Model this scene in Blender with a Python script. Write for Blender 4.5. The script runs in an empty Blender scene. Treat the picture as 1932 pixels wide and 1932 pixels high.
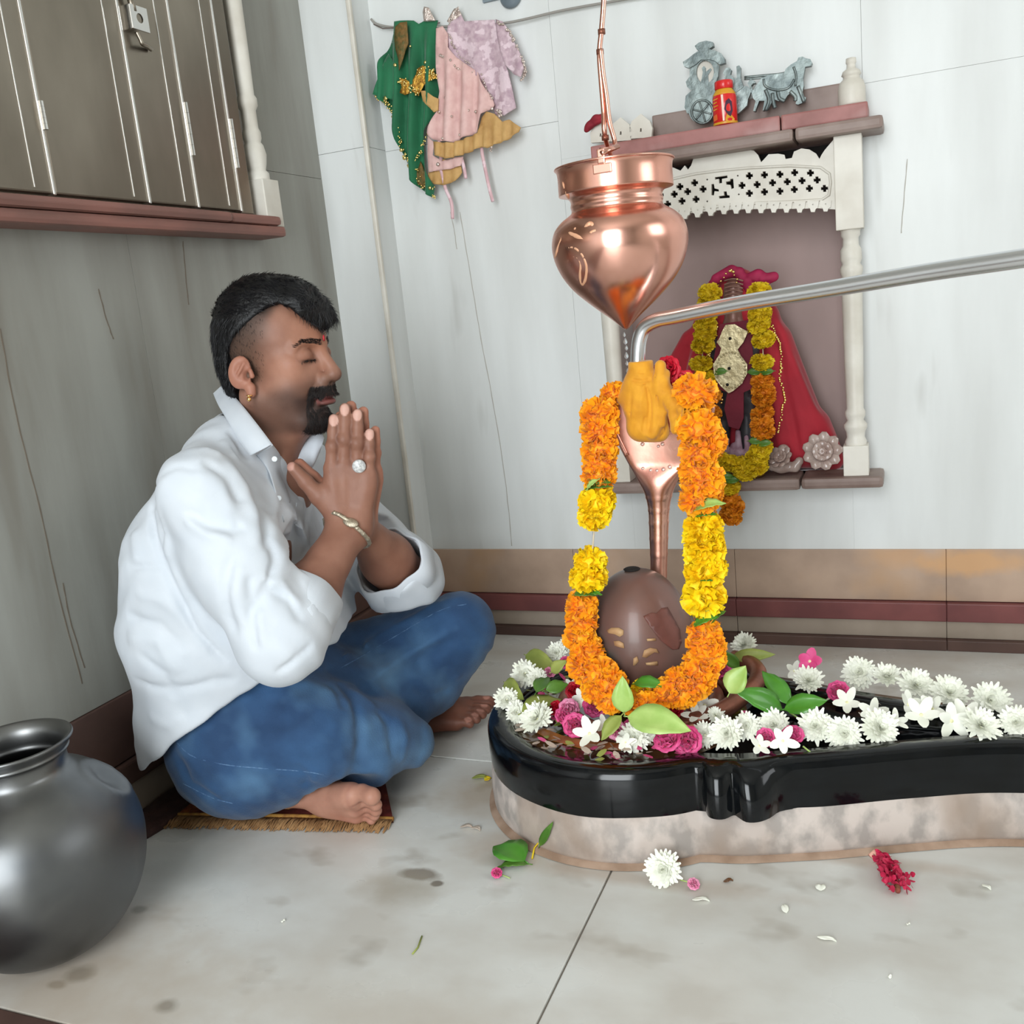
import bpy, bmesh, math, random
import numpy as np
from mathutils import Vector, Matrix
from mathutils.geometry import delaunay_2d_cdt
random.seed(7); np.random.seed(7)
SC = bpy.context.scene
COL = SC.collection
# ------------------------------------------------------------------ camera
CAMH = 0.70; FPX = 1822.0
_y, _p, _r = (math.radians(a) for a in (-22.753, -11.777, -5.782))
cfwd = Vector((math.sin(_y)*math.cos(_p), math.cos(_y)*math.cos(_p), math.sin(_p)))
_rt = Vector((math.cos(_y), -math.sin(_y), 0)); _up = _rt.cross(cfwd)
cR = _rt*math.cos(_r) + _up*math.sin(_r); cU = -_rt*math.sin(_r) + _up*math.cos(_r)
CAMP = Vector((0, 0, CAMH))
cam_data = bpy.data.cameras.new('camera'); cam = bpy.data.objects.new('camera', cam_data); COL.objects.link(cam)
cam_data.sensor_fit = 'HORIZONTAL'; cam_data.sensor_width = 36.0; cam_data.lens = 36.0*FPX/1932.0
cam_data.clip_start = 0.02; cam_data.clip_end = 100
M = Matrix((cR, cU, -cfwd)).transposed().to_4x4(); M.translation = CAMP
cam.matrix_world = M; SC.camera = cam
# ------------------------------------------------------------------ world and light
SC.view_settings.view_transform = 'Standard'; SC.view_settings.look = 'None'
SC.view_settings.gamma = 1.0; SC.view_settings.exposure = 0.22
try: SC.view_settings.use_curve_mapping = False
except Exception: pass
W = bpy.data.worlds.new('daylight'); SC.world = W; W.use_nodes = True
W.node_tree.nodes['Background'].inputs[0].default_value = (0.86, 0.94, 1.0, 1)
W.node_tree.nodes['Background'].inputs[1].default_value = 0.9
def area(name, loc, target, sx, sy, power, col=(1, 1, 1)):
    l = bpy.data.lights.new(name, 'AREA'); l.shape = 'RECTANGLE'; l.size = sx; l.size_y = sy
    l.energy = power; l.color = col
    o = bpy.data.objects.new(name, l); COL.objects.link(o); o.location = loc
    o.rotation_euler = (Vector(target)-Vector(loc)).to_track_quat('-Z', 'Y').to_euler()
    return o
area('door_daylight', (-0.20, -1.50, 1.15), (-0.45, 1.7, 0.75), 1.1, 1.9, 62, (0.93, 0.975, 1.0))
area('window_daylight', (1.95, 0.9, 1.45), (-0.4, 1.5, 0.5), 1.0, 1.0, 9, (0.97, 0.99, 1.0))
# ------------------------------------------------------------------ pixel to point helpers
def ray(px, py): return cfwd + cR*((px-966)/FPX) - cU*((py-966)/FPX)
def onY(px, py, Y): d = ray(px, py); return CAMP + d*(Y/d.y)
def onZ(px, py, Z=0.0): d = ray(px, py); return CAMP + d*((Z-CAMH)/d.z)
def onX(px, py, X): d = ray(px, py); return CAMP + d*(X/d.x)
def V(*a): return Vector(a)
# ------------------------------------------------------------------ materials
def srgb(c):
    return tuple(((x/255.0)/12.92 if x/255.0 <= 0.04045 else ((x/255.0+0.055)/1.055)**2.4) for x in c)
_mats = {}
def mat(name, c1, c2=None, rough=0.5, metal=0.0, scale=8.0, stretch=(1, 1, 1), bump=0.0, bscale=None,
        lo=0.35, hi=0.65, spec=0.5, coat=0.0, sss=0.0, attr=False, aniso=0.0, sheen=0.0, c3=None, s3=3.0, lo3=.55, hi3=.7, rough2=None, detail=5.0, trans=0.0, ior=1.45):
    if name in _mats: return _mats[name]
    m = bpy.data.materials.new(name); m.use_nodes = True; nt = m.node_tree; N = nt.nodes; L = nt.links
    b = N['Principled BSDF']
    b.inputs['Roughness'].default_value = rough; b.inputs['Metallic'].default_value = metal
    b.inputs['Specular IOR Level'].default_value = spec; b.inputs['Coat Weight'].default_value = coat
    b.inputs['Coat Roughness'].default_value = 0.08
    b.inputs['IOR'].default_value = ior; b.inputs['Transmission Weight'].default_value = trans
    if sss: b.inputs['Subsurface Weight'].default_value = sss; b.inputs['Subsurface Radius'].default_value = (0.012, 0.005, 0.003); b.inputs['Subsurface Scale'].default_value = 0.6
    if sheen: b.inputs['Sheen Weight'].default_value = sheen
    if aniso: b.inputs['Anisotropic'].default_value = aniso
    col = None
    tc = N.new('ShaderNodeTexCoord'); mp = N.new('ShaderNodeMapping'); mp.inputs['Scale'].default_value = stretch
    L.new(tc.outputs['Object'], mp.inputs[0])
    if c2 is not None:
        nz = N.new('ShaderNodeTexNoise'); nz.inputs['Scale'].default_value = scale; nz.inputs['Detail'].default_value = detail
        L.new(mp.outputs[0], nz.inputs['Vector'])
        mr = N.new('ShaderNodeMapRange'); mr.inputs[1].default_value = lo; mr.inputs[2].default_value = hi
        L.new(nz.outputs['Fac'], mr.inputs[0])
        mx = N.new('ShaderNodeMix'); mx.data_type = 'RGBA'
        mx.inputs[6].default_value = (*srgb(c1), 1); mx.inputs[7].default_value = (*srgb(c2), 1)
        L.new(mr.outputs[0], mx.inputs[0]); col = mx.outputs[2]
        if rough2 is not None:
            r2 = N.new('ShaderNodeMapRange'); r2.inputs[3].default_value = rough; r2.inputs[4].default_value = rough2
            L.new(mr.outputs[0], r2.inputs[0]); L.new(r2.outputs[0], b.inputs['Roughness'])
        if c3 is not None:
            n3 = N.new('ShaderNodeTexNoise'); n3.inputs['Scale'].default_value = s3; n3.inputs['Detail'].default_value = 3
            L.new(mp.outputs[0], n3.inputs['Vector'])
            m3 = N.new('ShaderNodeMapRange'); m3.inputs[1].default_value = lo3; m3.inputs[2].default_value = hi3
            L.new(n3.outputs['Fac'], m3.inputs[0])
            x3 = N.new('ShaderNodeMix'); x3.data_type = 'RGBA'; x3.inputs[7].default_value = (*srgb(c3), 1)
            L.new(m3.outputs[0], x3.inputs[0]); L.new(col, x3.inputs[6]); col = x3.outputs[2]
    if attr:
        at = N.new('ShaderNodeAttribute'); at.attribute_name = 'Col'
        if col is None: col = at.outputs['Color']
        else:
            mm = N.new('ShaderNodeMix'); mm.data_type = 'RGBA'; mm.blend_type = 'MULTIPLY'; mm.inputs[0].default_value = 1
            L.new(at.outputs['Color'], mm.inputs[6]); L.new(col, mm.inputs[7]); col = mm.outputs[2]
    if col is None: b.inputs['Base Color'].default_value = (*srgb(c1), 1)
    else: L.new(col, b.inputs['Base Color'])
    if bump:
        nb = N.new('ShaderNodeTexNoise'); nb.inputs['Scale'].default_value = bscale or scale*4; nb.inputs['Detail'].default_value = 6
        L.new(mp.outputs[0], nb.inputs['Vector'])
        bp = N.new('ShaderNodeBump'); bp.inputs['Strength'].default_value = bump; bp.inputs['Distance'].default_value = 0.004
        L.new(nb.outputs['Fac'], bp.inputs['Height']); L.new(bp.outputs[0], b.inputs['Normal'])
    _mats[name] = m
    return m
def add_spots(m, spots, axes=(1, 1, 1)):
    """stains with a shape of their own: (centre, (rx, ry, rz), colour, strength, softness)"""
    nt = m.node_tree; N = nt.nodes; L = nt.links; b = N['Principled BSDF']; col = b.inputs['Base Color'].links[0].from_socket
    tc = N.new('ShaderNodeTexCoord'); nz = N.new('ShaderNodeTexNoise'); nz.inputs['Scale'].default_value = 28; nz.inputs['Detail'].default_value = 5; L.new(tc.outputs['Object'], nz.inputs['Vector'])
    for c, r, colr, stg, soft in spots:
        mp = N.new('ShaderNodeMapping'); mp.vector_type = 'POINT'; mp.inputs['Scale'].default_value = [1/q for q in r]; mp.inputs['Location'].default_value = [-a/q for a, q in zip(c, r)]
        L.new(tc.outputs['Object'], mp.inputs[0]); ln = N.new('ShaderNodeVectorMath'); ln.operation = 'LENGTH'; L.new(mp.outputs[0], ln.inputs[0])
        ad = N.new('ShaderNodeMath'); ad.operation = 'MULTIPLY_ADD'; ad.inputs[1].default_value = 1.3; L.new(nz.outputs['Fac'], ad.inputs[0]); L.new(ln.outputs['Value'], ad.inputs[2])
        mr = N.new('ShaderNodeMapRange'); mr.inputs[1].default_value = 1.65+soft*.5; mr.inputs[2].default_value = 1.65-soft*.5; mr.inputs[3].default_value = 0; mr.inputs[4].default_value = stg; L.new(ad.outputs[0], mr.inputs[0])
        mx = N.new('ShaderNodeMix'); mx.data_type = 'RGBA'; mx.inputs[7].default_value = (*srgb(colr), 1); L.new(mr.outputs[0], mx.inputs[0]); L.new(col, mx.inputs[6]); col = mx.outputs[2]
    L.new(col, b.inputs['Base Color'])
# ------------------------------------------------------------------ object helpers
def link_mesh(name, me, m=None, parent=None, smooth=True):
    o = bpy.data.objects.new(name, me); COL.objects.link(o)
    if m is not None:
        for mm in (m if isinstance(m, (list, tuple)) else [m]): me.materials.append(mm)
    if smooth and len(me.polygons): me.polygons.foreach_set('use_smooth', [True]*len(me.polygons))
    if parent is not None:
        o.parent = parent; o.matrix_parent_inverse = Matrix.LocRotScale(parent.location, parent.rotation_euler, parent.scale).inverted() if parent.type == 'EMPTY' or True else Matrix()
    return o
def obj(name, bm, m=None, parent=None, smooth=True, mi=None):
    me = bpy.data.meshes.new(name); bmesh.ops.recalc_face_normals(bm, faces=bm.faces); bm.to_mesh(me); bm.free()
    return link_mesh(name, me, m, parent, smooth)
def pyobj(name, vs, fs, m=None, parent=None, smooth=True):
    me = bpy.data.meshes.new(name); me.from_pydata([tuple(v) for v in vs], [], fs); me.update()
    return link_mesh(name, me, m, parent, smooth)
def tag(o, label, cat, group=None, kind=None):
    if label: o['label'] = label
    if cat: o['category'] = cat
    if group: o['group'] = group
    if kind: o['kind'] = kind
    return o
def thing(name, label, cat, loc=(0, 0, 0), group=None, kind=None):
    o = bpy.data.objects.new(name, None); COL.objects.link(o); o.location = loc; o.empty_display_size = .02
    return tag(o, label, cat, group, kind)
def struct(o): o['kind'] = 'structure'; return o
def BM(): return bmesh.new()
def box(bm, lo, hi, bev=0.0, rot=None):
    c = [(a+b)/2 for a, b in zip(lo, hi)]; s = [abs(b-a) for a, b in zip(lo, hi)]
    r = bmesh.ops.create_cube(bm, size=1.0)['verts']
    for v in r: v.co = Vector((v.co.x*s[0]+c[0], v.co.y*s[1]+c[1], v.co.z*s[2]+c[2]))
    if bev > 0:
        es = list({e for v in r for e in v.link_edges})
        bmesh.ops.bevel(bm, geom=es, offset=min(bev, min(s)*.45), segments=2, affect='EDGES', profile=.6)
    return r
def boxobj(name, lo, hi, m, parent=None, bev=0.002, smooth=False):
    bm = BM(); box(bm, lo, hi, bev); return obj(name, bm, m, parent, smooth)
def lathe(prof, seg=48, center=(0, 0, 0), axis=None):
    """prof: list of (r, z). returns verts, faces"""
    vs = []; fs = []; c = Vector(center)
    for r, z in prof:
        for i in range(seg):
            a = 2*math.pi*i/seg; vs.append(c+Vector((r*math.cos(a), r*math.sin(a), z)))
    for j in range(len(prof)-1):
        for i in range(seg):
            a = j*seg+i; b = j*seg+(i+1) % seg; fs.append((a, b, b+seg, a+seg))
    return vs, fs
def spline(pts, n=8):
    """Catmull-Rom through the points; each point may carry extra components"""
    P = [tuple(p) for p in pts]; out = []
    for i in range(len(P)-1):
        p0 = P[max(i-1, 0)]; p1 = P[i]; p2 = P[i+1]; p3 = P[min(i+2, len(P)-1)]
        for k in range(n):
            t = k/n
            out.append(tuple(.5*(2*b+(c-a)*t+(2*a-5*b+4*c-d)*t*t+(3*b-a-3*c+d)*t**3) for a, b, c, d in zip(p0, p1, p2, p3)))
    out.append(P[-1]); return out
def tube_data(pts, rad, seg=10, cap=True, vs=None, fs=None, flat=None):
    """pts list of Vector, rad float or list"""
    vs = [] if vs is None else vs; fs = [] if fs is None else fs; base = len(vs)
    n = len(pts); pts = [Vector(p[:3]) for p in pts]
    nrm = None
    for i in range(n):
        t = (pts[min(i+1, n-1)]-pts[max(i-1, 0)]).normalized()
        if nrm is None:
            nrm = t.orthogonal().normalized()
        nrm = (nrm - t*nrm.dot(t)).normalized(); bn = t.cross(nrm)
        r = rad[i] if isinstance(rad, (list, tuple)) else rad
        for k in range(seg):
            a = 2*math.pi*k/seg; vs.append(pts[i]+(nrm*math.cos(a)+bn*math.sin(a))*r)
    for i in range(n-1):
        for k in range(seg):
            a = base+i*seg+k; b = base+i*seg+(k+1) % seg; fs.append((a, b, b+seg, a+seg))
    if cap:
        fs.append(tuple(base+k for k in range(seg))[::-1]); fs.append(tuple(base+(n-1)*seg+k for k in range(seg)))
    return vs, fs
def tube(name, pts, rad, m, parent=None, seg=10): 
    vs, fs = tube_data(pts, rad, seg); return pyobj(name, vs, fs, m, parent)
def inpoly(x, y, P):
    c = False; j = len(P)-1
    for i in range(len(P)):
        if (P[i][1] > y) != (P[j][1] > y) and x < (P[j][0]-P[i][0])*(y-P[i][1])/(P[j][1]-P[i][1])+P[i][0]: c = not c
        j = i
    return c
def plate(outline, holes, step, fmap, thick, disp=None, back=True):
    """triangulated flat shape: outline (2-D), holes, interior points every step; fmap(u,v,w)->Vector; w in thickness. closed solid"""
    vs = []; es = []
    def addloop(P):
        b = len(vs)
        for p in P: vs.append(Vector((p[0], p[1])))
        for i in range(len(P)): es.append((b+i, b+(i+1) % len(P)))
    def dens(P):
        o = []
        for i in range(len(P)):
            a = P[i]; b = P[(i+1) % len(P)]; L = math.hypot(b[0]-a[0], b[1]-a[1]); n = max(1, int(L/step)) if step else 1
            for k in range(n): o.append((a[0]+(b[0]-a[0])*k/n, a[1]+(b[1]-a[1])*k/n))
        return o
    O = dens(outline); addloop(O)
    for h in holes: addloop(h)
    if step:
        xs = [p[0] for p in O]; ys = [p[1] for p in O]; x = min(xs)
        while x < max(xs):
            y = min(ys)
            while y < max(ys):
                q = (x+random.uniform(-.15, .15)*step, y+random.uniform(-.15, .15)*step)
                if inpoly(q[0], q[1], O) and not any(inpoly(q[0], q[1], h) for h in holes):
                    if min((q[0]-p[0])**2+(q[1]-p[1])**2 for p in O) > (step*.4)**2: vs.append(Vector(q))
                y += step
            x += step
    r = delaunay_2d_cdt(vs, es, [], 1, 1e-6)
    v2 = r[0]; f2 = []
    for f in r[2]:
        cx = sum(v2[i][0] for i in f)/len(f); cy = sum(v2[i][1] for i in f)/len(f)
        if inpoly(cx, cy, O) and not any(inpoly(cx, cy, h) for h in holes): f2.append(tuple(f))
    n = len(v2)
    d = [disp(p[0], p[1]) if disp else 0.0 for p in v2]
    VS = [fmap(p[0], p[1], d[i]) for i, p in enumerate(v2)]+[fmap(p[0], p[1], d[i]+thick) for i, p in enumerate(v2)]
    ed = {}
    for f in f2:
        for i in range(len(f)):
            a, b = f[i], f[(i+1) % len(f)]; ed[(a, b)] = 1
    FS = list(f2)+[tuple(i+n for i in reversed(f)) for f in f2]
    for (a, b) in ed:
        if (b, a) not in ed: FS.append((b, a, a+n, b+n))
    return VS, FS
def addplate(name, *a, m=None, parent=None, smooth=False, **k):
    vs, fs = plate(*a, **k); me = bpy.data.meshes.new(name); me.from_pydata([tuple(v) for v in vs], [], fs); me.update()
    bm = BM(); bm.from_mesh(me); bpy.data.meshes.remove(me)
    return obj(name, bm, m, parent, smooth)
# ------------------------------------------------------------------ distance-field sculpting
class Field:
    def __init__(s, lo, hi, h):
        s.lo = np.array(lo, float); s.h = h; s.n = [int(math.ceil((b-a)/h))+1 for a, b in zip(lo, hi)]
        s.ax = [s.lo[i]+h*np.arange(s.n[i]) for i in range(3)]; s.F = np.full(s.n, 1.0, np.float32)
    def region(s, lo, hi):
        sl = []
        for i in range(3):
            a = max(0, int((lo[i]-s.lo[i])/s.h)-1); b = min(s.n[i], int((hi[i]-s.lo[i])/s.h)+3)
            if b <= a: return None
            sl.append(slice(a, b))
        X = s.ax[0][sl[0]][:, None, None]; Y = s.ax[1][sl[1]][None, :, None]; Z = s.ax[2][sl[2]][None, None, :]
        return tuple(sl), X, Y, Z
    def op(s, fn, lo, hi, k=0.01, mode='u'):
        pad = k+3*s.h
        R = s.region([v-pad for v in lo], [v+pad for v in hi])
        if R is None: return
        sl, X, Y, Z = R; d = fn(X, Y, Z).astype(np.float32); A = s.F[sl]
        if mode == 'u':
            h = np.maximum(k-np.abs(A-d), 0)/k; s.F[sl] = np.minimum(A, d)-h*h*k*.25
        elif mode == 's':
            d = -d; h = np.maximum(k-np.abs(A-d), 0)/k; s.F[sl] = np.maximum(A, d)+h*h*k*.25
        elif mode == 'i':
            h = np.maximum(k-np.abs(A-d), 0)/k; s.F[sl] = np.maximum(A, d)+h*h*k*.25
        elif mode == 'a': s.F[sl] = A+d
    def cap(s, a, b, ra, rb=None, k=0.01, mode='u', grow=0.0):
        rb = ra if rb is None else rb; a = np.array(a[:3], float); b = np.array(b[:3], float); ba = b-a; L = max(ba@ba, 1e-12)
        def fn(X, Y, Z):
            px, py, pz = X-a[0], Y-a[1], Z-a[2]
            t = np.clip((px*ba[0]+py*ba[1]+pz*ba[2])/L, 0, 1)
            return np.sqrt((px-t*ba[0])**2+(py-t*ba[1])**2+(pz-t*ba[2])**2)-(ra+(rb-ra)*t)
        r = max(ra, rb)+grow
        s.op(fn, np.minimum(a, b)-r, np.maximum(a, b)+r, k, mode)
    def ell(s, c, r, R=None, k=0.01, mode='u'):
        c = np.array(c[:3], float); r = np.array(r, float); R = np.eye(3) if R is None else np.array(R, float)  # rows = axes
        def fn(X, Y, Z):
            px, py, pz = X-c[0], Y-c[1], Z-c[2]
            q = [px*R[i][0]+py*R[i][1]+pz*R[i][2] for i in range(3)]
            k0 = np.sqrt(sum((q[i]/r[i])**2 for i in range(3))); k1 = np.sqrt(sum((q[i]/r[i]**2)**2 for i in range(3)))+1e-9
            return k0*(k0-1)/k1
        m = np.sqrt(((np.abs(R)*r[:, None])**2).sum(0))
        s.op(fn, c-m, c+m, k, mode)
    def plane(s, p, n, k=0.005, mode='s'):
        """s: remove the side the normal points to"""
        p = np.array(p[:3], float); n = np.array(n[:3], float); n /= np.linalg.norm(n)
        def fn(X, Y, Z): return (X-p[0])*n[0]+(Y-p[1])*n[1]+(Z-p[2])*n[2]
        s.op(lambda X, Y, Z: -fn(X, Y, Z), s.lo, s.lo+np.array(s.n)*s.h, k, 's')
    def fold(s, pts, width, amp):
        """raise (amp>0) or sink a soft ridge along a 3-D polyline"""
        P = [np.array(p[:3], float) for p in pts]; w = width*2.2
        lo = np.min(P, 0)-w; hi = np.max(P, 0)+w
        def fn(X, Y, Z):
            best = None
            n = len(P)-1
            for i in range(n):
                a, b = P[i], P[i+1]; ba = b-a; L = max(ba@ba, 1e-12)
                t = np.clip(((X-a[0])*ba[0]+(Y-a[1])*ba[1]+(Z-a[2])*ba[2])/L, 0, 1)
                d = (X-a[0]-t*ba[0])**2+(Y-a[1]-t*ba[1])**2+(Z-a[2]-t*ba[2])**2
                u = (i+t)/n; g = np.exp(-(d/(width*.8)**2)**.72)*np.clip(np.minimum(u, 1-u)*6, 0, 1)**.7
                best = g if best is None else np.maximum(best, g)
            return -amp*best
        s.op(fn, lo, hi, 1e-4, 'a')
    def val(s, p):
        q = (np.array(p[:3])-s.lo)/s.h; i = np.floor(q).astype(int)
        if (i < 0).any() or (i+1 >= s.n).any(): return 1.0
        f = q-i; c = s.F[i[0]:i[0]+2, i[1]:i[1]+2, i[2]:i[2]+2]
        c = c[0]*(1-f[0])+c[1]*f[0]; c = c[0]*(1-f[1])+c[1]*f[1]; return float(c[0]*(1-f[2])+c[1]*f[2])
    def hit(s, px, py, default=None):
        d = ray(px, py); t = 0.6; p = CAMP+d*t
        while t < 2.4:
            p = CAMP+d*t; v = s.val(p)
            if v <= 0: return p
            t += min(max(v*.7, s.h*.4), .05) if v < .9 else .02
        return default
    def hits(s, L): return [h for h in (s.hit(*p) for p in L) if h is not None]
    def mesh(s, smooth_it=1):
        F = s.F; n = F.shape; S = F < 0
        acc = np.zeros((n[0]-1, n[1]-1, n[2]-1, 3), np.float32); cnt = np.zeros((n[0]-1, n[1]-1, n[2]-1), np.int16)
        quads = []
        for ax in range(3):
            sa = [slice(None)]*3; sb = [slice(None)]*3; sa[ax] = slice(0, -1); sb[ax] = slice(1, None)
            A = F[tuple(sa)]; B = F[tuple(sb)]
            idx = np.argwhere((A < 0) != (B < 0))
            a = A[tuple(idx.T)]; b = B[tuple(idx.T)]; t = a/(a-b)
            pos = idx.astype(np.float32); pos[:, ax] += t
            o1, o2 = [k for k in range(3) if k != ax]
            for d1 in (0, -1):
                for d2 in (0, -1):
                    c = idx.copy(); c[:, o1] += d1; c[:, o2] += d2
                    ok = (c[:, 0] >= 0) & (c[:, 1] >= 0) & (c[:, 2] >= 0) & (c[:, 0] < n[0]-1) & (c[:, 1] < n[1]-1) & (c[:, 2] < n[2]-1)
                    cc = c[ok]; np.add.at(acc, tuple(cc.T), pos[ok]); np.add.at(cnt, tuple(cc.T), 1)
            ok = (idx[:, o1] > 0) & (idx[:, o2] > 0) & (idx[:, o1] < n[o1]-1) & (idx[:, o2] < n[o2]-1)
            quads.append((ax, idx[ok], (a < 0)[ok]))
        cells = np.argwhere(cnt > 0); ID = np.full(cnt.shape, -1, np.int64); ID[tuple(cells.T)] = np.arange(len(cells))
        vs = acc[tuple(cells.T)]/cnt[tuple(cells.T)][:, None]
        Q = []
        for ax, idx, neg in quads:
            o1, o2 = [(1, 2), (2, 0), (0, 1)][ax]
            def g(d1, d2):
                c = idx.copy(); c[:, o1] += d1; c[:, o2] += d2; return ID[tuple(c.T)]
            q = np.stack([g(0, 0), g(-1, 0), g(-1, -1), g(0, -1)], 1)
            q[~neg] = q[~neg][:, ::-1]; Q.append(q)
        Q = np.concatenate(Q); vs = vs*s.h+s.lo
        for _ in range(smooth_it):
            e = np.concatenate([Q[:, [0, 1]], Q[:, [1, 2]], Q[:, [2, 3]], Q[:, [3, 0]]]); sm = np.zeros_like(vs); ct = np.zeros(len(vs))
            for i in range(3):
                sm[:, i] = np.bincount(e[:, 0], vs[e[:, 1], i], len(vs))+np.bincount(e[:, 1], vs[e[:, 0], i], len(vs))
            ct = np.bincount(e[:, 0], minlength=len(vs))+np.bincount(e[:, 1], minlength=len(vs))
            vs = vs*.45+.55*sm/np.maximum(ct, 1)[:, None]
        return vs, Q
def npmesh(name, vs, Q, m, parent=None, col=None, smooth=True):
    me = bpy.data.meshes.new(name); me.vertices.add(len(vs)); me.vertices.foreach_set('co', np.asarray(vs, np.float32).ravel())
    nq = len(Q); me.loops.add(nq*4); me.polygons.add(nq)
    me.loops.foreach_set('vertex_index', np.asarray(Q, np.int32).ravel()); me.polygons.foreach_set('loop_start', np.arange(nq, dtype=np.int32)*4)
    try: me.polygons.foreach_set('loop_total', np.full(nq, 4, np.int32))
    except Exception: pass
    me.update(calc_edges=True); me.validate()
    if col is not None:
        at = me.color_attributes.new('Col', 'FLOAT_COLOR', 'POINT')
        c = np.ones((len(vs), 4), np.float32); c[:, :3] = col; at.data.foreach_set('color', c.ravel())
    return link_mesh(name, me, m, parent, smooth)
def sstep(a, b, x): t = np.clip((x-a)/(b-a), 0, 1); return t*t*(3-2*t)
# ================================================================== SETTING
YW = 1.885; XC = -0.992; XL = -1.105; YP = 1.806; ZD = 0.191
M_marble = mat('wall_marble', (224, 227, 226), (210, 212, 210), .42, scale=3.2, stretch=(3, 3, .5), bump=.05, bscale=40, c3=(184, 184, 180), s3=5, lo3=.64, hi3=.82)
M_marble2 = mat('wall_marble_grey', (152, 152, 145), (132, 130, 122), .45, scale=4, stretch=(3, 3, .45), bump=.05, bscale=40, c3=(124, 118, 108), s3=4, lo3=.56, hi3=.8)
M_floor = mat('floor_marble', (216, 217, 213), (200, 197, 190), .26, scale=7, stretch=(1, 1.4, 1), bump=.03, bscale=60, c3=(160, 152, 140), s3=9, lo3=.6, hi3=.8, rough2=.4)
M_grout = mat('grout', (120, 112, 102), rough=.9); M_joint = mat('wall_joint', (190, 186, 178), rough=.8)
M_dado = mat('dado_stone', (188, 162, 142), (166, 142, 124), .5, scale=9, bump=.1, c3=(188, 152, 118), s3=6, lo3=.55, hi3=.75)
M_red = mat('red_stone', (128, 74, 72), (108, 62, 62), .5, scale=12, bump=.1)
M_redp = mat('red_stone_pink', (172, 116, 112), (140, 90, 84), .5, scale=14, bump=.12, c3=(186, 150, 146), s3=9, lo3=.55, hi3=.72)
M_grey = mat('grey_step_stone', (168, 154, 140), (148, 134, 120), .5, scale=8, bump=.06)
M_dark = mat('dark_skirt_stone', (98, 74, 66), (80, 60, 54), .5, scale=10, bump=.08)
M_slab = mat('shelf_slab_stone', (150, 132, 124), (122, 102, 94), .5, scale=12, bump=.14)
M_white = mat('carved_white_marble', (222, 218, 208), (204, 198, 186), .45, scale=14, bump=.08)
M_niche = mat('niche_stone', (170, 144, 138), (152, 128, 122), .5, scale=5, bump=.06, stretch=(1, 1, .6), c3=(124, 96, 88), s3=4, lo3=.6, hi3=.8)

def F_(px, py): return tuple(onZ(px, py))
add_spots(M_floor, [(F_(795, 1650), (.030, .012, .05), (112, 98, 80), .75, .5), (F_(825, 1667), (.008, .006, .05), (84, 70, 56), .8, .5), (F_(750, 1675), (.045, .030, .05), (160, 150, 132), .6, 1.2), (F_(150, 1838), (.017, .014, .05), (96, 102, 98), .8, .8), (F_(108, 1858), (.012, .006, .05), (110, 108, 98), .7, .8),
    (F_(315, 1897), (.013, .010, .05), (112, 108, 98), .75, .8), (F_(263, 1716), (.010, .007, .05), (120, 124, 118), .6, .8), (F_(905, 1500), (.05, .05, .05), (166, 142, 112), .55, 1.2), (F_(960, 1600), (.06, .03, .05), (170, 146, 122), .5, 1.3), (F_(1180, 1655), (.16, .014, .05), (176, 156, 138), .5, 1.2), (F_(1600, 1620), (.14, .012, .05), (172, 150, 130), .5, 1.2),
    (F_(1500, 1230), (.3, .05, .05), (176, 162, 148), .6, 1.4), (F_(120, 1860), (.14, .10, .05), (176, 156, 134), .55, 1.6), (F_(620, 1900), (.2, .05, .05), (188, 178, 164), .5, 1.5), (F_(340, 1640), (.08, .05, .05), (176, 182, 180), .5, 1.4)])
add_spots(M_dado, [(tuple(onY(1830, 1062, 1.88)), (.075, .05, .022), (214, 164, 112), .7, .9), (tuple(onY(1700, 1050, 1.88)), (.04, .05, .02), (206, 160, 116), .5, .9)])
# --- floor slabs
floor = boxobj('floor', (-1.6, -1.7, -.06), (2.1, 2.3, -.003), M_grout, bev=0); struct(floor)
xs = [-1.6, -.351, .42, 1.2, 2.1]; ys = [-1.7, -.6, .0, .636, 1.29, 1.95]
for i in range(len(xs)-1):
    for j in range(len(ys)-1):
        if i == 0 and ys[j] < .63:
            continue
        boxobj('marble_slab', (xs[i]+.0012, ys[j]+.0012, -.03), (xs[i+1]-.0012, ys[j+1]-.0012, 0), M_floor, floor, bev=.0015)
for j in range(3):
    boxobj('brown_slab', (-1.6+.0012, ys[j]+.0012, -.03), (-.8412, ys[j+1]-.0012, 0.001), M_dark, floor, bev=.0015)
    boxobj('marble_slab', (-.8388, ys[j]+.0012, -.03), (-.3522, ys[j+1]-.0012, 0), M_floor, floor, bev=.0015)

# --- niche opening limits (in the back wall plane)
NXL = onY(1186, 860, YW).x; NXR = onY(1601, 640, YW).x
NZB = onY(1404, 890, YW).z; NZT = onY(1300, 262, YW).z
# --- back wall
wb = thing('wall_back', None, None, (0, YW+.1, 0)); struct(wb)
HT = 2.5
def panel(lo, hi, m=M_marble, par=wb, name='marble_panel', bev=.0004): return boxobj(name, lo, hi, m, par, bev)
boxobj('backing', (XC-.3, YW+.13, 0), (2.1, YW+.2, HT), M_joint, wb, 0)
zj = onY(1790, 130, YW).z      # level joint
xj = onY(1625, 60, YW).x
g = .0003
panel((XC-.05, YW, ZD), (NXL-.09, YW+.06, 1.0+.045)); panel((XC-.05, YW, 1.0+.0455), (NXL-.09, YW+.06, HT))
panel((NXL-.09+g, YW, ZD), (NXL, YW+.13, NZT)); panel((NXL-.09+g, YW, NZT), (xj-g, YW+.06, HT))
panel((NXL, YW, ZD), (NXR, YW+.13, NZB)); panel((NXR, YW, ZD), (.62, YW+.13, zj-g)); panel((xj, YW, zj), (.62, YW+.06, HT))
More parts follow.
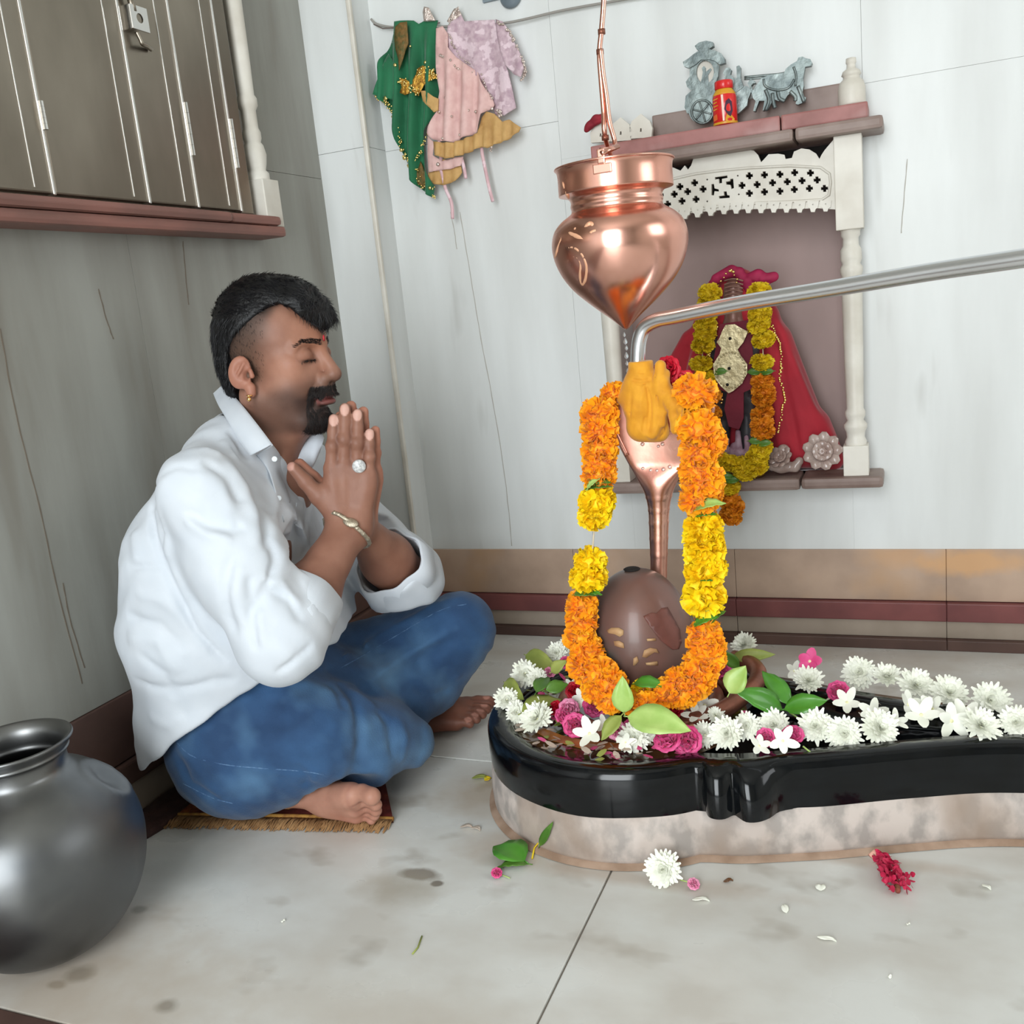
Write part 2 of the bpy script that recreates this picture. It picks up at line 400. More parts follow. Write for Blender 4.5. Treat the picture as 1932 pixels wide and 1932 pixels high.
panel((.6225, YW, ZD), (2.1, YW+.06, 1.05)); panel((.6225, YW, 1.0505), (2.1, YW+.06, HT))
panel((NXR-.003, YW, NZT), (xj, YW+.06, zj-g))
boxobj('niche_panel', (NXL-.05, YW+.105, NZB-.05), (NXR+.05, YW+.13, NZT+.05), M_niche, wb, 0)
# dado slabs, red strip, step and dark skirt
dj = [XC-.05, onY(1085, 1080, YW).x, onY(1388, 1080, YW).x, onY(1785, 1080, YW).x, .62, 1.4, 2.1]
for a, b in zip(dj[:-1], dj[1:]):
    boxobj('dado_slab', (a+g, YW-.004, .092), (b-g, YW+.05, ZD), M_dado, wb, .001)
    boxobj('red_molding', (a+.3*g, YW-.016, .055), (b-g, YW+.05, .0905), M_red, wb, .002)
    boxobj('step_slab', (a+g, YW-.010, .021), (b-g, YW+.05, .0545), M_grey, wb, .0015)
    boxobj('skirt_slab', (a+g, YW-.022, 0), (b-g, YW+.05, .0205), M_dark, wb, .0015)
# --- pilaster in the corner
pw = thing('trim_1', None, None, (XC-.06, YP+.04, 0)); struct(pw)
zp = 1.047
bm = BM(); box(bm, (XL-.06, YP, ZD), (XC, YW+.06, zp), .0006); obj('pilaster_slab', bm, M_marble, pw, False)
bm = BM(); box(bm, (XL-.06, YP, zp+.0006), (XC, YW+.06, HT), .0006); obj('pilaster_slab', bm, M_marble, pw, False)
for (z0, z1, d, m, nm) in ((.092, ZD-.001, .004, M_dado, 'dado_slab'), (.055, .0905, .016, M_red, 'red_molding'), (.021, .0545, .010, M_grey, 'step_slab'), (0, .0205, .022, M_dark, 'skirt_slab')):
    boxobj(nm, (XL-.06, YP-d, z0), (XC+d, YW+.06, z1), m, pw, .003)
boxobj('edge_bead', (XC-.006, YP-.004, ZD), (XC+.004, YP+.006, HT), M_white, pw, .003)
# --- left wall
wl = thing('wall_left', None, None, (XL-.1, .6, 0)); struct(wl)
boxobj('backing', (XL-.2, -1.7, 0), (XL-.07, YW+.1, HT), M_joint, wl, 0)
jl = [-1.7, -.9, -.1, .80, 1.22, YP+.02]
for a, b in zip(jl[:-1], jl[1:]):
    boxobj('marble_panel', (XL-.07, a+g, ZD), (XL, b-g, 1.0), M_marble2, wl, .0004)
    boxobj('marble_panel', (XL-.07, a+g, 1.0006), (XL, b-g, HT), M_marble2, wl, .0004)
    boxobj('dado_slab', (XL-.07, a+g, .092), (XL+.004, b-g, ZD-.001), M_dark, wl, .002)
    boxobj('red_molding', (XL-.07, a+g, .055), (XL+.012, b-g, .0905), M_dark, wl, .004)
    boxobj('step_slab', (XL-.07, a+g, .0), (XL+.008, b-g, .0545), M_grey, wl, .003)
# old cracks and dark veins in the slabs
M_crack = mat('crack_vein', (176, 172, 164), rough=.8); M_crack2 = mat('crack_vein_dark', (112, 102, 90), rough=.8)
def crack(pts, on, par, w, nrm, m):
    P = [V(*p) for p in spline([tuple(on(*p)) for p in pts], 5)]; vs = []; fs = []; s = V(0, 0, 1).cross(nrm)
    for i, p in enumerate(P):
        ww = w*(.5+.5*math.sin(i*1.7)**2)+.0002; p = p+s*random.uniform(-.0006, .0006)
        vs += [p-s*ww, p+s*ww, p+s*ww+nrm*.0004, p-s*ww+nrm*.0004]
    for i in range(len(P)-1):
        a = 4*i
        for k in range(4): fs.append((a+k, a+(k+1) % 4, a+4+(k+1) % 4, a+4+k))
    pyobj('vein', vs, fs, m, par, False)
for pts in ([(868, 400), (888, 520), (908, 640), (934, 780), (955, 920), (966, 1030)], [(850, 400), (858, 440), (862, 470)], [(1540, 520), (1548, 600)][:0] or [(1712, 300), (1705, 380), (1700, 440)]): crack(pts, lambda x, y: onY(x, y, YW), wb, .0008, V(0, -1, 0), M_crack)
for pts in ([(0, 620), (30, 780), (75, 960), (110, 1120), (155, 1290)], [(345, 455), (350, 520), (356, 575)], [(186, 545), (200, 600), (214, 640)], [(118, 1100), (135, 1180), (160, 1260)]): crack(pts, lambda x, y: onX(x, y, XL), wl, .0011, V(1, 0, 0), M_crack2)
# --- unseen sides of the room: right wall with a window, front wall with the doorway, ceiling
M_plain = mat('plain_wall', (206, 204, 196), (194, 190, 180), .6, scale=4)
wr = thing('wall_right', None, None, (2.05, 0, 0)); struct(wr)
for lo, hi in (((2.0, -1.7, 0), (2.08, .4, HT)), ((2.0, 1.45, 0), (2.08, 1.95, HT)), ((2.0, .4, 0), (2.08, 1.45, .9)), ((2.0, .4, 1.95), (2.08, 1.45, HT))):
    boxobj('marble_panel', lo, hi, M_plain, wr, 0)
wf = thing('wall_front', None, None, (0, -1.65, 0)); struct(wf)
for lo, hi in (((-1.2, -1.68, 0), (-.70, -1.6, HT)), ((.5, -1.68, 0), (2.1, -1.6, HT)), ((-.70, -1.68, 2.1), (.5, -1.6, HT))):
    boxobj('marble_panel', lo, hi, M_plain, wf, 0)
ce = boxobj('ceiling', (-1.4, -1.8, HT), (2.2, 2.2, HT+.08), M_plain, None, 0); struct(ce)

# ================================================================== STEEL LOCKER ON ITS LEDGE
XF = -1.062
M_steel = mat('locker_steel', (150, 141, 128), (124, 116, 104), .30, 1.0, scale=6, stretch=(1, 1, .4), bump=.12, bscale=10, c3=(112, 100, 88), s3=4, lo3=.55, hi3=.8, rough2=.42)
M_steel2 = mat('locker_trim', (214, 212, 208), rough=.22, metal=1.0)
M_black = mat('black_marks_and_shade', (24, 20, 18), rough=.8)
M_ledge = mat('ledge_stone', (144, 98, 88), (112, 80, 72), .5, scale=10, stretch=(1, .5, 2), bump=.12, c3=(160, 130, 124), s3=7, lo3=.6, hi3=.75)
ZL = onX(540, 440, XF+.02).z
ye = onX(541, 425, XF+.02).y; ysp = onX(437, 405, XF+.02).y
led = thing('wall_ledge', 'long reddish brown stone ledge under the steel locker on the left wall', 'ledge', (XL+.05, .9, ZL))
boxobj('upper_slab', (XL, .2, ZL+.013), (XF+.024, ysp, ZL+.030), M_ledge, led, .008)
boxobj('upper_slab', (XL, ysp+.001, ZL+.013), (XF+.020, ye-.012, ZL+.030), M_ledge, led, .008)
boxobj('lower_slab', (XL, .2, ZL-.006), (XF+.018, ye+.0, ZL+.0125), M_ledge, led, .006)
lk = thing('steel_locker', 'dull steel locker with tall hinged doors above the brown ledge', 'locker', (XL+.05, .9, ZL+.046))
zb = ZL+.033; zt = 1.62
def yF(px, py): return onX(px, py, XF).y
yd = [.25, yF(100, 345), yF(280, 360), yF(374, 380), yF(456, 395)]
yend = yF(482, 402)
boxobj('body', (XL-.04, .2, zb-.004), (XF-.012, yend, zt), M_steel, lk, .003)
hings = {1: (onX(64, 190, XF).z, onX(78, 245, XF).z), 3: (onX(350, 195, XF).z, onX(365, 295, XF).z), 4: (onX(431, 225, XF).z, onX(447, 318, XF).z)}
for i in range(4):
    a, b = yd[i]+.002, yd[i+1]-.002
    d = boxobj('door', (XF-.011, a, zb+.004), (XF, b, zt-.02), M_steel, lk, .0025)
    boxobj('edge_strip', (XF-.010, b-.0022, zb+.002), (XF+.003, b+.0022, zt-.02), M_steel2, d, .0015)
    if b-a > .09:
        boxobj('inner_rib', (XF-.004, b-.032, zb+.01), (XF+.0015, b-.030, zt-.03), M_steel2, d, .0006)
    else:
        boxobj('inner_rib', (XF-.004, b-.020, zb+.01), (XF+.001, b-.0185, zt-.03), M_steel2, d, .0004)
for i, (z1, z0) in hings.items():
    y = yd[i] if i < 5 else yd[4]
    z0, z1 = min(z0, z1), max(z0, z1)
    h = thing('x', None, None); bpy.data.objects.remove(h)
    vs = []; fs = []; n = 5; hp_ = None
    for k in range(n):
        a = z0+(z1-z0)*k/n; b = z0+(z1-z0)*(k+.97)/n
        vs, fs = tube_data([V(XF+.005, y, a), V(XF+.005, y, b)], .0036, 10, True)
        q_ = pyobj('hinge' if k == 0 else 'knuckle', vs, fs, M_steel2, lk if k == 0 else hp_, False)
        if k == 0: hp_ = q_
boxobj('end_frame', (XF-.012, yd[4]+.004, zb), (XF-.003, yend, zt), M_steel, lk, .002)
# latch with a round hole and a hooked bolt
pl = onX(262, 35, XF+.012)
vs, fs = plate([(-.016, -.017), (.018, -.017), (.018, .017), (-.016, .017)], [[(.007*math.cos(a*math.pi/6), .007*math.sin(a*math.pi/6)) for a in range(12)]], 0,
               lambda u, v, w: V(XF+.014-w, pl.y+u, pl.z+v), .003)
lt = pyobj('latch_plate', vs, fs, M_steel2, lk, False)
boxobj('latch_side', (XF, pl.y-.018, pl.z-.017), (XF+.014, pl.y-.015, pl.z+.017), M_steel2, lt, .001)
q = [onX(258, 60, XF+.010), onX(266, 76, XF+.012), onX(269, 83, XF+.012), onX(276, 86, XF+.010), onX(285, 93, XF+.004)]
tube('bolt_hook', [V(*p) for p in spline(q, 5)], .0035, M_steel, lk)
tube('bolt_hook', [onX(240, -20, XF+.01), onX(250, 12, XF+.01), onX(252, 22, XF+.01)], .005, M_steel, lk)
# white turned column standing on the ledge end
cy = onX(501, 380, XF-.005).y; cx = XF-.014
colp = thing('turned_column', 'white turned marble column at the right end of the steel locker', 'column', (cx, cy, ZL+.0125))
zz = ZL+.0125; zc = onX(500, 340, XF).z
boxobj('plinth_block', (cx-.026, cy-.024, zz), (cx+.026, cy+.024, zc), M_white, colp, .002)
H1 = zc
prof = [(.021, H1), (.021, H1+.012), (.016, H1+.018), (.019, H1+.03), (.021, H1+.045), (.018, H1+.06), (.014, H1+.066), (.0165, H1+.073), (.0165, H1+.083), (.0135, H1+.09), (.0135, H1+.12),
        (.018, H1+.128), (.018, H1+.14), (.0145, H1+.146), (.0155, H1+.2), (.017, H1+.4), (.0165, H1+.6), (.018, H1+.7)]
vs, fs = lathe(prof, 28, (cx, cy, 0)); pyobj('shaft', vs, fs, M_white, colp)

# ================================================================== WALL SHRINE (niche)
YS = YW-.085   # front of shelves
sh = thing('wall_shrine', 'white columned marble shrine niche with brown shelves on the back wall', 'shrine', ((NXL+NXR)/2, YW-.04, NZB-.05))
def xz(px, py, Y): p = onY(px, py, Y); return p.x, p.z
# lower shelf
x0 = onY(1150, 915, YS).x; x1 = onY(1667, 905, YS).x; zt_ = NZB; zl1 = onY(1404, 928, YS).z; zl0 = zt_
xm = onY(1510, 905, YS).x
boxobj('bottom_shelf', (x0, YS, zl1), (xm-.001, YW+.004, NZB), M_slab, sh, .007)
boxobj('bottom_shelf', (xm+.001, YS-.004, zl1+.002), (x1, YW+.004, NZB), M_slab, sh, .007)
boxobj('niche_floor', (NXL, YW, NZB-.02), (NXR, YW+.11, NZB-.001), M_slab, sh, 0)
# top shelf: lower grey slab and upper red slab, each in lengths
zg0 = onY(1400, 281, YS-.01).z; zg1 = onY(1400, 257, YS-.01).z; zr1 = onY(1400, 230, YS+.01).z
for a, b in ((1085, 1497), (1499, 1667)):
    boxobj('cornice_slab', (onY(a, 270, YS-.01).x+.001, YS-.012, zg0), (onY(b, 270, YS-.01).x, YW, zg1), M_slab, sh, .006)
for a, b in ((1112, 1472), (1474, 1638)):
    boxobj('red_slab', (onY(a, 250, YS+.01).x+.001, YS+.004, zg1+.0005), (onY(b, 230, YS+.01).x, YW, zr1), M_redp, sh, .003)
# brown band on the wall above the shelf
zb0 = zr1; zb1 = onY(1500, 172, YW-.004).z
boxobj('back_band', (onY(1232, 230, YW).x, YW-.008, zb0-.004), (onY(1590, 200, YW).x, YW, zb1), M_slab, sh, .003)
# columns
def column(px_b, px_t):
    xb = onY(px_b, 880, YS+.03).x; yb = YS+.032
    z0 = NZB; ztop = zg0
    o = thing('tmp', None, None); bpy.data.objects.remove(o)
    zs = lambda py: onY(px_b, py, yb).z
    bm = BM(); box(bm, (xb-.0215, yb-.0215, z0), (xb+.0215, yb+.0215, zs(838)), .0015)
    c = obj('shrine_column', bm, M_white, sh, False)
    P = [(.018, zs(838)), (.019, zs(832)), (.0155, zs(824)), (.0165, zs(814)), (.020, zs(806)), (.020, zs(800)), (.014, zs(792)), (.0175, zs(783)), (.0175, zs(776)), (.0145, zs(770)), (.016, zs(700)),
         (.017, zs(600)), (.0175, zs(545)), (.0165, zs(520)), (.019, zs(512)), (.019, zs(504)), (.015, zs(497)), (.018, zs(488)), (.0175, zs(470)), (.0135, zs(462)), (.013, zs(448)), (.016, zs(443)), (.016, zs(436)), (.018, zs(430))]
    vs, fs = lathe(P, 26, (xb, yb, 0)); pyobj('shaft', vs, fs, M_white, c)
    boxobj('capital', (xb-.0225, yb-.0215, zs(432)), (xb+.0225, yb+.0215, ztop), M_white, c, .0015)
    return xb
xr = column(1616, 0); xl = column(1172, 0)
# pierced arch panel
YJ = YS+.024
jz = lambda u, v, w: onY(u, v, YJ) + V(0, w, 0)
arch_top = [(1590, 262), (1572, 264), (1556, 283), (1550, 292), (1546, 300), (1540, 290), (1527, 282), (1512, 280), (1498, 286), (1494, 298), (1482, 300), (1480, 292), (1468, 290), (1450, 291), (1440, 302), (1436, 306), (1430, 292), (1422, 284), (1412, 283), (1404, 270), (1340, 280), (1310, 294), (1304, 312), (1298, 320), (1292, 312), (1284, 322), (1270, 316), (1240, 320), (1200, 330), (1195, 300)]
arch_top = [(x, y) for x, y in arch_top]
low = [(1195, 470), (1205, 455), (1235, 420), (1262, 408)]
low = [(1190, 300), (1190, 460), (1215, 440), (1240, 418), (1268, 410), (1300, 402), (1350, 397), (1400, 395), (1450, 394), (1500, 394), (1545, 393), (1575, 395), (1590, 400)]
holes = []
def cross(cx, cy, s, t=.36, rot=0):
    a = s; b = s*t
    P = [(-b, -a), (b, -a), (b, -b), (a, -b), (a, b), (b, b), (b, a), (-b, a), (-b, b), (-a, b), (-a, -b), (-b, -b)]
    c, n = math.cos(rot), math.sin(rot); return [(cx+x*c-y*n, cy+x*n+y*c) for x, y in P]
zoomp = lambda x, y: (1060+x/3.019, 50+y/3.019)
for x, y in ((1068, 850), (1154, 845), (1242, 842), (1326, 832), (1416, 834), (1026, 905), (1112, 900), (1200, 890), (1284, 884), (1368, 878), (1454, 874), (1068, 950), (1154, 942), (1242, 938), (1324, 928), (1410, 922), (1496, 922),
             (672, 912), (756, 890), (716, 940), (804, 926), (684, 994), (764, 984), (602, 1012), (640, 955), (560, 960), (520, 1040)):
    cx_, cy_ = zoomp(x, y); holes.append(cross(cx_, cy_, 6.6, .42, -.08))
def zp_(L): return [zoomp(x, y) for x, y in L]
holes.append(zp_([(872, 858), (942, 848), (944, 862), (912, 868), (912, 892), (896, 894), (894, 868), (872, 872)]))
holes.append(zp_([(852, 898), (866, 896), (870, 922), (894, 928), (894, 940), (870, 938), (866, 962), (852, 960)]))
holes.append(zp_([(934, 884), (956, 880), (960, 868), (976, 866), (980, 920), (966, 926), (960, 902), (936, 900)]))
holes.append(zp_([(894, 966), (924, 962), (922, 940), (938, 938), (942, 960), (956, 962), (956, 976), (896, 980)]))
for x, y in ((828, 872), (1002, 850), (1008, 956), (828, 996)):
    cx_, cy_ = zoomp(x, y); holes.append([(cx_-2, cy_), (cx_, cy_-2), (cx_+2, cy_), (cx_, cy_+2)])
vs, fs = plate(low+arch_top[:-1][::1], holes, 0, jz, .012)
me = bpy.data.meshes.new('arch_panel'); me.from_pydata([tuple(v) for v in vs], [], fs); bm = BM(); bm.from_mesh(me); bpy.data.meshes.remove(me)
jali = obj('arch_panel', bm, M_white, sh, False)
# raised moulding round the pierced band
band = [(1200, 372), (1235, 350), (1272, 337), (1312, 328), (1358, 322), (1411, 317), (1490, 313), (1548, 316), (1565, 328), (1567, 345), (1564, 368), (1550, 377), (1480, 381), (1391, 385), (1325, 394), (1265, 404), (1215, 424)]
tube('band_moulding', [onY(x, y, YJ-.001) for x, y in band], .0024, M_white, jali, 6)
# hanging teeth with little holes
tx = [(1270, 405), (1292, 401), (1316, 398), (1341, 395), (1366, 392), (1389, 391), (1412, 390), (1436, 390), (1460, 389), (1484, 389), (1509, 389), (1534, 388), (1558, 387)]
for x, y in tx:
    P = [(x-11, y-9), (x+11, y-9), (x+9, y+4), (x+5, y+6), (x+3, y+12), (x-4, y+12), (x-6, y+5), (x-10, y+3)]
    addplate('tooth', P, [[(x-1.8, y-2), (x, y-4), (x+1.8, y-2), (x, y)]], 0, lambda u, v, w: onY(u, v, YJ-.004)+V(0, w, 0), .012, m=M_white, parent=jali)
# black board behind the arch, painting in the shade of the recess
boxobj('recess_shade_board', (NXL, YW+.02, onY(1400, 330, YW).z-.05), (NXR, YW+.03, zg0), M_black, sh, 0)
# finial on the shelf
fx = onY(1607, 180, YS+.03); f0 = zr1
P = [(.0, f0), (.021, f0), (.022, f0+.003), (.022, f0+.028), (.019, f0+.038), (.0135, f0+.043), (.0135, f0+.047), (.016, f0+.049), (.014, f0+.055), (.0075, f0+.059), (.007, f0+.066), (.0085, f0+.068), (.008, f0+.075), (0, f0+.077)]
vs, fs = lathe(P, 28, (fx.x, YS+.033, 0)); tag(pyobj('finial', vs, fs, M_white), 'small white marble finial on the right end of the top shelf', 'finial')
# ================================================================== BLACK STONE BASIN (yoni) ON MARBLE PLINTH
CX, CY, RB = -0.375, 1.252, 0.203
M_blk = mat('black_granite', (6, 8, 10), (12, 15, 18), .12, scale=30, spec=.38, coat=.1, bump=.02, bscale=20)
M_plinth = mat('plinth_marble', (196, 184, 176), (158, 150, 144), .5, scale=34, stretch=(1, 1, .7), lo=.42, hi=.6, bump=.25, bscale=50, c3=(152, 134, 120), s3=7, lo3=.48, hi3=.66)
M_stain = mat('turmeric_stain', (120, 74, 30), (84, 54, 30), .25, scale=20, coat=.5)
def outline(grow=0.0, knob=1.0, n=1):
    P = []
    a0 = math.radians(-52); a1 = math.radians(-308)
    for i in range(61):
        a = a0+(a1-a0)*i/60; P.append((CX+RB*math.cos(a), CY+RB*math.sin(a)))
    back = [(-.20, 1.396), (-.14, 1.378), (-.08, 1.356), (0, 1.336), (.08, 1.322), (.16, 1.312), (.26, 1.306), (.36, 1.302)]
    end = [(.38, 1.285), (.38, 1.262), (.38, 1.24)]
    front = [(.36, 1.222), (.26, 1.220), (.16, 1.214), (.08, 1.200), (0, 1.172), (-.05, 1.152), (-.10, 1.132), (-.13, 1.122)]
    k = [(-.150, 1.110), (-.160, 1.092), (-.172, 1.080), (-.186, 1.077), (-.197, 1.086), (-.203, 1.090), (-.212, 1.079), (-.222, 1.076), (-.232, 1.080), (-.238, 1.092)] if knob else [(-.16, 1.112), (-.2, 1.100), (-.235, 1.095)]
    P = P+[p for p in spline([P[-1]]+back, 4)][1:]+end+[p for p in spline(front, 4)]+[p for p in spline([front[-1]]+k, 3)][1:]
    return P
def offset(P, d):
    n = len(P); o = []
    area2 = sum(P[i][0]*P[(i+1) % n][1]-P[(i+1) % n][0]*P[i][1] for i in range(n)); sg = 1 if area2 > 0 else -1
    for i in range(n):
        a = P[(i-2) % n]; b = P[(i+2) % n]; t = (b[0]-a[0], b[1]-a[1]); L = math.hypot(*t) or 1
        o.append((P[i][0]-sg*(-t[1]/L)*d*-1*-1, P[i][1]-sg*(t[0]/L)*d))
    return o
def loft(loops, caps=(True, True)):
    vs = []; fs = []; n = len(loops[0])
    for L in loops: vs += [Vector(p) for p in L]
    for j in range(len(loops)-1):
        for i in range(n): fs.append((j*n+i, j*n+(i+1) % n, (j+1)*n+(i+1) % n, (j+1)*n+i))
    if caps[0]: fs.append(tuple(range(n))[::-1])
    if caps[1]: fs.append(tuple((len(loops)-1)*n+i for i in range(n)))
    return vs, fs
O1 = outline(knob=1); O0 = outline(knob=0)
yoni = thing('stone_basin', 'glossy black keyhole shaped stone basin with a long spout on a pale marble plinth', 'basin', (CX, CY, 0))
ZP, ZR = .070, .130
def wob(P, z, amp, f=0):
    return [(x, y, z+amp*(math.sin(x*37+f)+math.sin(y*51+x*23+f))) for x, y in P]
lp = [wob(offset(O0, -.002), 0.0, 0), wob(offset(O0, .003), .010, .0), wob(offset(O0, .004), .03, 0), wob(offset(O0, .001), ZP-.004, .0012), wob(offset(O0, -.012), ZP+.003, .0006), wob(offset(O0, -.03), ZP+.003, 0)]
vs, fs = loft(lp, (True, False)); bmx = BM(); me = bpy.data.meshes.new('t'); me.from_pydata([tuple(v) for v in vs], [], fs); bmx.from_mesh(me)
obj('plinth', bmx, M_plinth, yoni)
ZF = .116
R_ = [(.000, ZP-.004), (.0015, ZP+.006), (.002, ZP+.02), (.0015, ZR-.012), (-.0015, ZR-.004), (-.006, ZR), (-.031, ZR-.001), (-.0345, ZR-.004), (-.036, ZR-.008), (-.037, ZF)]
def bl(d, z):
    base = O1 if z < ZR-.02 else [(a[0]*(1-t)+b[0]*t, a[1]*(1-t)+b[1]*t) for a, b in zip(O1, O0x) for t in [min(1, max(0, (z-(ZR-.02))/.02))]]
    return [(x, y, z) for x, y in offset(base, d)]
# matching point counts for the smooth top outline
O0x = []
for i, p in enumerate(O1):
    if i < len(O1)-30: O0x.append(p)
    else: O0x.append(min(((q[0]-p[0])**2+(q[1]-p[1])**2, q) for q in [(a[0]+(b[0]-a[0])*t/8, a[1]+(b[1]-a[1])*t/8) for a, b in zip(O0, O0[1:]+O0[:1]) for t in range(8)])[1])
lp = [bl(d, z) for d, z in R_]
vs, fs = loft(lp, (False, True)); me = bpy.data.meshes.new('t'); me.from_pydata([tuple(v) for v in vs], [], fs); bmx = BM(); bmx.from_mesh(me)
obj('rim_bowl', bmx, M_blk, yoni)
# ridge between basin and spout channel, and turmeric-stained water film
M_water = mat('offering_water', (96, 62, 34), (44, 36, 28), .06, scale=14, spec=.6, coat=.8)
cw = []
vs = []; fs = []
for i in range(64):
    a = 2*math.pi*i/64; vs.append(V(CX+.166*math.cos(a), CY+.166*math.sin(a), ZF+.0035))
fs.append(tuple(range(64))); pyobj('water', vs, fs, M_water, yoni, False)
tube('spout_ridge', [V(-.16, 1.268, ZF+.002), V(-.05, 1.265, ZF+.002), V(.34, 1.262, ZF+.002)], .003, M_blk, yoni, 8)
#tube('spout_ridge', [V(-.16, 1.315, ZF+.006), V(-.05, 1.296, ZF+.007), V(.08, 1.288, ZF+.007), V(.34, 1.282, ZF+.007)], [.010, .009, .008, .007], M_blk, yoni, 12)
#tube('spout_ridge', [V(-.16, 1.205, ZF+.006), V(-.05, 1.215, ZF+.007), V(.08, 1.235, ZF+.007), V(.34, 1.25, ZF+.007)], [.010, .009, .008, .007], M_blk, yoni, 12)
# mud line where the plinth meets the floor
M_mud = mat('mud_line', (176, 150, 130), (150, 124, 104), .6, scale=30)
mud = loft([wob(offset(O0, .011), .0008, 0), wob(offset(O0, .004), .004, 0), wob(offset(O0, -.004), .006, 0)], (False, False)); pyobj('base_grime', mud[0], mud[1], M_mud, yoni)

# ================================================================== LINGA
LX, LY = -0.357, 1.275; ZU = .110
M_ling = mat('linga_stone', (122, 88, 78), (98, 78, 72), .36, scale=9, spec=.5, coat=.12, c3=(84, 84, 78), s3=7, lo3=.5, hi3=.56)
prof = []
zc = .216; RL = .0765
for i in range(41):
    t = math.pi*i/40; z = -math.cos(t); r = math.sin(t)
    zz = zc+z*(ZU if z > 0 else .108); rr = RL*r**.93
    prof.append((max(rr, 1e-4), zz))
vs, fs = lathe(prof, 56, (LX, LY, 0)); vs = [Vector((LX+(v.x-LX)*1.0, v.y, v.z)) for v in vs]
ling = tag(pyobj('linga', vs, fs, M_ling), 'smooth dark brown egg shaped stone standing in the middle of the black basin', 'stone')
def on_ling(px, py, lift=.0008):
    d = ray(px, py); best = None; t = .9
    while t < 1.9:
        p = CAMP+d*t; q = Vector(((p.x-LX)/RL, (p.y-LY)/RL, (p.z-zc)/(ZU if p.z > zc else .108)))
        if q.length <= 1: n = Vector((q.x/RL, q.y/RL, q.z/.1)).normalized(); return p+n*lift, n
        t += .001
    return None, None
def ling_patch(name, pts, m, th=.0010, step=7):
    def fm(u, v, w):
        p, n = on_ling(u, v)
        if p is None: p = onY(u, v, LY); n = V(0, -1, 0)
        return p+n*(.0004-w)
    vs, fs = plate(pts, [], step, fm, -th); me = bpy.data.meshes.new(name); me.from_pydata([tuple(v) for v in vs], [], fs); b = BM(); b.from_mesh(me); return obj(name, b, m, ling)
M_patch = mat('red_paste', (120, 74, 64), (104, 64, 56), .45, scale=30, bump=.1)
M_paste = mat('sandal_paste', (196, 160, 116), (172, 130, 92), .6, scale=60)
zl = lambda x, y: (1040+x/5.367, 1040+y/5.367)
ling_patch('red_patch', [zl(*p) for p in ((930, 660), (1010, 625), (1060, 630), (1110, 580), (1170, 570), (1210, 640), (1290, 790), (1310, 920), (1280, 990), (1220, 995), (1150, 940), (1100, 900), (1040, 820), (980, 740))], M_patch)
for P in ([(570, 800), (620, 775), (690, 775), (735, 800), (735, 845), (700, 865), (650, 840), (590, 830)], [(640, 910), (690, 905), (735, 930), (745, 980), (700, 970), (650, 955)],
          [(965, 885), (1050, 880), (1058, 905), (970, 908)], [(940, 1000), (1000, 975), (1060, 985), (1088, 1030), (1040, 1020), (1000, 1045), (960, 1075), (920, 1065)], [(955, 1125), (1000, 1120), (1070, 1110), (1075, 1150), (1000, 1150), (960, 1145)],
          [(835, 1080), (870, 1060), (885, 1110), (850, 1150), (830, 1150)]):
    ling_patch('paste_mark', [zl(*p) for p in P], M_paste, .0012, 0)
tp = V(LX-.004, LY, zc+ZU-.0007); vs, fs = lathe([(.0001, 0), (.011, 0), (.012, .0015), (.009, .003), (.0001, .003)], 16, tp); pyobj('top_spot', vs, fs, M_black, ling)

# ================================================================== COPPER
M_cop = mat('copper', (238, 182, 164), (226, 164, 144), .20, 1.0, scale=5, bump=.035, bscale=14, rough2=.30)
M_cop2 = mat('copper_hood', (236, 184, 166), (220, 158, 140), .26, 1.0, scale=12, bump=.12, bscale=34, rough2=.36)
M_cop3 = mat('copper_tarnished', (158, 100, 80), (130, 84, 68), .4, .7, scale=30, bump=.2)
PXx, PYy = -.3495, LY+.004
tip = onY(1181, 622, PYy); PXx = tip.x
zz = lambda py: onY(1172, py, PYy).z
T0 = tip.z
hp = thing('hanging_copper_pot', 'copper water pot with a pointed base hanging above the brown linga', 'pot', (PXx, PYy, T0))
prof = [(.0001, 0), (.004, .002), (.008, .006), (.020, .017), (.036, .030), (.052, .044), (.066, .058), (.078, .075), (.0855, .092), (.089, .108), (.0885, .122), (.084, .135), (.075, .145), (.066, .151), (.0605, .155), (.0595, .159), (.0605, .163), (.0595, .168), (.0615, .173), (.0665, .176),
        (.0735, .1775), (.0745, .180), (.0742, .200), (.0755, .2085), (.0775, .210), (.0778, .2115), (.0765, .2125), (.0735, .2105), (.072, .200), (.0715, .182), (.060, .176), (.057, .166), (.058, .155), (.07, .145), (.08, .13), (.083, .108), (.07, .075), (.03, .035), (.0001, .01)]
vs, fs = lathe([(max(r, .0001), T0+z) for r, z in spline(prof, 3)], 72, (PXx, PYy, 0)); body = pyobj('pot_body', vs, fs, M_cop, hp)
# riveted lug and looped wires
lgp = V(PXx+.004, PYy-.074, T0+.20)
lug = [V(PXx+.006, PYy-.0765, T0+.196), V(PXx+.006, PYy-.0775, T0+.222)]
boxobj('lug_plate', (lgp.x-.011, lgp.y-.0012, lgp.z-.007), (lgp.x+.013, lgp.y+.003, lgp.z+.005), M_cop, hp, .0015)
boxobj('lug_loop', (lgp.x-.004, lgp.y-.003, lgp.z+.004), (lgp.x+.006, lgp.y+.001, lgp.z+.022), M_cop, hp, .002)
YWI = PYy-.02
w = [(1138, -40), (1139, 0), (1135, 55), (1131, 100), (1134, 150), (1139, 210), (1142, 260), (1148, 305)]
tube('wire', [V(onY(1138, -40, YWI).x, YWI, 2.5)]+[V(*p) for p in spline([onY(x, y, YWI) for x, y in w[:-1]]+[V(PXx-.012, PYy+.05, T0+.214)], 6)], .0034, M_cop, hp, 8)
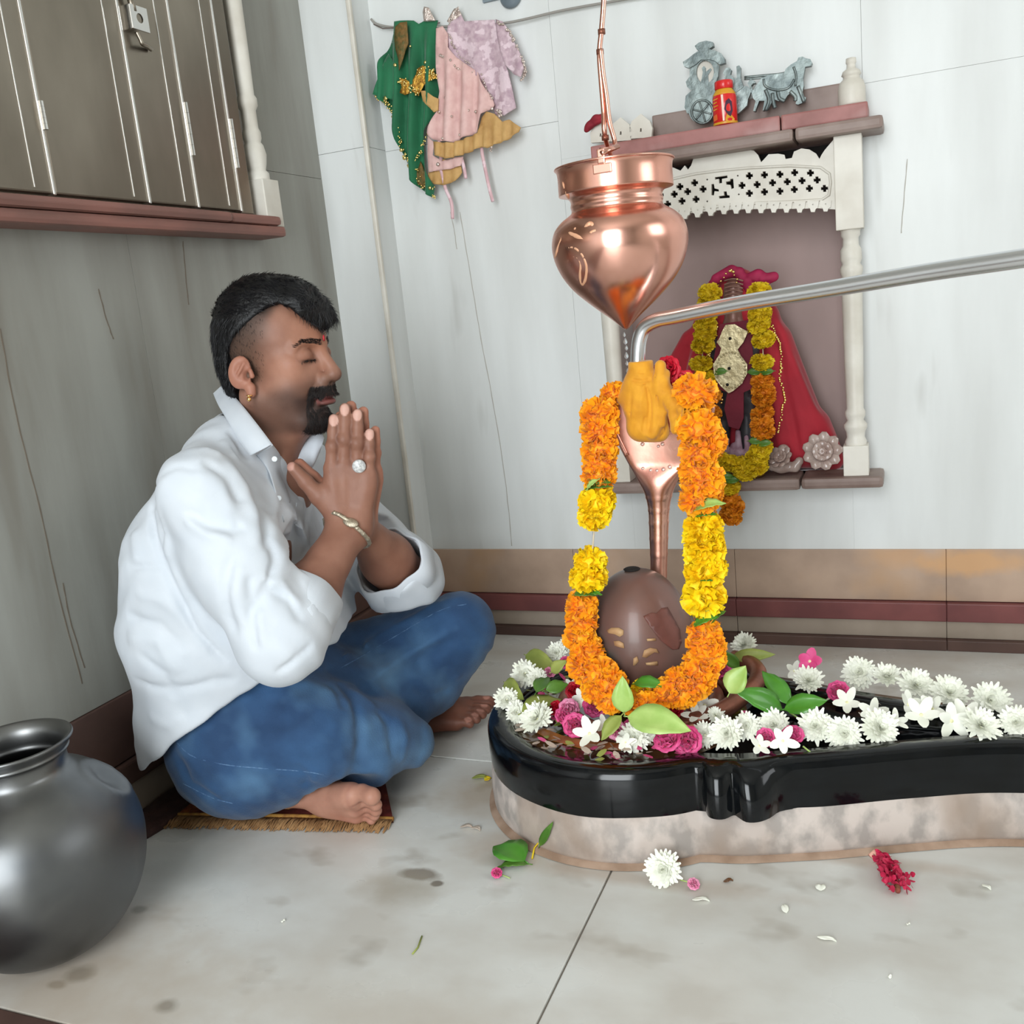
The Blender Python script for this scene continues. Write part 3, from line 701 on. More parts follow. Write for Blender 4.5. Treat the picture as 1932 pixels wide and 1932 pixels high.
w2 = [(1133, 92), (1138, 140), (1144, 180), (1150, 230), (1160, 275)]
tube('wire', [V(*p) for p in spline([onY(x, y, YWI-.003) for x, y in w2]+[V(lgp.x+.002, lgp.y-.002, lgp.z+.020)], 6)], .0032, M_cop, hp, 8)
tube('wire', [onY(1166, 276, YWI-.03), V(lgp.x+.003, lgp.y-.004, lgp.z+.016)], .0034, M_cop, hp, 8)
for px, py in ((1135, 60), (1132, 98), (1142, 260)):
    c = onY(px, py, YWI); vs, fs = tube_data([c+V(0, 0, -.003), c+V(0, 0, .003)], .0048, 8, True); pyobj('wire_wrap', vs, fs, M_cop3, hp)
# painted letters on the belly
prz = [(r, T0+z) for r, z in prof[:28]]
def on_pot(px, py, lift=-.0014):
    d = ray(px, py); t = 1.0
    while t < 1.5:
        p = CAMP+d*t; r = math.hypot(p.x-PXx, p.y-PYy)
        for (r0, z0), (r1, z1) in zip(prz[:-1], prz[1:]):
            if min(z0, z1) <= p.z <= max(z0, z1) and abs(z1-z0) > 1e-6:
                rr = r0+(r1-r0)*(p.z-z0)/(z1-z0)
                if r <= rr: n = V(p.x-PXx, p.y-PYy, 0).normalized(); return p+n*lift
        t += .0012
    return None
M_letter = mat('etched_letters', (240, 186, 150), (228, 170, 134), .5, .25, scale=40)
zpz = lambda x, y: (1020+x/2.84, y/2.84)
for P, w_ in (([(112, 1275), (92, 1330), (80, 1370), (66, 1400), (72, 1450), (92, 1480), (88, 1520), (112, 1555)], .0042), ([(118, 1372), (135, 1335), (170, 1325), (205, 1345), (232, 1380), (246, 1430), (240, 1490), (222, 1522), (210, 1480), (214, 1420), (200, 1385), (170, 1375), (130, 1415)], .0038),
              ([(150, 1248), (190, 1265), (250, 1290)], .0046), ([(235, 1222), (262, 1200), (282, 1210)], .0048), ([(260, 1250), (285, 1240), (300, 1235)], .0042), ([(180, 1222), (188, 1234)], .0036), ([(118, 975), (128, 1010)], .0040), ([(134, 1025), (144, 1060)], .0036)):
    q = [on_pot(*zpz(*p[:2])) for p in spline(P, 4)]; q = [p for p in q if p is not None]
    if len(q) > 1: tube('painted_stroke', q, [w_*.72*(.55+.45*math.sin(math.pi*min(1, (i+.6)/(len(q))))) for i in range(len(q))], M_letter, hp, 8)
# falling drops
M_drop = mat('water_drop', (225, 230, 232), rough=.05, trans=.85, spec=.6, ior=1.33)
dz = 0
for i, (px, py, s) in enumerate(((1178, 632, .0020), (1180, 645, .0028), (1182, 657, .0022), (1182, 672, .0030), (1183, 686, .0022), (1184, 700, .0020))):
    c = onY(px, py, PYy); vs, fs = lathe([(.0001, -s*1.4), (s*.8, -s*.7), (s, 0), (s*.6, s), (.0001, s*2)], 10, c)
    tag(pyobj('water_drop', vs, fs, M_drop), ('topmost water drop, just leaving the tip of the copper pot', 'second water drop below the tip of the copper pot', 'third water drop below the tip of the copper pot', 'fourth water drop below the copper pot, beside the pipe bend', 'fifth water drop from the top, beside the upright pipe', 'lowest water drop, just above the yellow cloth')[i], 'water drop', 'drops falling from the copper pot')

# ------------------------------------------------------------------ cobra: hood, neck and coil
YH = LY+.045
cob = thing('copper_cobra', 'copper cobra rising behind the linga with a wide hood under the yellow cloth', 'cobra', (LX+.02, YH, ZF))
hood = [(775, 1246, 86, .010), (762, 1246, 92, .007)]
rows = [(748, 1247, 70), (758, 1247, 88), (775, 1248, 96), (795, 1248, 95), (815, 1247, 88), (840, 1246, 76), (865, 1245, 63), (885, 1244, 51), (905, 1243, 40), (925, 1243, 30), (945, 1243, 24), (965, 1243, 21), (985, 1243, 20), (1010, 1243, 19), (1035, 1243, 18), (1060, 1243, 17), (1100, 1242, 17), (1150, 1241, 17)]
PXM = 1822/1.30
vs = []; fs = []; SG = 36
fine = spline([(a, b, c) for a, b, c in rows], 5)
for j, (py, px, hw) in enumerate(fine):
    c = onY(px, py, YH); hw_m = hw/PXM; flat = sstep(22, 60, hw)
    th = hw_m*(1-flat)+.011*flat
    rib = 1+.035*(1 if (j % 6) < 1 and hw < 34 else 0)
    for k in range(SG):
        a = 2*math.pi*k/SG; x = math.cos(a)*hw_m*rib; y = math.sin(a)*th*rib
        y -= flat*.016*(abs(math.cos(a))**2.2)*(hw/90)     # sides curl towards the camera
        vs.append(c+V(x, y, 0))
for j in range(len(fine)-1):
    for k in range(SG): fs.append((j*SG+k, j*SG+(k+1) % SG, (j+1)*SG+(k+1) % SG, (j+1)*SG+k))
fs.append(tuple(range(SG))); pyobj('hood', vs, fs, M_cop2, cob)
# hood studs, their pale colour painting in the white highlights on the beads
M_stud = mat('stud_painted_highlight', (255, 226, 214), rough=.35, metal=.6)
bmh = BM()
for px, py, s in ((1213, 884, 3.4), (1228, 887, 4), (1240, 888, 4), (1252, 886, 4.6), (1264, 881, 4.6), (1212, 838, 4), (1242, 842, 3), (1250, 838, 4), (1285, 856, 5), (1300, 828, 3.6)):
    c = onY(px, py, YH-.013); bmesh.ops.create_icosphere(bmh, subdivisions=2, radius=s/PXM, matrix=Matrix.Translation(c))
obj('studs', bmh, M_stud, cob)
# rim lip of the hood
lip = [(-1, 860), (-1, 815), (-1, 785), (-1, 762), (0, 750), (1, 762), (1, 785), (1, 815), (1, 860)]
lp_ = []
for sgn, py in lip:
    hw = np.interp(py, [r[0] for r in rows], [r[2] for r in rows])
    lp_.append(onY(1247+sgn*hw*.98, py, YH-.016 if sgn else YH-.004))
tube('hood_lip', [V(*p) for p in spline(lp_, 5)], .0038, M_cop2, cob, 8)
# coil lying round the linga
coil = []
for i in range(70):
    a = math.radians(60)-math.radians(395)*i/69; r = .098+.00042*i
    coil.append(V(LX+r*math.cos(a), LY+r*math.sin(a), ZF+.010+.004*math.sin(i*.2)))
coil = [V(LX+.022, YH, ZF+.05), V(LX+.03, YH+.01, ZF+.02)]+coil
tube('coil', [V(*p) for p in spline(coil, 2)], [.0125]*((len(coil)-1)*2)+[.004], M_cop3, cob, 12)

# ------------------------------------------------------------------ steel pipe
M_pipe = mat('pipe_steel', (236, 238, 242), (226, 228, 232), .26, 1.0, scale=3, stretch=(1, 1, 1))
ptsp = [(1204, 700, 1.262), (1204, 668, 1.262), (1207, 640, 1.261), (1217, 617, 1.259), (1240, 604, 1.254), (1275, 597, 1.247), (1400, 572, 1.222), (1560, 546, 1.19), (1750, 514, 1.15), (1932, 487, 1.11), (2100, 460, 1.075)]
PP = [V(*p) for p in spline([onY(x, y, Y) for x, y, Y in ptsp], 7)]
PP.append(PP[-1]+(PP[-1]-PP[-8]).normalized()*(1.99-PP[-1].x)/((PP[-1]-PP[-8]).normalized().x))
vs, fs = tube_data(PP, .0098, 24)
pipe = thing('bent_steel_pipe', 'shiny bent steel water pipe reaching in from the right over the hood', 'pipe', tuple(PP[0]))
pyobj('pipe_tube', vs, fs, M_pipe, pipe)
# ------------------------------------------------------------------ yellow cloth knotted over the pipe end
M_yel = mat('yellow_cloth', (226, 160, 36), (210, 142, 26), .75, scale=50, bump=.15, bscale=160, sheen=.2)
f = Field((-.45, 1.19, .46), (-.26, 1.33, .72), .0016)
def q(px, py, Y=1.262): return onY(px, py, Y)
f.cap(q(1208, 668), q(1210, 716), .0162, .0172, .004); f.cap(q(1238, 716, 1.255), q(1236, 740, 1.255), .008, .009, .006)
f.cap(q(1208, 728), q(1205, 760), .017, .022, .01); f.cap(q(1212, 735), q(1212, 805), .022, .020, .012); f.cap(q(1240, 745), q(1238, 812), .017, .013, .01); f.cap(q(1208, 805), q(1245, 815), .016, .012, .01)
f.cap(q(1185, 742), q(1172, 752), .010, .006, .012)
f.cap(q(1200, 722), q(1242, 730), .012, .012, .012)
f.cap(q(1246, 690, 1.25), q(1243, 735, 1.245), .0075, .007, .004); f.cap(q(1256, 705, 1.255), q(1250, 760, 1.25), .006, .007, .004)
f.cap(q(1256, 745, 1.25), q(1288, 772, 1.232), .012, .006, .010); f.cap(q(1288, 772, 1.228), q(1322, 784, 1.212), .006, .0022, .008); f.cap(q(1275, 808, 1.235), q(1268, 762, 1.24), .006, .009, .008); f.cap(q(1296, 782, 1.222), q(1274, 812, 1.235), .005, .004, .008); f.cap(q(1310, 780, 1.218), q(1280, 800, 1.232), .004, .005, .008)
f.cap(q(1243, 715, 1.247), q(1236, 815, 1.246), .006, .005, .006); f.cap(q(1254, 720, 1.247), q(1251, 800, 1.246), .005, .004, .005); f.cap(q(1230, 822, 1.247), q(1262, 760, 1.245), .0045, .004, .005)
for P, w_, a_ in (([(1190, 716), (1210, 719), (1232, 715)], .0016, -.003), ([(1218, 722), (1226, 760), (1230, 812)], .0016, -.0026), ([(1237, 700), (1240, 760), (1234, 815)], .0016, -.003), ([(1262, 770), (1258, 800), (1246, 826)], .0018, -.0028), ([(1200, 745), (1216, 790), (1212, 822)], .0018, -.002), ([(1190, 700), (1210, 703), (1232, 700)], .0014, -.0014), ([(1286, 770), (1272, 805)], .0016, -.002), ([(1192, 738), (1188, 775), (1200, 815)], .0028, -.0016), ([(1215, 725), (1208, 760), (1214, 800)], .003, .0016), ([(1224, 735), (1226, 780), (1222, 815)], .0026, -.002), ([(1268, 745), (1285, 770), (1280, 792)], .003, -.0018), ([(1198, 800), (1215, 820), (1240, 822)], .003, .0014),
                  ([(1195, 722), (1210, 726), (1226, 722)], .002, -.002), ([(1262, 755), (1300, 765)], .002, .0014), ([(1205, 750), (1225, 765)], .003, .0012), ([(1200, 770), (1222, 790)], .003, -.0012)):
    hh_ = f.hits(P)
    if len(hh_) > 1: f.fold(hh_, w_*.9, a_*1.7)
f.plane(q(1209, 681), V(0, 0, 1), .002) if False else f.op(lambda X, Y, Z: np.where(X < q(1238, 690).x, Z-q(1209, 681).z, -1.0)+0*Y, f.lo, f.lo+np.array(f.n)*f.h, .002, 'i')
f.fold([q(1190, 718, 1.247), q(1208, 720, 1.243), q(1232, 716, 1.247)], .0022, -.0035)
vs, Q = f.mesh(1); tag(npmesh('yellow_cloth', vs, Q, M_yel), 'mustard yellow cloth knotted over the pipe end and copper hood', 'cloth')

# ================================================================== FLOWER KITS
def strip_petal(vs, fs, base, d, up, L, w, curl, n=3, cup=0.0):
    """petal from base along d, bending towards up; width direction = d x up"""
    d = d.normalized(); up = (up-d*up.dot(d)).normalized(); s = d.cross(up); b0 = len(vs)
    for i in range(n+1):
        t = i/n; a = curl*t
        c = base+(d*math.sin(max(a, 1e-4))/max(a, 1e-4)*t+up*(1-math.cos(a))/max(abs(a), 1e-4)*t)*L if abs(curl) > 1e-3 else base+d*L*t
        ww = w*(.35+.65*math.sin(math.pi*min(.92, .15+.78*t))) if i < n else w*.28
        vs.append(c-s*ww+up*cup*ww); vs.append(c+s*ww+up*cup*ww)
    for i in range(n):
        a = b0+2*i; fs.append((a, a+1, a+3, a+2))
def rvec(): 
    while 1:
        v = V(random.uniform(-1, 1), random.uniform(-1, 1), random.uniform(-1, 1))
        if .1 < v.length < 1: return v.normalized()
def marigold_mesh(n=150, R=.0225, flat=.78):
    vs = []; fs = []
    for i in range(n):
        z = 1-2*(i+.5)/n; a = i*2.39996; r = math.sqrt(1-z*z); d = V(r*math.cos(a), r*math.sin(a), z)
        d = (d+rvec()*.22).normalized(); dd = V(d.x, d.y, d.z*flat)
        up = rvec(); base = dd*R*.55; L = R*random.uniform(.40, .58)
        b0 = len(vs); s = d.cross(up).normalized(); u2 = s.cross(d); w = R*random.uniform(.17, .27)
        rows = [(0, .5), (.55, 1.0), (1.0, .9)]
        for t, k in rows:
            c = base+dd.normalized()*L*t+u2*w*.5*t*t
            vs.append(c-s*w*k+u2*w*.35); vs.append(c+u2*(-w*.25+w*.3*random.random())); vs.append(c+s*w*k+u2*w*.35)
        for j in range(2):
            for k in range(2): p = b0+j*3+k; fs.append((p, p+1, p+4, p+3))
    # core
    m = 8; c0 = len(vs)
    for j in range(m+1):
        th = math.pi*j/m
        for k in range(12): a = 2*math.pi*k/12; vs.append(V(math.sin(th)*math.cos(a), math.sin(th)*math.sin(a), math.cos(th)*flat)*R*.74)
    for j in range(m):
        for k in range(12): fs.append((c0+j*12+k, c0+j*12+(k+1) % 12, c0+(j+1)*12+(k+1) % 12, c0+(j+1)*12+k))
    return vs, fs
M_or = mat('marigold_orange', (255, 180, 12), (255, 156, 6), .6, scale=60, sss=.0, sheen=.1)
M_ye = mat('marigold_yellow', (255, 226, 20), (252, 208, 10), .6, scale=60)
M_ye2 = mat('marigold_pale_yellow', (226, 196, 26), (206, 172, 18), .6, scale=60)
M_or2 = mat('marigold_deep_orange', (228, 146, 24), (212, 122, 16), .6, scale=60)
M_leaf = mat('leaf_green', (92, 134, 50), (70, 112, 38), .45, scale=30, coat=.15, bump=.1)
M_leaf2 = mat('leaf_pale', (182, 208, 122), (156, 190, 96), .45, scale=30, coat=.1, bump=.1)
M_leaf3 = mat('leaf_olive', (168, 176, 92), (132, 146, 66), .5, scale=20, bump=.1)
M_leaf4 = mat('leaf_bright', (84, 150, 48), (66, 128, 36), .35, scale=30, coat=.3)
M_string = mat('garland_string', (214, 200, 172), rough=.8)
def mk(name, vf, m):
    me = bpy.data.meshes.new(name); me.from_pydata([tuple(v) for v in vf[0]], [], vf[1]); me.update(); me.materials.append(m)
    me.polygons.foreach_set('use_smooth', [True]*len(me.polygons)); return me
def variants(name, fn, m, n): return [mk(name, fn(), m) for _ in range(n)]
MG = {}
_g = [marigold_mesh() for _ in range(4)]
for key, m in (('o', M_or), ('y', M_ye), ('Y', M_ye2), ('O', M_or2)): MG[key] = [mk('marigold', g_, m) for g_ in _g]
def inst(name, me, M_, parent=None):
    o = bpy.data.objects.new(name, me); COL.objects.link(o)
    if parent is not None:
        o.parent = parent; o.matrix_parent_inverse = Matrix.Translation(parent.location).inverted()
    o.matrix_world = M_ if parent is None else M_
    if parent is not None: o.matrix_basis = M_
    return o
def orient(loc, nrm, spin=None, s=1.0, sz=None):
    z = Vector(nrm).normalized(); x = z.orthogonal().normalized(); y = z.cross(x); a = random.uniform(0, 6.28) if spin is None else spin
    x2 = x*math.cos(a)+y*math.sin(a); y2 = z.cross(x2)
    M_ = Matrix((x2*s, y2*s, z*(sz or s))).transposed().to_4x4(); M_.translation = loc; return M_
def leaf_data(L=.05, w=.018, bend=.4, fold=.35, thick=.0006, n=8, vs=None, fs=None, M_=None, stem=.012):
    vs = [] if vs is None else vs; fs = [] if fs is None else fs; b0 = len(vs); cols = 5
    pts = []
    for side in (0, 1):
        for i in range(n+1):
            t = i/n; ww = w*math.sin(math.pi*t**.8)**.9 if 0 < t < 1 else .0004
            for j in range(cols):
                s = (j/(cols-1)-.5)*2; y = s*ww; z = abs(s)*ww*fold+bend*L*(t*(1-t))*1.0-bend*L*.3*t*t+.0015*math.sin(t*26)*abs(s)
                pts.append(V(t*L, y, z-side*thick))
    for p in pts: vs.append(M_ @ p if M_ else p)
    N_ = (n+1)*cols
    for side in (0, 1):
        for i in range(n):
            for j in range(cols-1):
                a = b0+side*N_+i*cols+j; q_ = (a, a+1, a+cols+1, a+cols); fs.append(q_ if side == 0 else q_[::-1])
    for i in range(n):
        a = b0+i*cols; fs.append((a, a+cols, a+cols+N_, a+N_)); a = b0+i*cols+cols-1; fs.append((a, a+N_, a+cols+N_, a+cols))
    if stem:
        P = [V(-stem, 0, -.001), V(0, 0, 0), V(L*.5, 0, bend*L*.22), V(L*.92, 0, bend*L*(.0736-.25))]
        if M_: P = [M_ @ p for p in P]
        tube_data(P[:2], .0008, 5, True, vs, fs)
    return vs, fs
def leaf(name, loc, direction, up, L, w, m, parent=None, bend=.4, fold=.35, stem=.01, label=None, group=None):
    x = Vector(direction).normalized(); z = Vector(up); z = (z-x*z.dot(x)).normalized(); y = z.cross(x)
    M_ = Matrix((x, y, z)).transposed().to_4x4(); M_.translation = loc
    vs, fs = leaf_data(L, w, bend, fold, M_=M_, stem=stem); o = pyobj(name, vs, fs, m, parent)
    if label: tag(o, label, 'leaf', group)
    return o
# ------------------------------------------------------------------ main garland
gar = thing('marigold_garland', 'orange and yellow marigold garland hanging from the copper hood around the linga', 'garland', (LX+.02, LY, .5))
YG = 1.205
G = [('o', 1157, 743, 1.27, .8), ('o', 1130, 783, 1.235, 1.15), ('o', 1131, 812, 1.225, 1.1), ('o', 1132, 846, 1.22, 1.08), ('o', 1131, 872, 1.217, 1.0), ('o', 1131, 893, 1.215, 1.05),
     ('y', 1127, 945, 1.21, 1.12), ('y', 1122, 972, 1.208, 1.0), ('y', 1114, 1060, 1.203, .98), ('y', 1111, 1090, 1.20, 1.12),
     ('o', 1098, 1142, 1.198, .98), ('o', 1097, 1172, 1.197, 1.0), ('o', 1093, 1200, 1.195, 1.0), ('o', 1108, 1228, 1.188, 1.05), ('o', 1104, 1256, 1.182, 1.1), ('o', 1130, 1272, 1.172, 1.12), ('o', 1128, 1298, 1.165, 1.0), ('o', 1150, 1290, 1.165, 1.05), ('o', 1152, 1318, 1.155, .95),
     ('o', 1205, 1330, 1.15, .95), ('o', 1225, 1328, 1.15, .95), ('y', 1212, 1303, 1.168, .7), ('o', 1262, 1308, 1.165, 1.05), ('o', 1288, 1304, 1.168, 1.1), ('o', 1282, 1286, 1.17, .95), ('o', 1310, 1286, 1.175, 1.15), ('o', 1322, 1258, 1.182, 1.12), ('o', 1336, 1240, 1.186, 1.05), ('o', 1332, 1215, 1.19, 1.1), ('o', 1331, 1195, 1.193, 1.0),
     ('y', 1328, 1127, 1.2, 1.26), ('y', 1331, 1075, 1.203, 1.22), ('y', 1330, 1042, 1.205, 1.16), ('y', 1328, 1022, 1.206, 1.15), ('y', 1327, 995, 1.208, 1.1),
     ('o', 1320, 940, 1.212, 1.15), ('o', 1336, 933, 1.222, .9), ('o', 1326, 905, 1.215, 1.2), ('o', 1318, 888, 1.215, 1.1), ('o', 1319, 852, 1.218, 1.1), ('o', 1332, 832, 1.226, 1.1), ('o', 1318, 808, 1.222, 1.2), ('o', 1312, 740, 1.24, 1.22), ('o', 1298, 733, 1.24, .85)]
for i, (c, px, py, Y, s) in enumerate(G):
    p = onY(px, py, Y); inst('marigold', random.choice(MG[c]), orient(p, V(0, -.35, 1)+rvec()*.3, s=s), gar)
sp = [(1157, 745, 1.27), (1131, 785, 1.235), (1131, 900, 1.215), (1121, 1000, 1.205), (1116, 1050, 1.204), (1100, 1130, 1.2), (1095, 1220, 1.19), (1130, 1290, 1.165), (1170, 1325, 1.152), (1215, 1332, 1.15), (1290, 1300, 1.168), (1330, 1250, 1.185), (1332, 1190, 1.193), (1328, 1120, 1.2), (1328, 1000, 1.208), (1320, 900, 1.215), (1316, 800, 1.222), (1312, 735, 1.24)]
tube('string', [V(*p) for p in spline([onY(*p) for p in sp], 5)], .0011, M_string, gar, 6)
tube('stem_piece', [onY(1315, 762, 1.232), onY(1315, 786, 1.228)], .0022, M_string, gar, 6)
for px, py, Y, dx, dz_, L, m in ((1112, 912, 1.2, 1, .1, .030, M_leaf), (1150, 918, 1.2, -1, .0, .034, M_leaf), (1128, 905, 1.19, -.7, -.5, .022, M_leaf2), (1082, 1122, 1.19, 1, .1, .034, M_leaf), (1110, 1118, 1.188, 1, -.05, .02, M_leaf4), (1312, 962, 1.195, 1, .3, .040, M_leaf2), (1308, 975, 1.2, 1, .2, .03, M_leaf4),
                              (1308, 1182, 1.185, 1, .55, .036, M_leaf4), (1338, 1178, 1.2, .6, .6, .03, M_leaf), (1196, 1290, 1.16, 1, .05, .045, M_leaf4), (1246, 1290, 1.165, -1, .0, .03, M_leaf), (1318, 1150, 1.19, 1, 0, .018, M_leaf2), (1324, 1095, 1.185, 1, .1, .014, M_leaf4)):
    leaf('leaf', onY(px, py, Y), V(dx, -.1, dz_), V(.1, -.6, 1), L, L*.22, m, gar, stem=.003)

# ------------------------------------------------------------------ red blossom behind the cloth
M_crim = mat('crimson_petal', (206, 20, 48), (180, 12, 40), .55, scale=50)
M_pink = mat('pink_petal', (232, 92, 152), (214, 62, 124), .5, scale=60, sheen=.1)
M_pink2 = mat('pale_pink_petal', (238, 160, 190), (226, 130, 168), .5, scale=60)
M_wht = mat('white_petal', (250, 251, 240), (244, 246, 230), .55, scale=40)
M_whty = mat('cream_centre', (244, 242, 200), (238, 234, 170), .6, scale=80)
M_dwht = mat('dull_white_petal', (214, 200, 186), (196, 178, 162), .6, scale=40)
def rose_mesh(R=.018, n=4):
    vs = []; fs = []
    for ring in range(n):
        m = 3+ring*2; rr = R*(.2+.8*ring/(n-1)); tilt = .15+.95*ring/(n-1)
        for k in range(m):
            a = 2*math.pi*(k+random.uniform(-.15, .15))/m+ring*.7; d = V(math.cos(a), math.sin(a), 0); s = V(-math.sin(a), math.cos(a), 0); b0 = len(vs)
            for i in range(4):
                t = i/3; rad = rr*(.25+.75*math.sin(t*1.4)); z = R*(.1+.75*t*math.cos(tilt*.8))-R*.25*(tilt if i == 3 else 0)
                for j in range(5):
                    q_ = (j/4-.5)*2; w = R*(.62+.2*ring/n)*math.sin(math.pi*(.16+.70*t))
                    vs.append(d*(rad-abs(q_)**2*R*.22)+s*q_*w+V(0, 0, z+random.uniform(-.06, .06)*R-abs(q_)*R*.08))
            for i in range(3):
                for j in range(4): p = b0+i*5+j; fs.append((p, p+1, p+6, p+5))
    return vs, fs
ROSE = {k: [mk('petals', rose_mesh(), m) for _ in range(3)] for k, m in (('pink', M_pink), ('red', M_crim), ('pale', M_pink2))}
def mum_mesh(R=.0215, rings=((24, 1.0, .10), (24, .90, .30), (22, .76, .56), (18, .58, .88), (14, .42, 1.15), (8, .30, 1.35))):
    vs = []; fs = []
    for n, l, el in rings:
        for k in range(n):
            a = 2*math.pi*(k+random.uniform(-.3, .3))/n; e = el+random.uniform(-.12, .12)
            d = V(math.cos(a)*math.cos(e), math.sin(a)*math.cos(e), math.sin(e)); up = V(-math.cos(a)*math.sin(e), -math.sin(a)*math.sin(e), math.cos(e))
            strip_petal(vs, fs, d*R*.06+V(0, 0, .002), d, up, R*l*random.uniform(.86, 1.08), R*.15, random.uniform(-.1, .75), 3, .35)
    return vs, fs
def dome(R, h, seg=14, rings=4):
    vs = []; fs = []
    for j in range(rings):
        a = (math.pi/2)*j/rings
        for k in range(seg): t = 2*math.pi*k/seg; vs.append(V(math.cos(a)*math.cos(t)*R, math.cos(a)*math.sin(t)*R, math.sin(a)*h))
    for j in range(rings-1):
        for k in range(seg): fs.append((j*seg+k, j*seg+(k+1) % seg, (j+1)*seg+(k+1) % seg, (j+1)*seg+k))
    fs.append(tuple((rings-1)*seg+k for k in range(seg))); fs.append(tuple(range(seg))[::-1]); return vs, fs
MUM = [mk('petals', mum_mesh(), M_wht) for _ in range(4)]; MUMC = mk('centre', dome(.0042, .0085), M_whty)
def jas_mesh(R=.017, n=5, w=.30):
    vs = []; fs = []
    for k in range(n):
        a = 2*math.pi*(k+random.uniform(-.12, .12))/n; d = V(math.cos(a), math.sin(a), .25+random.uniform(-.15, .25)); strip_petal(vs, fs, d*R*.06, d, V(0, 0, 1), R*random.uniform(.9, 1.1), R*w, random.uniform(-.5, .2), 5, .25)
    return vs, fs
JAS = [mk('petals', jas_mesh(), M_wht) for _ in range(3)]; JASC = mk('centre', dome(.0022, .003, 8, 3), M_whty)
JASP = [mk('petals', jas_mesh(.014, 5, .42), M_pink) for _ in range(2)]
def solid(me, th=.0004): pass
def flower(kind, loc, nrm, s, label, cat='flower', group=None, petal_mesh=None):
    nm = {'mum': 'chrysanthemum', 'rose': 'rose', 'jas': 'jasmine_flower', 'pinkjas': 'oleander_flower', 'red': 'red_rose', 'pale': 'rose'}[kind]
    r = thing(nm, label, cat, loc, group); M_ = orient(Vector(loc), nrm, s=s)
    if kind == 'mum': inst('petals', random.choice(MUM), M_, r); inst('centre', MUMC, M_, r)
    elif kind == 'rose': inst('petals', random.choice(ROSE['pink']), M_, r)
    elif kind == 'red': inst('petals', random.choice(ROSE['red']), M_, r)
    elif kind == 'pale': inst('petals', random.choice(ROSE['pale']), M_, r)
    elif kind == 'jas': inst('petals', random.choice(JAS), M_, r); inst('centre', JASC, M_, r)
    elif kind == 'pinkjas': inst('petals', random.choice(JASP), M_, r); inst('centre', JASC, M_, r)
    for ch in []: pass
    return r
# crimson pompoms by the cloth
flower('red', onY(1262, 700, 1.29), V(-.2, -1, .3), 1.15, 'upper crimson blossom tucked behind the yellow cloth knot', group=None)
flower('red', onY(1288, 728, 1.29), V(.3, -1, .1), 1.25, 'lower crimson blossom beside the top right orange marigold')
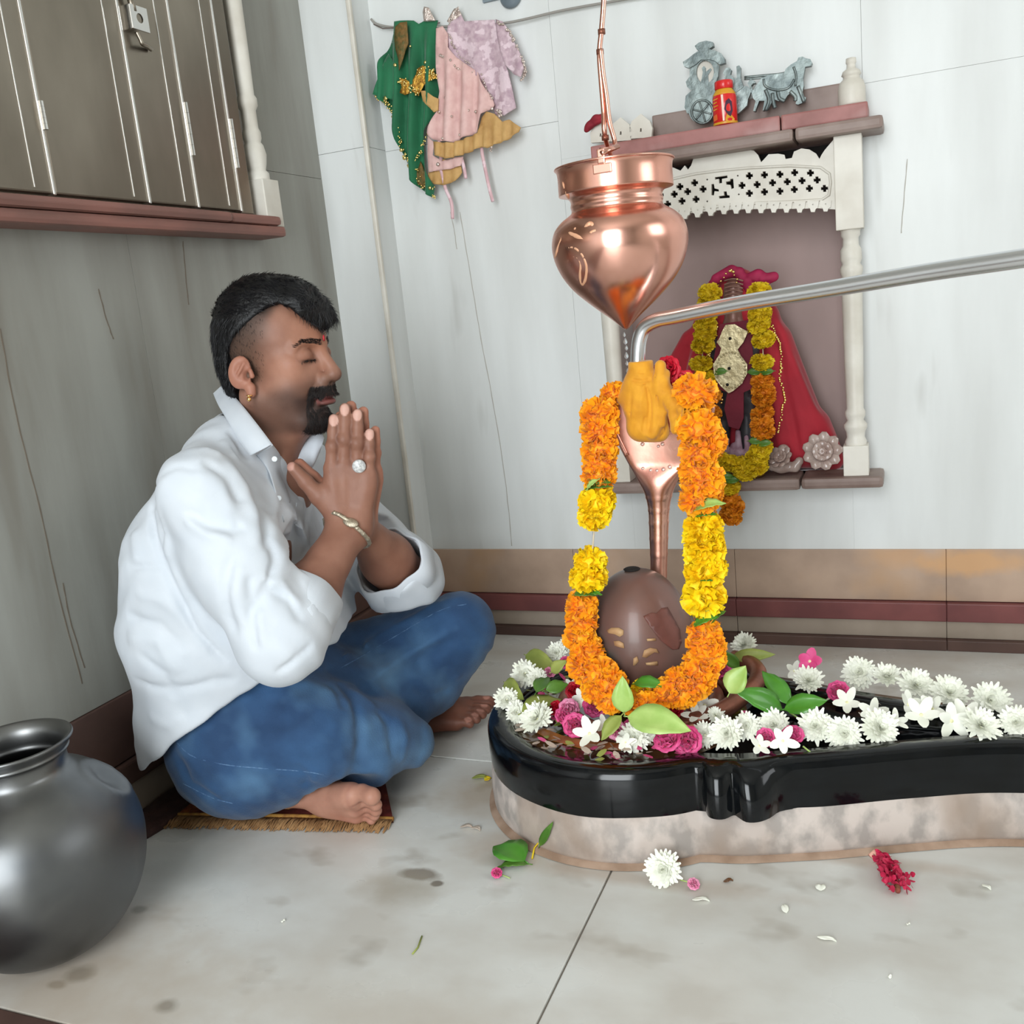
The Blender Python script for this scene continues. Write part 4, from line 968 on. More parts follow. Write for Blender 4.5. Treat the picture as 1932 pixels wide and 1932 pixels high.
# ------------------------------------------------------------------ blossoms on the basin
toC = V(.2, -.75, .65)
ZT = .135
FL = [('mum', 1015, 1358, .138, 1.15, 'large white chrysanthemum on the left front rim of the basin'), ('mum', 958, 1322, .135, .95, 'white chrysanthemum nearest the left edge of the basin rim'), ('mum', 975, 1345, .134, .8, 'white chrysanthemum hanging over the left edge of the rim'),
      ('mum', 992, 1273, .15, 1.05, 'white blossom at the back left of the basin'), ('mum', 1014, 1282, .146, .8, 'smaller white blossom at the back left beside the pink bud'), ('mum', 1196, 1390, .136, 1.0, 'white chrysanthemum on the front rim left of the two pink roses'), ('mum', 1218, 1388, .134, .8, 'small white chrysanthemum touching the left pink rose on the front rim'),
      ('mum', 1330, 1385, .134, .8, 'small white chrysanthemum right of the two pink roses'), ('mum', 1372, 1384, .138, 1.08, 'spiky white chrysanthemum at the front rim near the knob'), ('mum', 1408, 1370, .138, .9, 'white chrysanthemum on the rim above the stone knob'), ('mum', 1350, 1352, .14, .6, 'tiny white chrysanthemum in front of the reddish coil'),
      ('mum', 1460, 1368, .136, 1.0, 'white chrysanthemum behind the pink and white cluster on the rim'), ('mum', 1538, 1372, .138, 1.12, 'round white chrysanthemum first on the near spout rim'), ('mum', 1593, 1384, .134, 1.1, 'flattened white chrysanthemum second on the near spout rim'), ('mum', 1656, 1376, .136, 1.2, 'large white chrysanthemum third on the near spout rim'),
      ('mum', 1848, 1372, .137, 1.15, 'white chrysanthemum with yellow centre farther right on the near spout rim'), ('mum', 1918, 1364, .136, 1.0, 'white chrysanthemum cut by the right edge on the near spout rim'),
      ('mum', 1524, 1286, .139, 1.05, 'upright white chrysanthemum below the pink flower at the spout mouth'), ('mum', 1621, 1270, .137, 1.15, 'white chrysanthemum first on the far spout rim'), ('mum', 1673, 1279, .137, 1.0, 'white chrysanthemum second on the far spout rim'), ('mum', 1727, 1296, .137, 1.2, 'white chrysanthemum third on the far spout rim'),
      ('mum', 1791, 1310, .137, 1.15, 'white chrysanthemum fourth on the far spout rim'), ('mum', 1866, 1323, .137, 1.2, 'white chrysanthemum last on the far spout rim'), ('mum', 1405, 1218, .15, .95, 'dull white chrysanthemum behind the garland at the back right'), ('mum', 1050, 1232, .15, .85, 'white blossom beside the garland at the back left'), ('mum', 1068, 1218, .158, .6, 'tiny white blossom pressed against the left garland strand'),
      ('rose', 1262, 1400, .136, 1.1, 'left of the two bright pink roses on the front rim'), ('rose', 1298, 1398, .136, 1.15, 'right of the two bright pink roses on the front rim'), ('rose', 1125, 1330, .14, 1.1, 'deep pink rose below the left curve of the garland'), ('rose', 1085, 1368, .138, 1.0, 'pink rose in the left front of the basin beside white jasmine'), ('pale', 1072, 1338, .142, .9, 'pale pink rose between the olive leaf and red petals'), ('rose', 1060, 1352, .136, .7, 'small pink rose beside the large left chrysanthemum'),
      ('pale', 1165, 1378, .136, .8, 'pale pink rose under the lower leaf of the trefoil'), ('rose', 1188, 1372, .137, .6, 'small pink rose between leaf and white chrysanthemum'), ('red', 1083, 1303, .15, .8, 'red rose petals left of the garland'), ('red', 1050, 1338, .14, .7, 'small red rose on the left of the basin'), ('red', 1275, 1340, .136, .85, 'dark red rose under the right curve of the garland'), ('rose', 1360, 1262, .15, .9, 'dull pink rose behind the right garland strand'),
      ('rose', 1326, 1355, .134, .75, 'pink rose tucked beside the reddish coil'), ('pale', 1037, 1270, .146, .55, 'pale pink bud at the back left of the basin'), ('rose', 1068, 1250, .152, .6, 'pink bud touching the left garland strand'), ('pinkjas', 1528, 1248, .158, 1.3, 'pink flower on a stalk at the mouth of the spout'), ('rose', 1582, 1306, .14, .9, 'pink rose inside the spout under a white jasmine'), ('rose', 1446, 1392, .136, .75, 'left pink rose of the cluster above the stone knob'), ('rose', 1496, 1390, .136, .85, 'right pink rose of the cluster above the stone knob'),
      ('rose', 1405, 1350, .134, .4, 'tiny pink bud between white flowers near the coil'),
      ('jas', 1598, 1326, .140, 1.15, 'five petalled white jasmine lying on the pink rose in the spout'), ('jas', 1476, 1398, .143, 1.1, 'five petalled white jasmine on the pink cluster above the knob'), ('jas', 1432, 1408, .134, .9, 'white jasmine at the left end of the pink cluster above the knob'), ('jas', 1113, 1385, .142, 1.3, 'white jasmine on the pink rose at the left front'), ('jas', 1098, 1318, .148, .9, 'white jasmine beside the red rose petals'), ('jas', 1140, 1366, .142, .8, 'small white jasmine left of the trefoil leaves'),
      ('jas', 1330, 1330, .142, 1.1, 'cream jasmine right of the garland curve'), ('jas', 1315, 1350, .140, 1.1, 'dull cream jasmine below the right garland curve'), ('jas', 1712, 1330, .137, 1.2, 'white jasmine in the middle of the spout'), ('jas', 1738, 1350, .137, 1.4, 'largest white jasmine in the middle of the spout'), ('jas', 1760, 1338, .137, 1.1, 'white jasmine at the right of the spout cluster'), ('jas', 1795, 1360, .137, 1.3, 'white jasmine with cupped petals right of the spout cluster'), ('jas', 1820, 1350, .136, 1.2, 'white jasmine touching the yellow centred chrysanthemum'),
      ('jas', 1648, 1345, .139, 1.1, 'white jasmine with raised petals behind the largest rim chrysanthemum'), ('jas', 1690, 1362, .134, .9, 'faded jasmine between the two spout rims'), ('jas', 1498, 1266, .14, .9, 'white jasmine left of the upright chrysanthemum'), ('jas', 1180, 1400, .136, .8, 'small jasmine on the front rim before the trefoil'), ('jas', 1078, 1292, .146, .6, 'tiny jasmine bud left of the garland'), ('jas', 1012, 1335, .14, .8, 'white jasmine between the olive leaves')]
for k_, px, py, z, s, lb in FL:
    nrm = toC+rvec()*.45
    if k_ in ('mum',): nrm = V(.15, -.75, .75)+rvec()*.35
    flower(k_, onZ(px, py, z), nrm, s, lb)
# loose petals and bits under the blossoms: nobody could count them
vs = []; fs = []; vs2 = []; fs2 = []; vs3 = []; fs3 = []
for i in range(150):
    a = random.uniform(math.radians(120), math.radians(330)); r = random.uniform(.09, .162)
    p = V(CX+r*math.cos(a), CY+r*math.sin(a), ZF+random.uniform(.006, .014)); d = V(random.uniform(-1, 1), random.uniform(-1, 1), random.uniform(-.1, .4))
    t = random.random(); A = (vs, fs) if t < .45 else ((vs2, fs2) if t < .8 else (vs3, fs3))
    strip_petal(A[0], A[1], p, d, V(0, 0, 1), random.uniform(.010, .016), random.uniform(.0035, .0055), random.uniform(-.6, .8), 3, .3)
for i in range(24):
    t = random.random(); p = V(-.15+t*.45, 1.30+random.uniform(-.07, .05)*(1-t), ZF+.008); strip_petal(vs, fs, p, V(random.uniform(-1, 1), random.uniform(-1, 1), .1), V(0, 0, 1), .010, .0022, .3, 3, .3)
for nm, (a, b), m, lb in (('loose_white_petals', (vs, fs), M_dwht, 'loose whitish petals strewn under the flowers in the basin'), ('loose_pink_petals', (vs2, fs2), M_pink, 'loose pink petals strewn under the flowers in the basin'), ('loose_leaf_bits', (vs3, fs3), M_leaf3, 'loose olive leaf bits strewn under the flowers in the basin')):
    tag(pyobj(nm, a, b, m), lb, 'petals', None, 'stuff')
# ------------------------------------------------------------------ leaves on the basin
def lfY(px, py, Y, px2, py2, Y2, wf, m, lb, up=(0, -1, .6), bend=.2, fold=.3):
    a = onY(px, py, Y); b = onY(px2, py2, Y2); d = b-a; L = d.length
    return leaf('leaf', a, d, V(*up), L, L*wf, m, None, bend, fold, .006, lb)
def lf(px, py, z, px2, py2, z2, wf, m, lb, up=(0, -.5, 1), bend=.25, fold=.3):
    a = onZ(px, py, z); b = onZ(px2, py2, z2); d = b-a; L = d.length
    return leaf('leaf', a, d, V(*up), L, L*wf, m, None, bend, fold, .006, lb)
lfY(1178, 1345, 1.112, 1174, 1277, 1.112, .29, M_leaf2, 'upright pale green leaf of the trefoil in front of the linga', (.1, -1, .2))
lfY(1184, 1352, 1.105, 1302, 1376, 1.085, .24, M_leaf2, 'wide pale green leaf of the trefoil pointing right on the front rim', (0, -.8, 1))
lfY(1172, 1350, 1.105, 1134, 1396, 1.080, .26, M_leaf3, 'lower leaf of the trefoil pointing left down', (0, -.8, 1))
lf(984, 1345, .142, 1060, 1315, .146, .24, M_leaf3, 'olive green leaf above the large left chrysanthemum')
lfY(992, 1236, 1.37, 1050, 1262, 1.33, .22, M_leaf3, 'olive leaf at the back left of the basin')
lfY(1040, 1268, 1.27, 1068, 1246, 1.27, .30, M_leaf3, 'short olive leaf beside the left garland strand')
lfY(952, 1288, 1.27, 985, 1318, 1.22, .22, M_leaf3, 'narrow olive leaf on the left rim')
lfY(1012, 1306, 1.21, 1036, 1276, 1.25, .3, M_leaf, 'dark green leaf behind the white blossoms at the left')
lfY(1030, 1302, 1.2, 1072, 1290, 1.22, .3, M_leaf, 'dark green leaf left of the garland')
lfY(1376, 1308, 1.19, 1406, 1256, 1.2, .38, M_leaf2, 'pale green cupped leaf right of the garland', (-.2, -1, .4))
lfY(1490, 1330, 1.235, 1438, 1264, 1.27, .22, M_leaf4, 'bright green leaf slanting up at the right of the basin', (.4, -.8, .6))
lfY(1476, 1338, 1.23, 1388, 1302, 1.2, .22, M_leaf4, 'bright green leaf pointing left at the right of the basin', (0, -.8, .8))
lfY(1480, 1338, 1.22, 1560, 1320, 1.22, .25, M_leaf4, 'bright green leaf pointing right towards the spout', (0, -.8, .8))
lfY(1380, 1240, 1.38, 1462, 1234, 1.38, .16, M_leaf3, 'dull olive leaf at the back right under the white chrysanthemum')
lfY(1395, 1258, 1.34, 1352, 1226, 1.32, .2, M_leaf, 'dark leaf behind the right garland strand')
tag(tube('green_sprig', [onZ(1490, 1345, .140), onZ(1502, 1352, .137), onZ(1514, 1362, .134)], .0011, M_leaf2, None, 6), 'thin green stem below the bright green leaves', 'stem')
tag(tube('green_sprig', [onZ(1515, 1408, .134), onZ(1530, 1420, .128), onZ(1550, 1434, .118)], .0011, M_leaf2, None, 6), 'thin green stem hanging over the rim right of the knob', 'stem')
tube('coil', [V(*p) for p in spline([tuple(onZ(*p)) for p in ((1290, 1362, .128), (1325, 1356, .134), (1360, 1342, .138), (1395, 1318, .142), (1424, 1292, .146), (1430, 1268, .150), (1412, 1250, .152), (1385, 1242, .15))], 6)], .0125, M_cop3, cob, 14)
P = [onZ(x, y, ZF+.0045) for x, y in ((1025, 1374), (1060, 1388), (1110, 1398), (1170, 1403), (1178, 1416), (1100, 1413), (1035, 1396), (1010, 1380))]
vs, fs = plate([(p.x, p.y) for p in P], [], 0, lambda u, v, w: V(u, v, ZF+.0052-w), .001); pyobj('turmeric_paste', vs, fs, mat('turmeric_paste', (184, 116, 50), (140, 84, 40), .35, scale=40, coat=.3), yoni, False)
# ------------------------------------------------------------------ things fallen on the floor
lf(990, 1624, .006, 930, 1592, .012, .45, M_leaf4, 'round bright green leaf on the floor left of the plinth', (0, 0, 1), .3, .15)
lf(996, 1630, .004, 938, 1632, .006, .22, M_leaf, 'narrow green leaf under the round one on the floor', (0, 0, 1), .3, .15)
lf(1018, 1596, .01, 1042, 1552, .055, .10, M_leaf, 'thin dark green leaf leaning on the plinth', (0, -1, .3), .1, .2)
tag(tube('yellow_sprig', [onZ(1004, 1620, .002), onZ(1008, 1600, .004), onZ(1016, 1590, .012), onZ(1022, 1578, .02)], .0012, M_ye2, None, 6), 'thin yellow stem at the foot of the plinth', 'stem')
flower('mum', onZ(1252, 1640, .012), V(.1, -.8, .5), 1.1, 'white chrysanthemum lying on the floor at the foot of the plinth')
flower('jas', onZ(1250, 1650, .006), V(-.2, -.7, .6), 1.15, 'white petals under the chrysanthemum on the floor')
M_cel = mat('celosia_red', (206, 44, 84), (172, 28, 64), .6, scale=60)
vs = []; fs = []
for i in range(150):
    t = random.random(); c = onZ(1662, 1618, .014).lerp(onZ(1695, 1668, .010), t)+V(random.uniform(-1, 1)*.012*(.4+t), random.uniform(-1, 1)*.012*(.4+t), random.uniform(-.006, .008))
    strip_petal(vs, fs, c, rvec(), rvec(), .008, .0032, random.uniform(-1, 1), 3, .4)
rc = thing('red_cockscomb', 'crumpled crimson flower head lying on the floor below the spout', 'flower', onZ(1680, 1645, 0)); pyobj('petals', vs, fs, M_cel, rc)
tube('stalk', [onZ(1660, 1618, .010), onZ(1650, 1607, .010), onZ(1642, 1616, .006)], [.002, .003, .0035], mat('stalk_pink', (226, 170, 150), rough=.6), rc, 8)
tube('seed_tail', [onZ(1692, 1664, .006), onZ(1694, 1682, .005)], [.004, .003], mat('seed_tail', (150, 70, 60), (110, 80, 50), .8, scale=90, bump=.4), rc, 8)
def petal(px, py, L, w, m, lb, ang=0, nm='petal', grp=None, cat='petal'):
    vs, fs = leaf_data(L, w, .3, .4, .0008, 5, stem=0); o = pyobj(nm, vs, fs, m); o.location = onZ(px, py, .002); o.rotation_euler = (random.uniform(-.3, .3), 0, ang); return tag(o, lb, cat, grp)
for px, py, L, w, m, a, lb in ((1306, 1697, .020, .005, M_wht, .2, 'white petal on the floor in front of the plinth below the pink bud'), (1548, 1680, .012, .006, M_wht, 1.6, 'small rounded white petal on the floor near the red flower'), (1484, 1722, .016, .004, M_wht, 1.9, 'curled white petal in the middle right of the floor'), (1542, 1767, .02, .003, M_wht, -.1, 'long white petal nearest the lower edge of the photo'),
                                (1853, 1668, .012, .004, M_wht, -.8, 'white petal at the far right of the floor'), (868, 1560, .018, .006, M_dwht, .3, 'left cream petal of the pair on the floor before the man'), (890, 1560, .016, .006, M_dwht, -.3, 'right cream petal of the pair on the floor before the man'), (1365, 1663, .012, .004, M_stain, .5, 'brown dried petal on the floor under the knob'),
                                (1710, 1742, .004, .002, M_wht, 0, 'white speck of petal below the red flower'), (1676, 1843, .004, .002, M_wht, .6, 'white speck of petal near the bottom right'), (530, 1738, .005, .002, M_wht, .6, 'white speck of petal on the floor in front of the rug'), (1142, 1412, .004, .002, M_wht, .6, None)):
    if lb: petal(px, py, L, w, m, lb, a)
o = flower('pale', onZ(1308, 1669, .005), V(.3, -.5, .8), .45, 'tiny pink bud lying on the floor before the plinth'); tube('stem', [onZ(1298, 1664, .002), onZ(1283, 1660, .002)], .0008, M_leaf2, o, 5)
o = flower('rose', onZ(937, 1648, .005), V(.3, -.5, .8), .42, 'tiny magenta bud with a green stem on the floor under the leaf'); tube('stem', [onZ(944, 1649, .002), onZ(962, 1657, .002)], .0008, M_leaf2, o, 5)
petal(890, 1468, .028, .008, M_leaf3, 'yellowish leaf on the floor beside the basin', .2, 'leaf', None, 'leaf'); petal(914, 1472, .012, .007, M_ye2, 'small yellow petal on the floor beside the basin', .9)
tag(tube('dry_sprig', [onZ(778, 1800, .0015), onZ(788, 1788, .0015), onZ(796, 1766, .0015)], .0010, M_leaf3, None, 5), 'dry bent stem on the open floor', 'stem')
# ================================================================== STEEL POT (bottom left)
M_pot = mat('pot_steel', (132, 132, 130), (108, 110, 112), .33, 1.0, scale=5, bump=.06, bscale=14, c3=(84, 86, 88), s3=7, lo3=.5, hi3=.75, rough2=.44)
SX, SY = -.972, .742
prof = [(.0001, .004), (.045, .004), (.062, .008), (.085, .024), (.106, .052), (.120, .085), (.1255, .118), (.1245, .145), (.117, .170), (.103, .192), (.084, .210), (.066, .222), (.0585, .229), (.0565, .237), (.0575, .246), (.061, .250), (.0605, .253), (.0625, .257), (.0665, .262), (.0675, .2645), (.0660, .2665), (.0625, .265), (.0565, .258), (.054, .25), (.0535, .238), (.055, .228), (.09, .20), (.115, .15), (.118, .11), (.09, .04), (.04, .012), (.0001, .010)]
pt = thing('steel_water_pot', 'large round dented steel water pot cut by the left edge', 'pot', (SX, SY, 0))
prof = [(max(a, .0001), b) for a, b in spline(prof, 4)]
vs, fs = lathe(prof, 96, (SX, SY, 0))
d_ = ray(207, 1462); t_ = .7
while t_ < 1.6:
    p_ = CAMP+d_*t_; r_ = math.hypot(p_.x-SX, p_.y-SY)
    if p_.z < .23 and r_ < np.interp(p_.z, [.085, .118, .145, .170, .192, .210, .222], [.120, .1255, .1245, .117, .103, .084, .066]): break
    t_ += .001
dent = Vector(p_)
for v in vs:
    dd = (v-dent).length; o_ = Vector((v.x-SX, v.y-SY, (v.z-.12)*.8)).normalized()
    if dd < .030: v -= o_*.011*math.cos(dd/.030*math.pi/2)**1.5
    elif dd < .042: v += o_*.002*math.sin((dd-.030)/.012*math.pi)
pyobj('pot_body', vs, fs, M_pot, pt)
# ================================================================== RUG
M_rug = mat('rug_weave', (112, 40, 32), (84, 28, 26), .9, scale=60, bump=.4, bscale=300, c3=(168, 96, 40), s3=16, lo3=.56, hi3=.64)
M_fringe = mat('rug_fringe', (164, 126, 84), (128, 92, 56), .9, scale=60)
rug = thing('prayer_rug', 'small reddish woven rug with a tan fringe under the sitting man', 'rug', (-.9, 1.2, 0))
A = onZ(372, 1546); B = onZ(735, 1561); bk = V(-.12, .42, 0)
q4 = [A+V(-.075, -.012, 0), B+V(0, .012, 0), B+V(-.17, .26, 0), V(-1.09, 1.43, 0)]
nx, ny = 26, 22; vs = []; fs = []
for lay in (0, 1):
    for j in range(ny+1):
        for i in range(nx+1):
            u, v = i/nx, j/ny; p = (q4[0]*(1-u)+q4[1]*u)*(1-v)+(q4[3]*(1-u)+q4[2]*u)*v
            vs.append(V(p.x, p.y, (.0075 if lay == 0 else .0005)+(.0012*math.sin(u*19+v*7) if lay == 0 else 0)))
NN = (nx+1)*(ny+1)
for j in range(ny):
    for i in range(nx): a = j*(nx+1)+i; fs.append((a, a+1, a+nx+2, a+nx+1)); fs.append((a+NN, a+NN+nx+1, a+NN+nx+2, a+NN+1))
for i in range(nx): a = i; fs.append((a, a+NN, a+NN+1, a+1)); a = ny*(nx+1)+i; fs.append((a+1, a+1+NN, a+NN, a))
for j in range(ny): a = j*(nx+1); b = a+nx+1; fs.append((b, b+NN, a+NN, a)); a = j*(nx+1)+nx; b = a+nx+1; fs.append((a, a+NN, b+NN, b))
pyobj('weave', vs, fs, M_rug, rug)
vs = []; fs = []
for i in range(420):
    u = i/420; p = q4[0].lerp(q4[1], u); p = V(p.x, p.y, .006); dx = random.uniform(-.006, .006); L = random.uniform(.020, .032)
    tube_data([p, p+V(dx*.4, -L*.5, -.001+random.uniform(-.001, .003)), p+V(dx, -L, -.004)], [.0012, .0013, .0008], 5, True, vs, fs)
tag(pyobj('fringe', vs, fs, M_fringe, rug), None, None, None, 'stuff')
vs = []; fs = []
tube_data([V(*p) for p in spline([q4[0]+V(0, .001, .006), q4[0].lerp(q4[1], .5)+V(0, .001, .0075), q4[1]+V(0, .001, .006)], 6)], .0032, 8, True, vs, fs); pyobj('binding', vs, fs, mat('rug_binding', (170, 126, 58), (130, 84, 40), .8, scale=120), rug)
# printed flowers of the rug: woven patches
for px, py, c in ((478, 1508, (196, 150, 60)), (510, 1516, (222, 206, 200)), (528, 1520, (212, 130, 120)), (545, 1520, (220, 180, 80)), (500, 1526, (150, 60, 60))):
    p = onZ(px, py, .009); P = [(p.x+.012*math.cos(a)*(1+.3*math.sin(3*a)), p.y+.009*math.sin(a)) for a in [k*math.pi/8 for k in range(16)]]
    vs, fs = plate(P, [], 0, lambda u, v, w: V(u, v, .0094-w), .0012); pyobj('woven_flower', vs, fs, mat('rug_patch%d' % px, c, tuple(int(x*.8) for x in c), .9, scale=200), rug)
# dark sheet by the wall, its colour standing for mat and shadow
M_mat_shade = mat('mat_shadow_tone', (74, 50, 46), (54, 36, 34), .9, scale=40, bump=.3, bscale=200)
P = [(-1.09, .90), (-1.035, .955), (-1.025, 1.02), (-1.045, 1.30), (-1.09, 1.30)]
dm = addplate('mat_and_shadow', P, [], .02, lambda u, v, w: V(u, v, .011-w+.001*math.sin(u*60+v*80)), .0105, m=M_mat_shade, smooth=True)
tag(dm, 'dark brown mat with painted shadow on the floor between the steel pot and the rug', 'mat')

# ================================================================== SHELF OBJECTS
Yc = YS+.052
M_pew = mat('pewter', (124, 134, 132), (92, 102, 102), .42, .55, scale=40, bump=.35, bscale=90, c3=(150, 160, 158), s3=30, lo3=.55, hi3=.7)
zc_ = lambda x, y: (1060+x/3.019, 50+y/3.019)
def relief(name, pts, th, par, m=M_pew, holes=(), Y=None, step=0):
    Y = Yc if Y is None else Y
    base = onY(1400, 200, Y)
    def fm(u, v, w):
        p = onY(u, v, Y); return V(p.x, Y-w, p.z)
    vs, fs = plate([zc_(*p) for p in pts], [[zc_(*p) for p in h] for h in holes], step, fm, th)
    me = bpy.data.meshes.new(name); me.from_pydata([tuple(v) for v in vs], [], fs); b = BM(); b.from_mesh(me); bpy.data.meshes.remove(me)
    bmesh.ops.recalc_face_normals(b, faces=b.faces)
    return obj(name, b, m, par, False)
def ztube(name, pts, r, par, m=M_pew, Y=None, seg=8):
    Y = (Yc-.010) if Y is None else Y
    q_ = [onY(*zc_(*p), Y) for p in pts]; return tube(name, [V(*p) for p in spline([tuple(v) for v in q_], 4)], r, m, par, seg)
base_c = onY(1420, 215, Yc)
ch = thing('chariot_ornament', 'grey metal cutout of a canopied ox cart standing on the top shelf', 'ornament', (base_c.x, Yc, zr1))
def ell_pts(cx, cy, rx, ry, n=20, a0=0, a1=2*math.pi): return [(cx+rx*math.cos(a0+(a1-a0)*i/n), cy+ry*math.sin(a0+(a1-a0)*i/n)) for i in range(n)]
relief('canopy', [(765, 120), (790, 100), (830, 90), (868, 98), (872, 120), (845, 138), (880, 145), (915, 162), (935, 190), (938, 215), (905, 225), (880, 205), (850, 196), (800, 198), (770, 225), (735, 245), (705, 235), (698, 210), (730, 190), (760, 165), (790, 145), (775, 138)], .014, ch)
relief('cabin', [(735, 240), (775, 220), (800, 198), (850, 196), (880, 205), (900, 230), (895, 290), (880, 330), (905, 380), (1010, 350), (1060, 345), (1085, 370), (1065, 420), (1060, 455), (1010, 500), (900, 500), (870, 480), (720, 500), (705, 465), (712, 400), (745, 370), (720, 350), (712, 320), (735, 290)], .010, ch, holes=[ell_pts(822, 265, 50, 66)])
relief('cabin_window', ell_pts(822, 265, 54, 70), .003, ch, M_white)
relief('passenger', [(800, 300), (806, 262), (800, 240), (812, 228), (824, 240), (822, 262), (850, 240), (856, 248), (836, 280), (840, 330), (790, 330)], .005, ch)
w_ = relief('wheel', ell_pts(800, 485, 68, 74, 28), .016, ch)
ztube('wheel_rim', ell_pts(800, 485, 60, 66, 24)+[(860, 485)], .0022, ch, Y=Yc-.016)
for k in range(6):
    a = k*math.pi/3+.2; ztube('spoke', [(800, 485), (800+55*math.cos(a), 485+62*math.sin(a))], .0016, ch, Y=Yc-.017)
relief('driver', [(930, 330), (935, 290), (925, 270), (940, 245), (960, 240), (972, 255), (965, 280), (990, 300), (1003, 300), (1000, 235), (1016, 228), (1024, 240), (1024, 300), (1040, 350), (1000, 380), (930, 360)], .012, ch)
ztube('shaft', [(1040, 290), (1150, 280), (1260, 268), (1340, 235)], .0024, ch)
ztube('shaft', [(1040, 300), (1100, 296), (1160, 292)], .0018, ch)
relief('ox', [(1065, 330), (1080, 305), (1105, 318), (1110, 330), (1095, 332), (1085, 345), (1095, 372), (1115, 340), (1145, 300), (1190, 285), (1270, 278), (1280, 250), (1310, 225), (1345, 205), (1352, 185), (1375, 180), (1395, 190), (1420, 195), (1430, 215), (1424, 232), (1390, 238), (1378, 300), (1382, 345), (1370, 400), (1395, 412), (1390, 435), (1350, 452), (1336, 448), (1345, 400), (1320, 375), (1290, 400), (1275, 425), (1240, 432), (1210, 420), (1180, 478), (1150, 486), (1160, 430), (1130, 430), (1108, 490), (1096, 488), (1110, 430), (1098, 420), (1085, 380)], .014, ch)
for p in ([(1160, 360), (1180, 420), (1160, 480)], [(1200, 380), (1205, 430), (1215, 465)], [(1300, 370), (1330, 400), (1330, 425)], [(1345, 340), (1365, 390), (1380, 430)], [(1230, 370), (1240, 410), (1270, 425)]): ztube('leg', p, .0036, ch, Y=Yc-.013)
ztube('harness', [(1150, 300), (1160, 340), (1220, 362), (1290, 350), (1325, 300)], .0022, ch, Y=Yc-.014)
ztube('harness', [(1320, 230), (1335, 280), (1330, 340)], .0022, ch, Y=Yc-.014)
# red bottle
M_rb = mat('red_plastic', (214, 34, 34), rough=.3, coat=.3); M_yb = mat('yellow_label', (226, 176, 50), (214, 150, 40), .4, scale=30)
M_navy = mat('dark_print', (64, 34, 56), rough=.5)
bt = onY(1369, 232, YS+.022); bz = zr1; bs = 1822/(bt-CAMP).dot(cfwd)
u = 1/bs
bot = thing('red_bottle', 'small red and yellow bottle with a red cap standing before the ox cart', 'bottle', (bt.x, bt.y, bz))
H = 80*u
prof = [(.0001, 0), (20*u, 0), (22*u, 2*u), (22.5*u, 30*u), (22*u, 50*u), (20*u, 55*u), (15*u, 62*u), (14*u, 65*u), (.0001, 65*u)]
vs, fs = lathe([(r, bz+z) for r, z in prof], 36, (bt.x, bt.y, 0)); pyobj('bottle_body', vs, fs, M_rb, bot)
vs, fs = lathe([(20.6*u, bz+53*u), (20.8*u, bz+55.5*u), (15.8*u, bz+63*u), (15*u, bz+65*u), (14*u, bz+65*u)], 36, (bt.x, bt.y, 0)); pyobj('yellow_shoulder', vs, fs, M_yb, bot)
vs, fs = lathe([(16*u, bz+64*u), (17*u, bz+65*u), (17*u, bz+77*u), (15.5*u, bz+79*u), (.0001, bz+79.5*u)], 36, (bt.x, bt.y, 0)); pyobj('cap', vs, fs, M_rb, bot)
vs, fs = lathe([(22.7*u, bz+1*u), (22.9*u, bz+5*u)], 36, (bt.x, bt.y, 0)); pyobj('yellow_band', vs, fs, M_yb, bot)
def on_cyl(a, z, r): return V(bt.x+r*math.sin(a), bt.y-r*math.cos(a), bz+z)
def cyl_patch(name, P, m):
    vs, fs = plate(P, [], 0, lambda a, z, w: on_cyl(a, z*u, 22.9*u+w), .0004); pyobj(name, vs, fs, m, bot, False)
for nm, P, m in (('print_figure', [(.1, 26), (.25, 40), (.5, 44), (.75, 38), (.8, 22), (.6, 12), (.35, 16)], M_navy), ('print_patch', [(.15, 8), (.3, 18), (.7, 14), (.95, 8), (.9, 4), (.2, 4)], M_yb), ('print_box', [(-1.0, 8), (-1.0, 18), (-.55, 20), (-.5, 10)], mat('print_orange', (228, 110, 50), rough=.5)), ('print_panel', [(-.05, 6), (-.12, 52), (.06, 52), (.1, 6)], mat('print_cream', (238, 206, 190), rough=.4))):
    cyl_patch(nm, P, m)
for k in range(4): cyl_patch('print_line', [(-.95, 27+k*6), (-.95, 28.6+k*6), (-.5+.1*(k % 2), 29.4+k*6), (-.5+.1*(k % 2), 27.8+k*6)], M_yb)
# scalloped white crest leaning at the left end of the shelf
Yq = YS+.028
def crest(cx, cy, s, lb):
    P = [(cx-21*s, cy+23*s), (cx-23*s, cy+2*s), (cx-18*s, cy-12*s), (cx-8*s, cy-20*s), (cx, cy-27*s), (cx+8*s, cy-20*s), (cx+18*s, cy-12*s), (cx+23*s, cy+2*s), (cx+21*s, cy+20*s)]
    o = addplate('marble_crest', P, [[(cx-1.8, cy+9*s), (cx-1, cy+2*s), (cx+1.4, cy+2*s), (cx+1.8, cy+9*s)]], 0, lambda u_, v, w: onY(u_, v, Yq)+V(0, w, 0), .010, m=M_white); tag(o, lb, 'ornament', None)
crest(1133, 250, .85, 'white marble petal crest at the left end of the top shelf under the red cloth')
crest(1171, 246, .92, 'white marble petal crest behind the copper wires on the top shelf')
crest(1209, 240, .95, 'white marble petal crest rightmost of three at the left of the top shelf')
f = Field((onY(1095, 240, Yq).x, Yq-.035, onY(1100, 262, Yq).z), (onY(1165, 240, Yq).x, Yq+.03, onY(1150, 200, Yq).z), .0016)
yq = Yq-.008
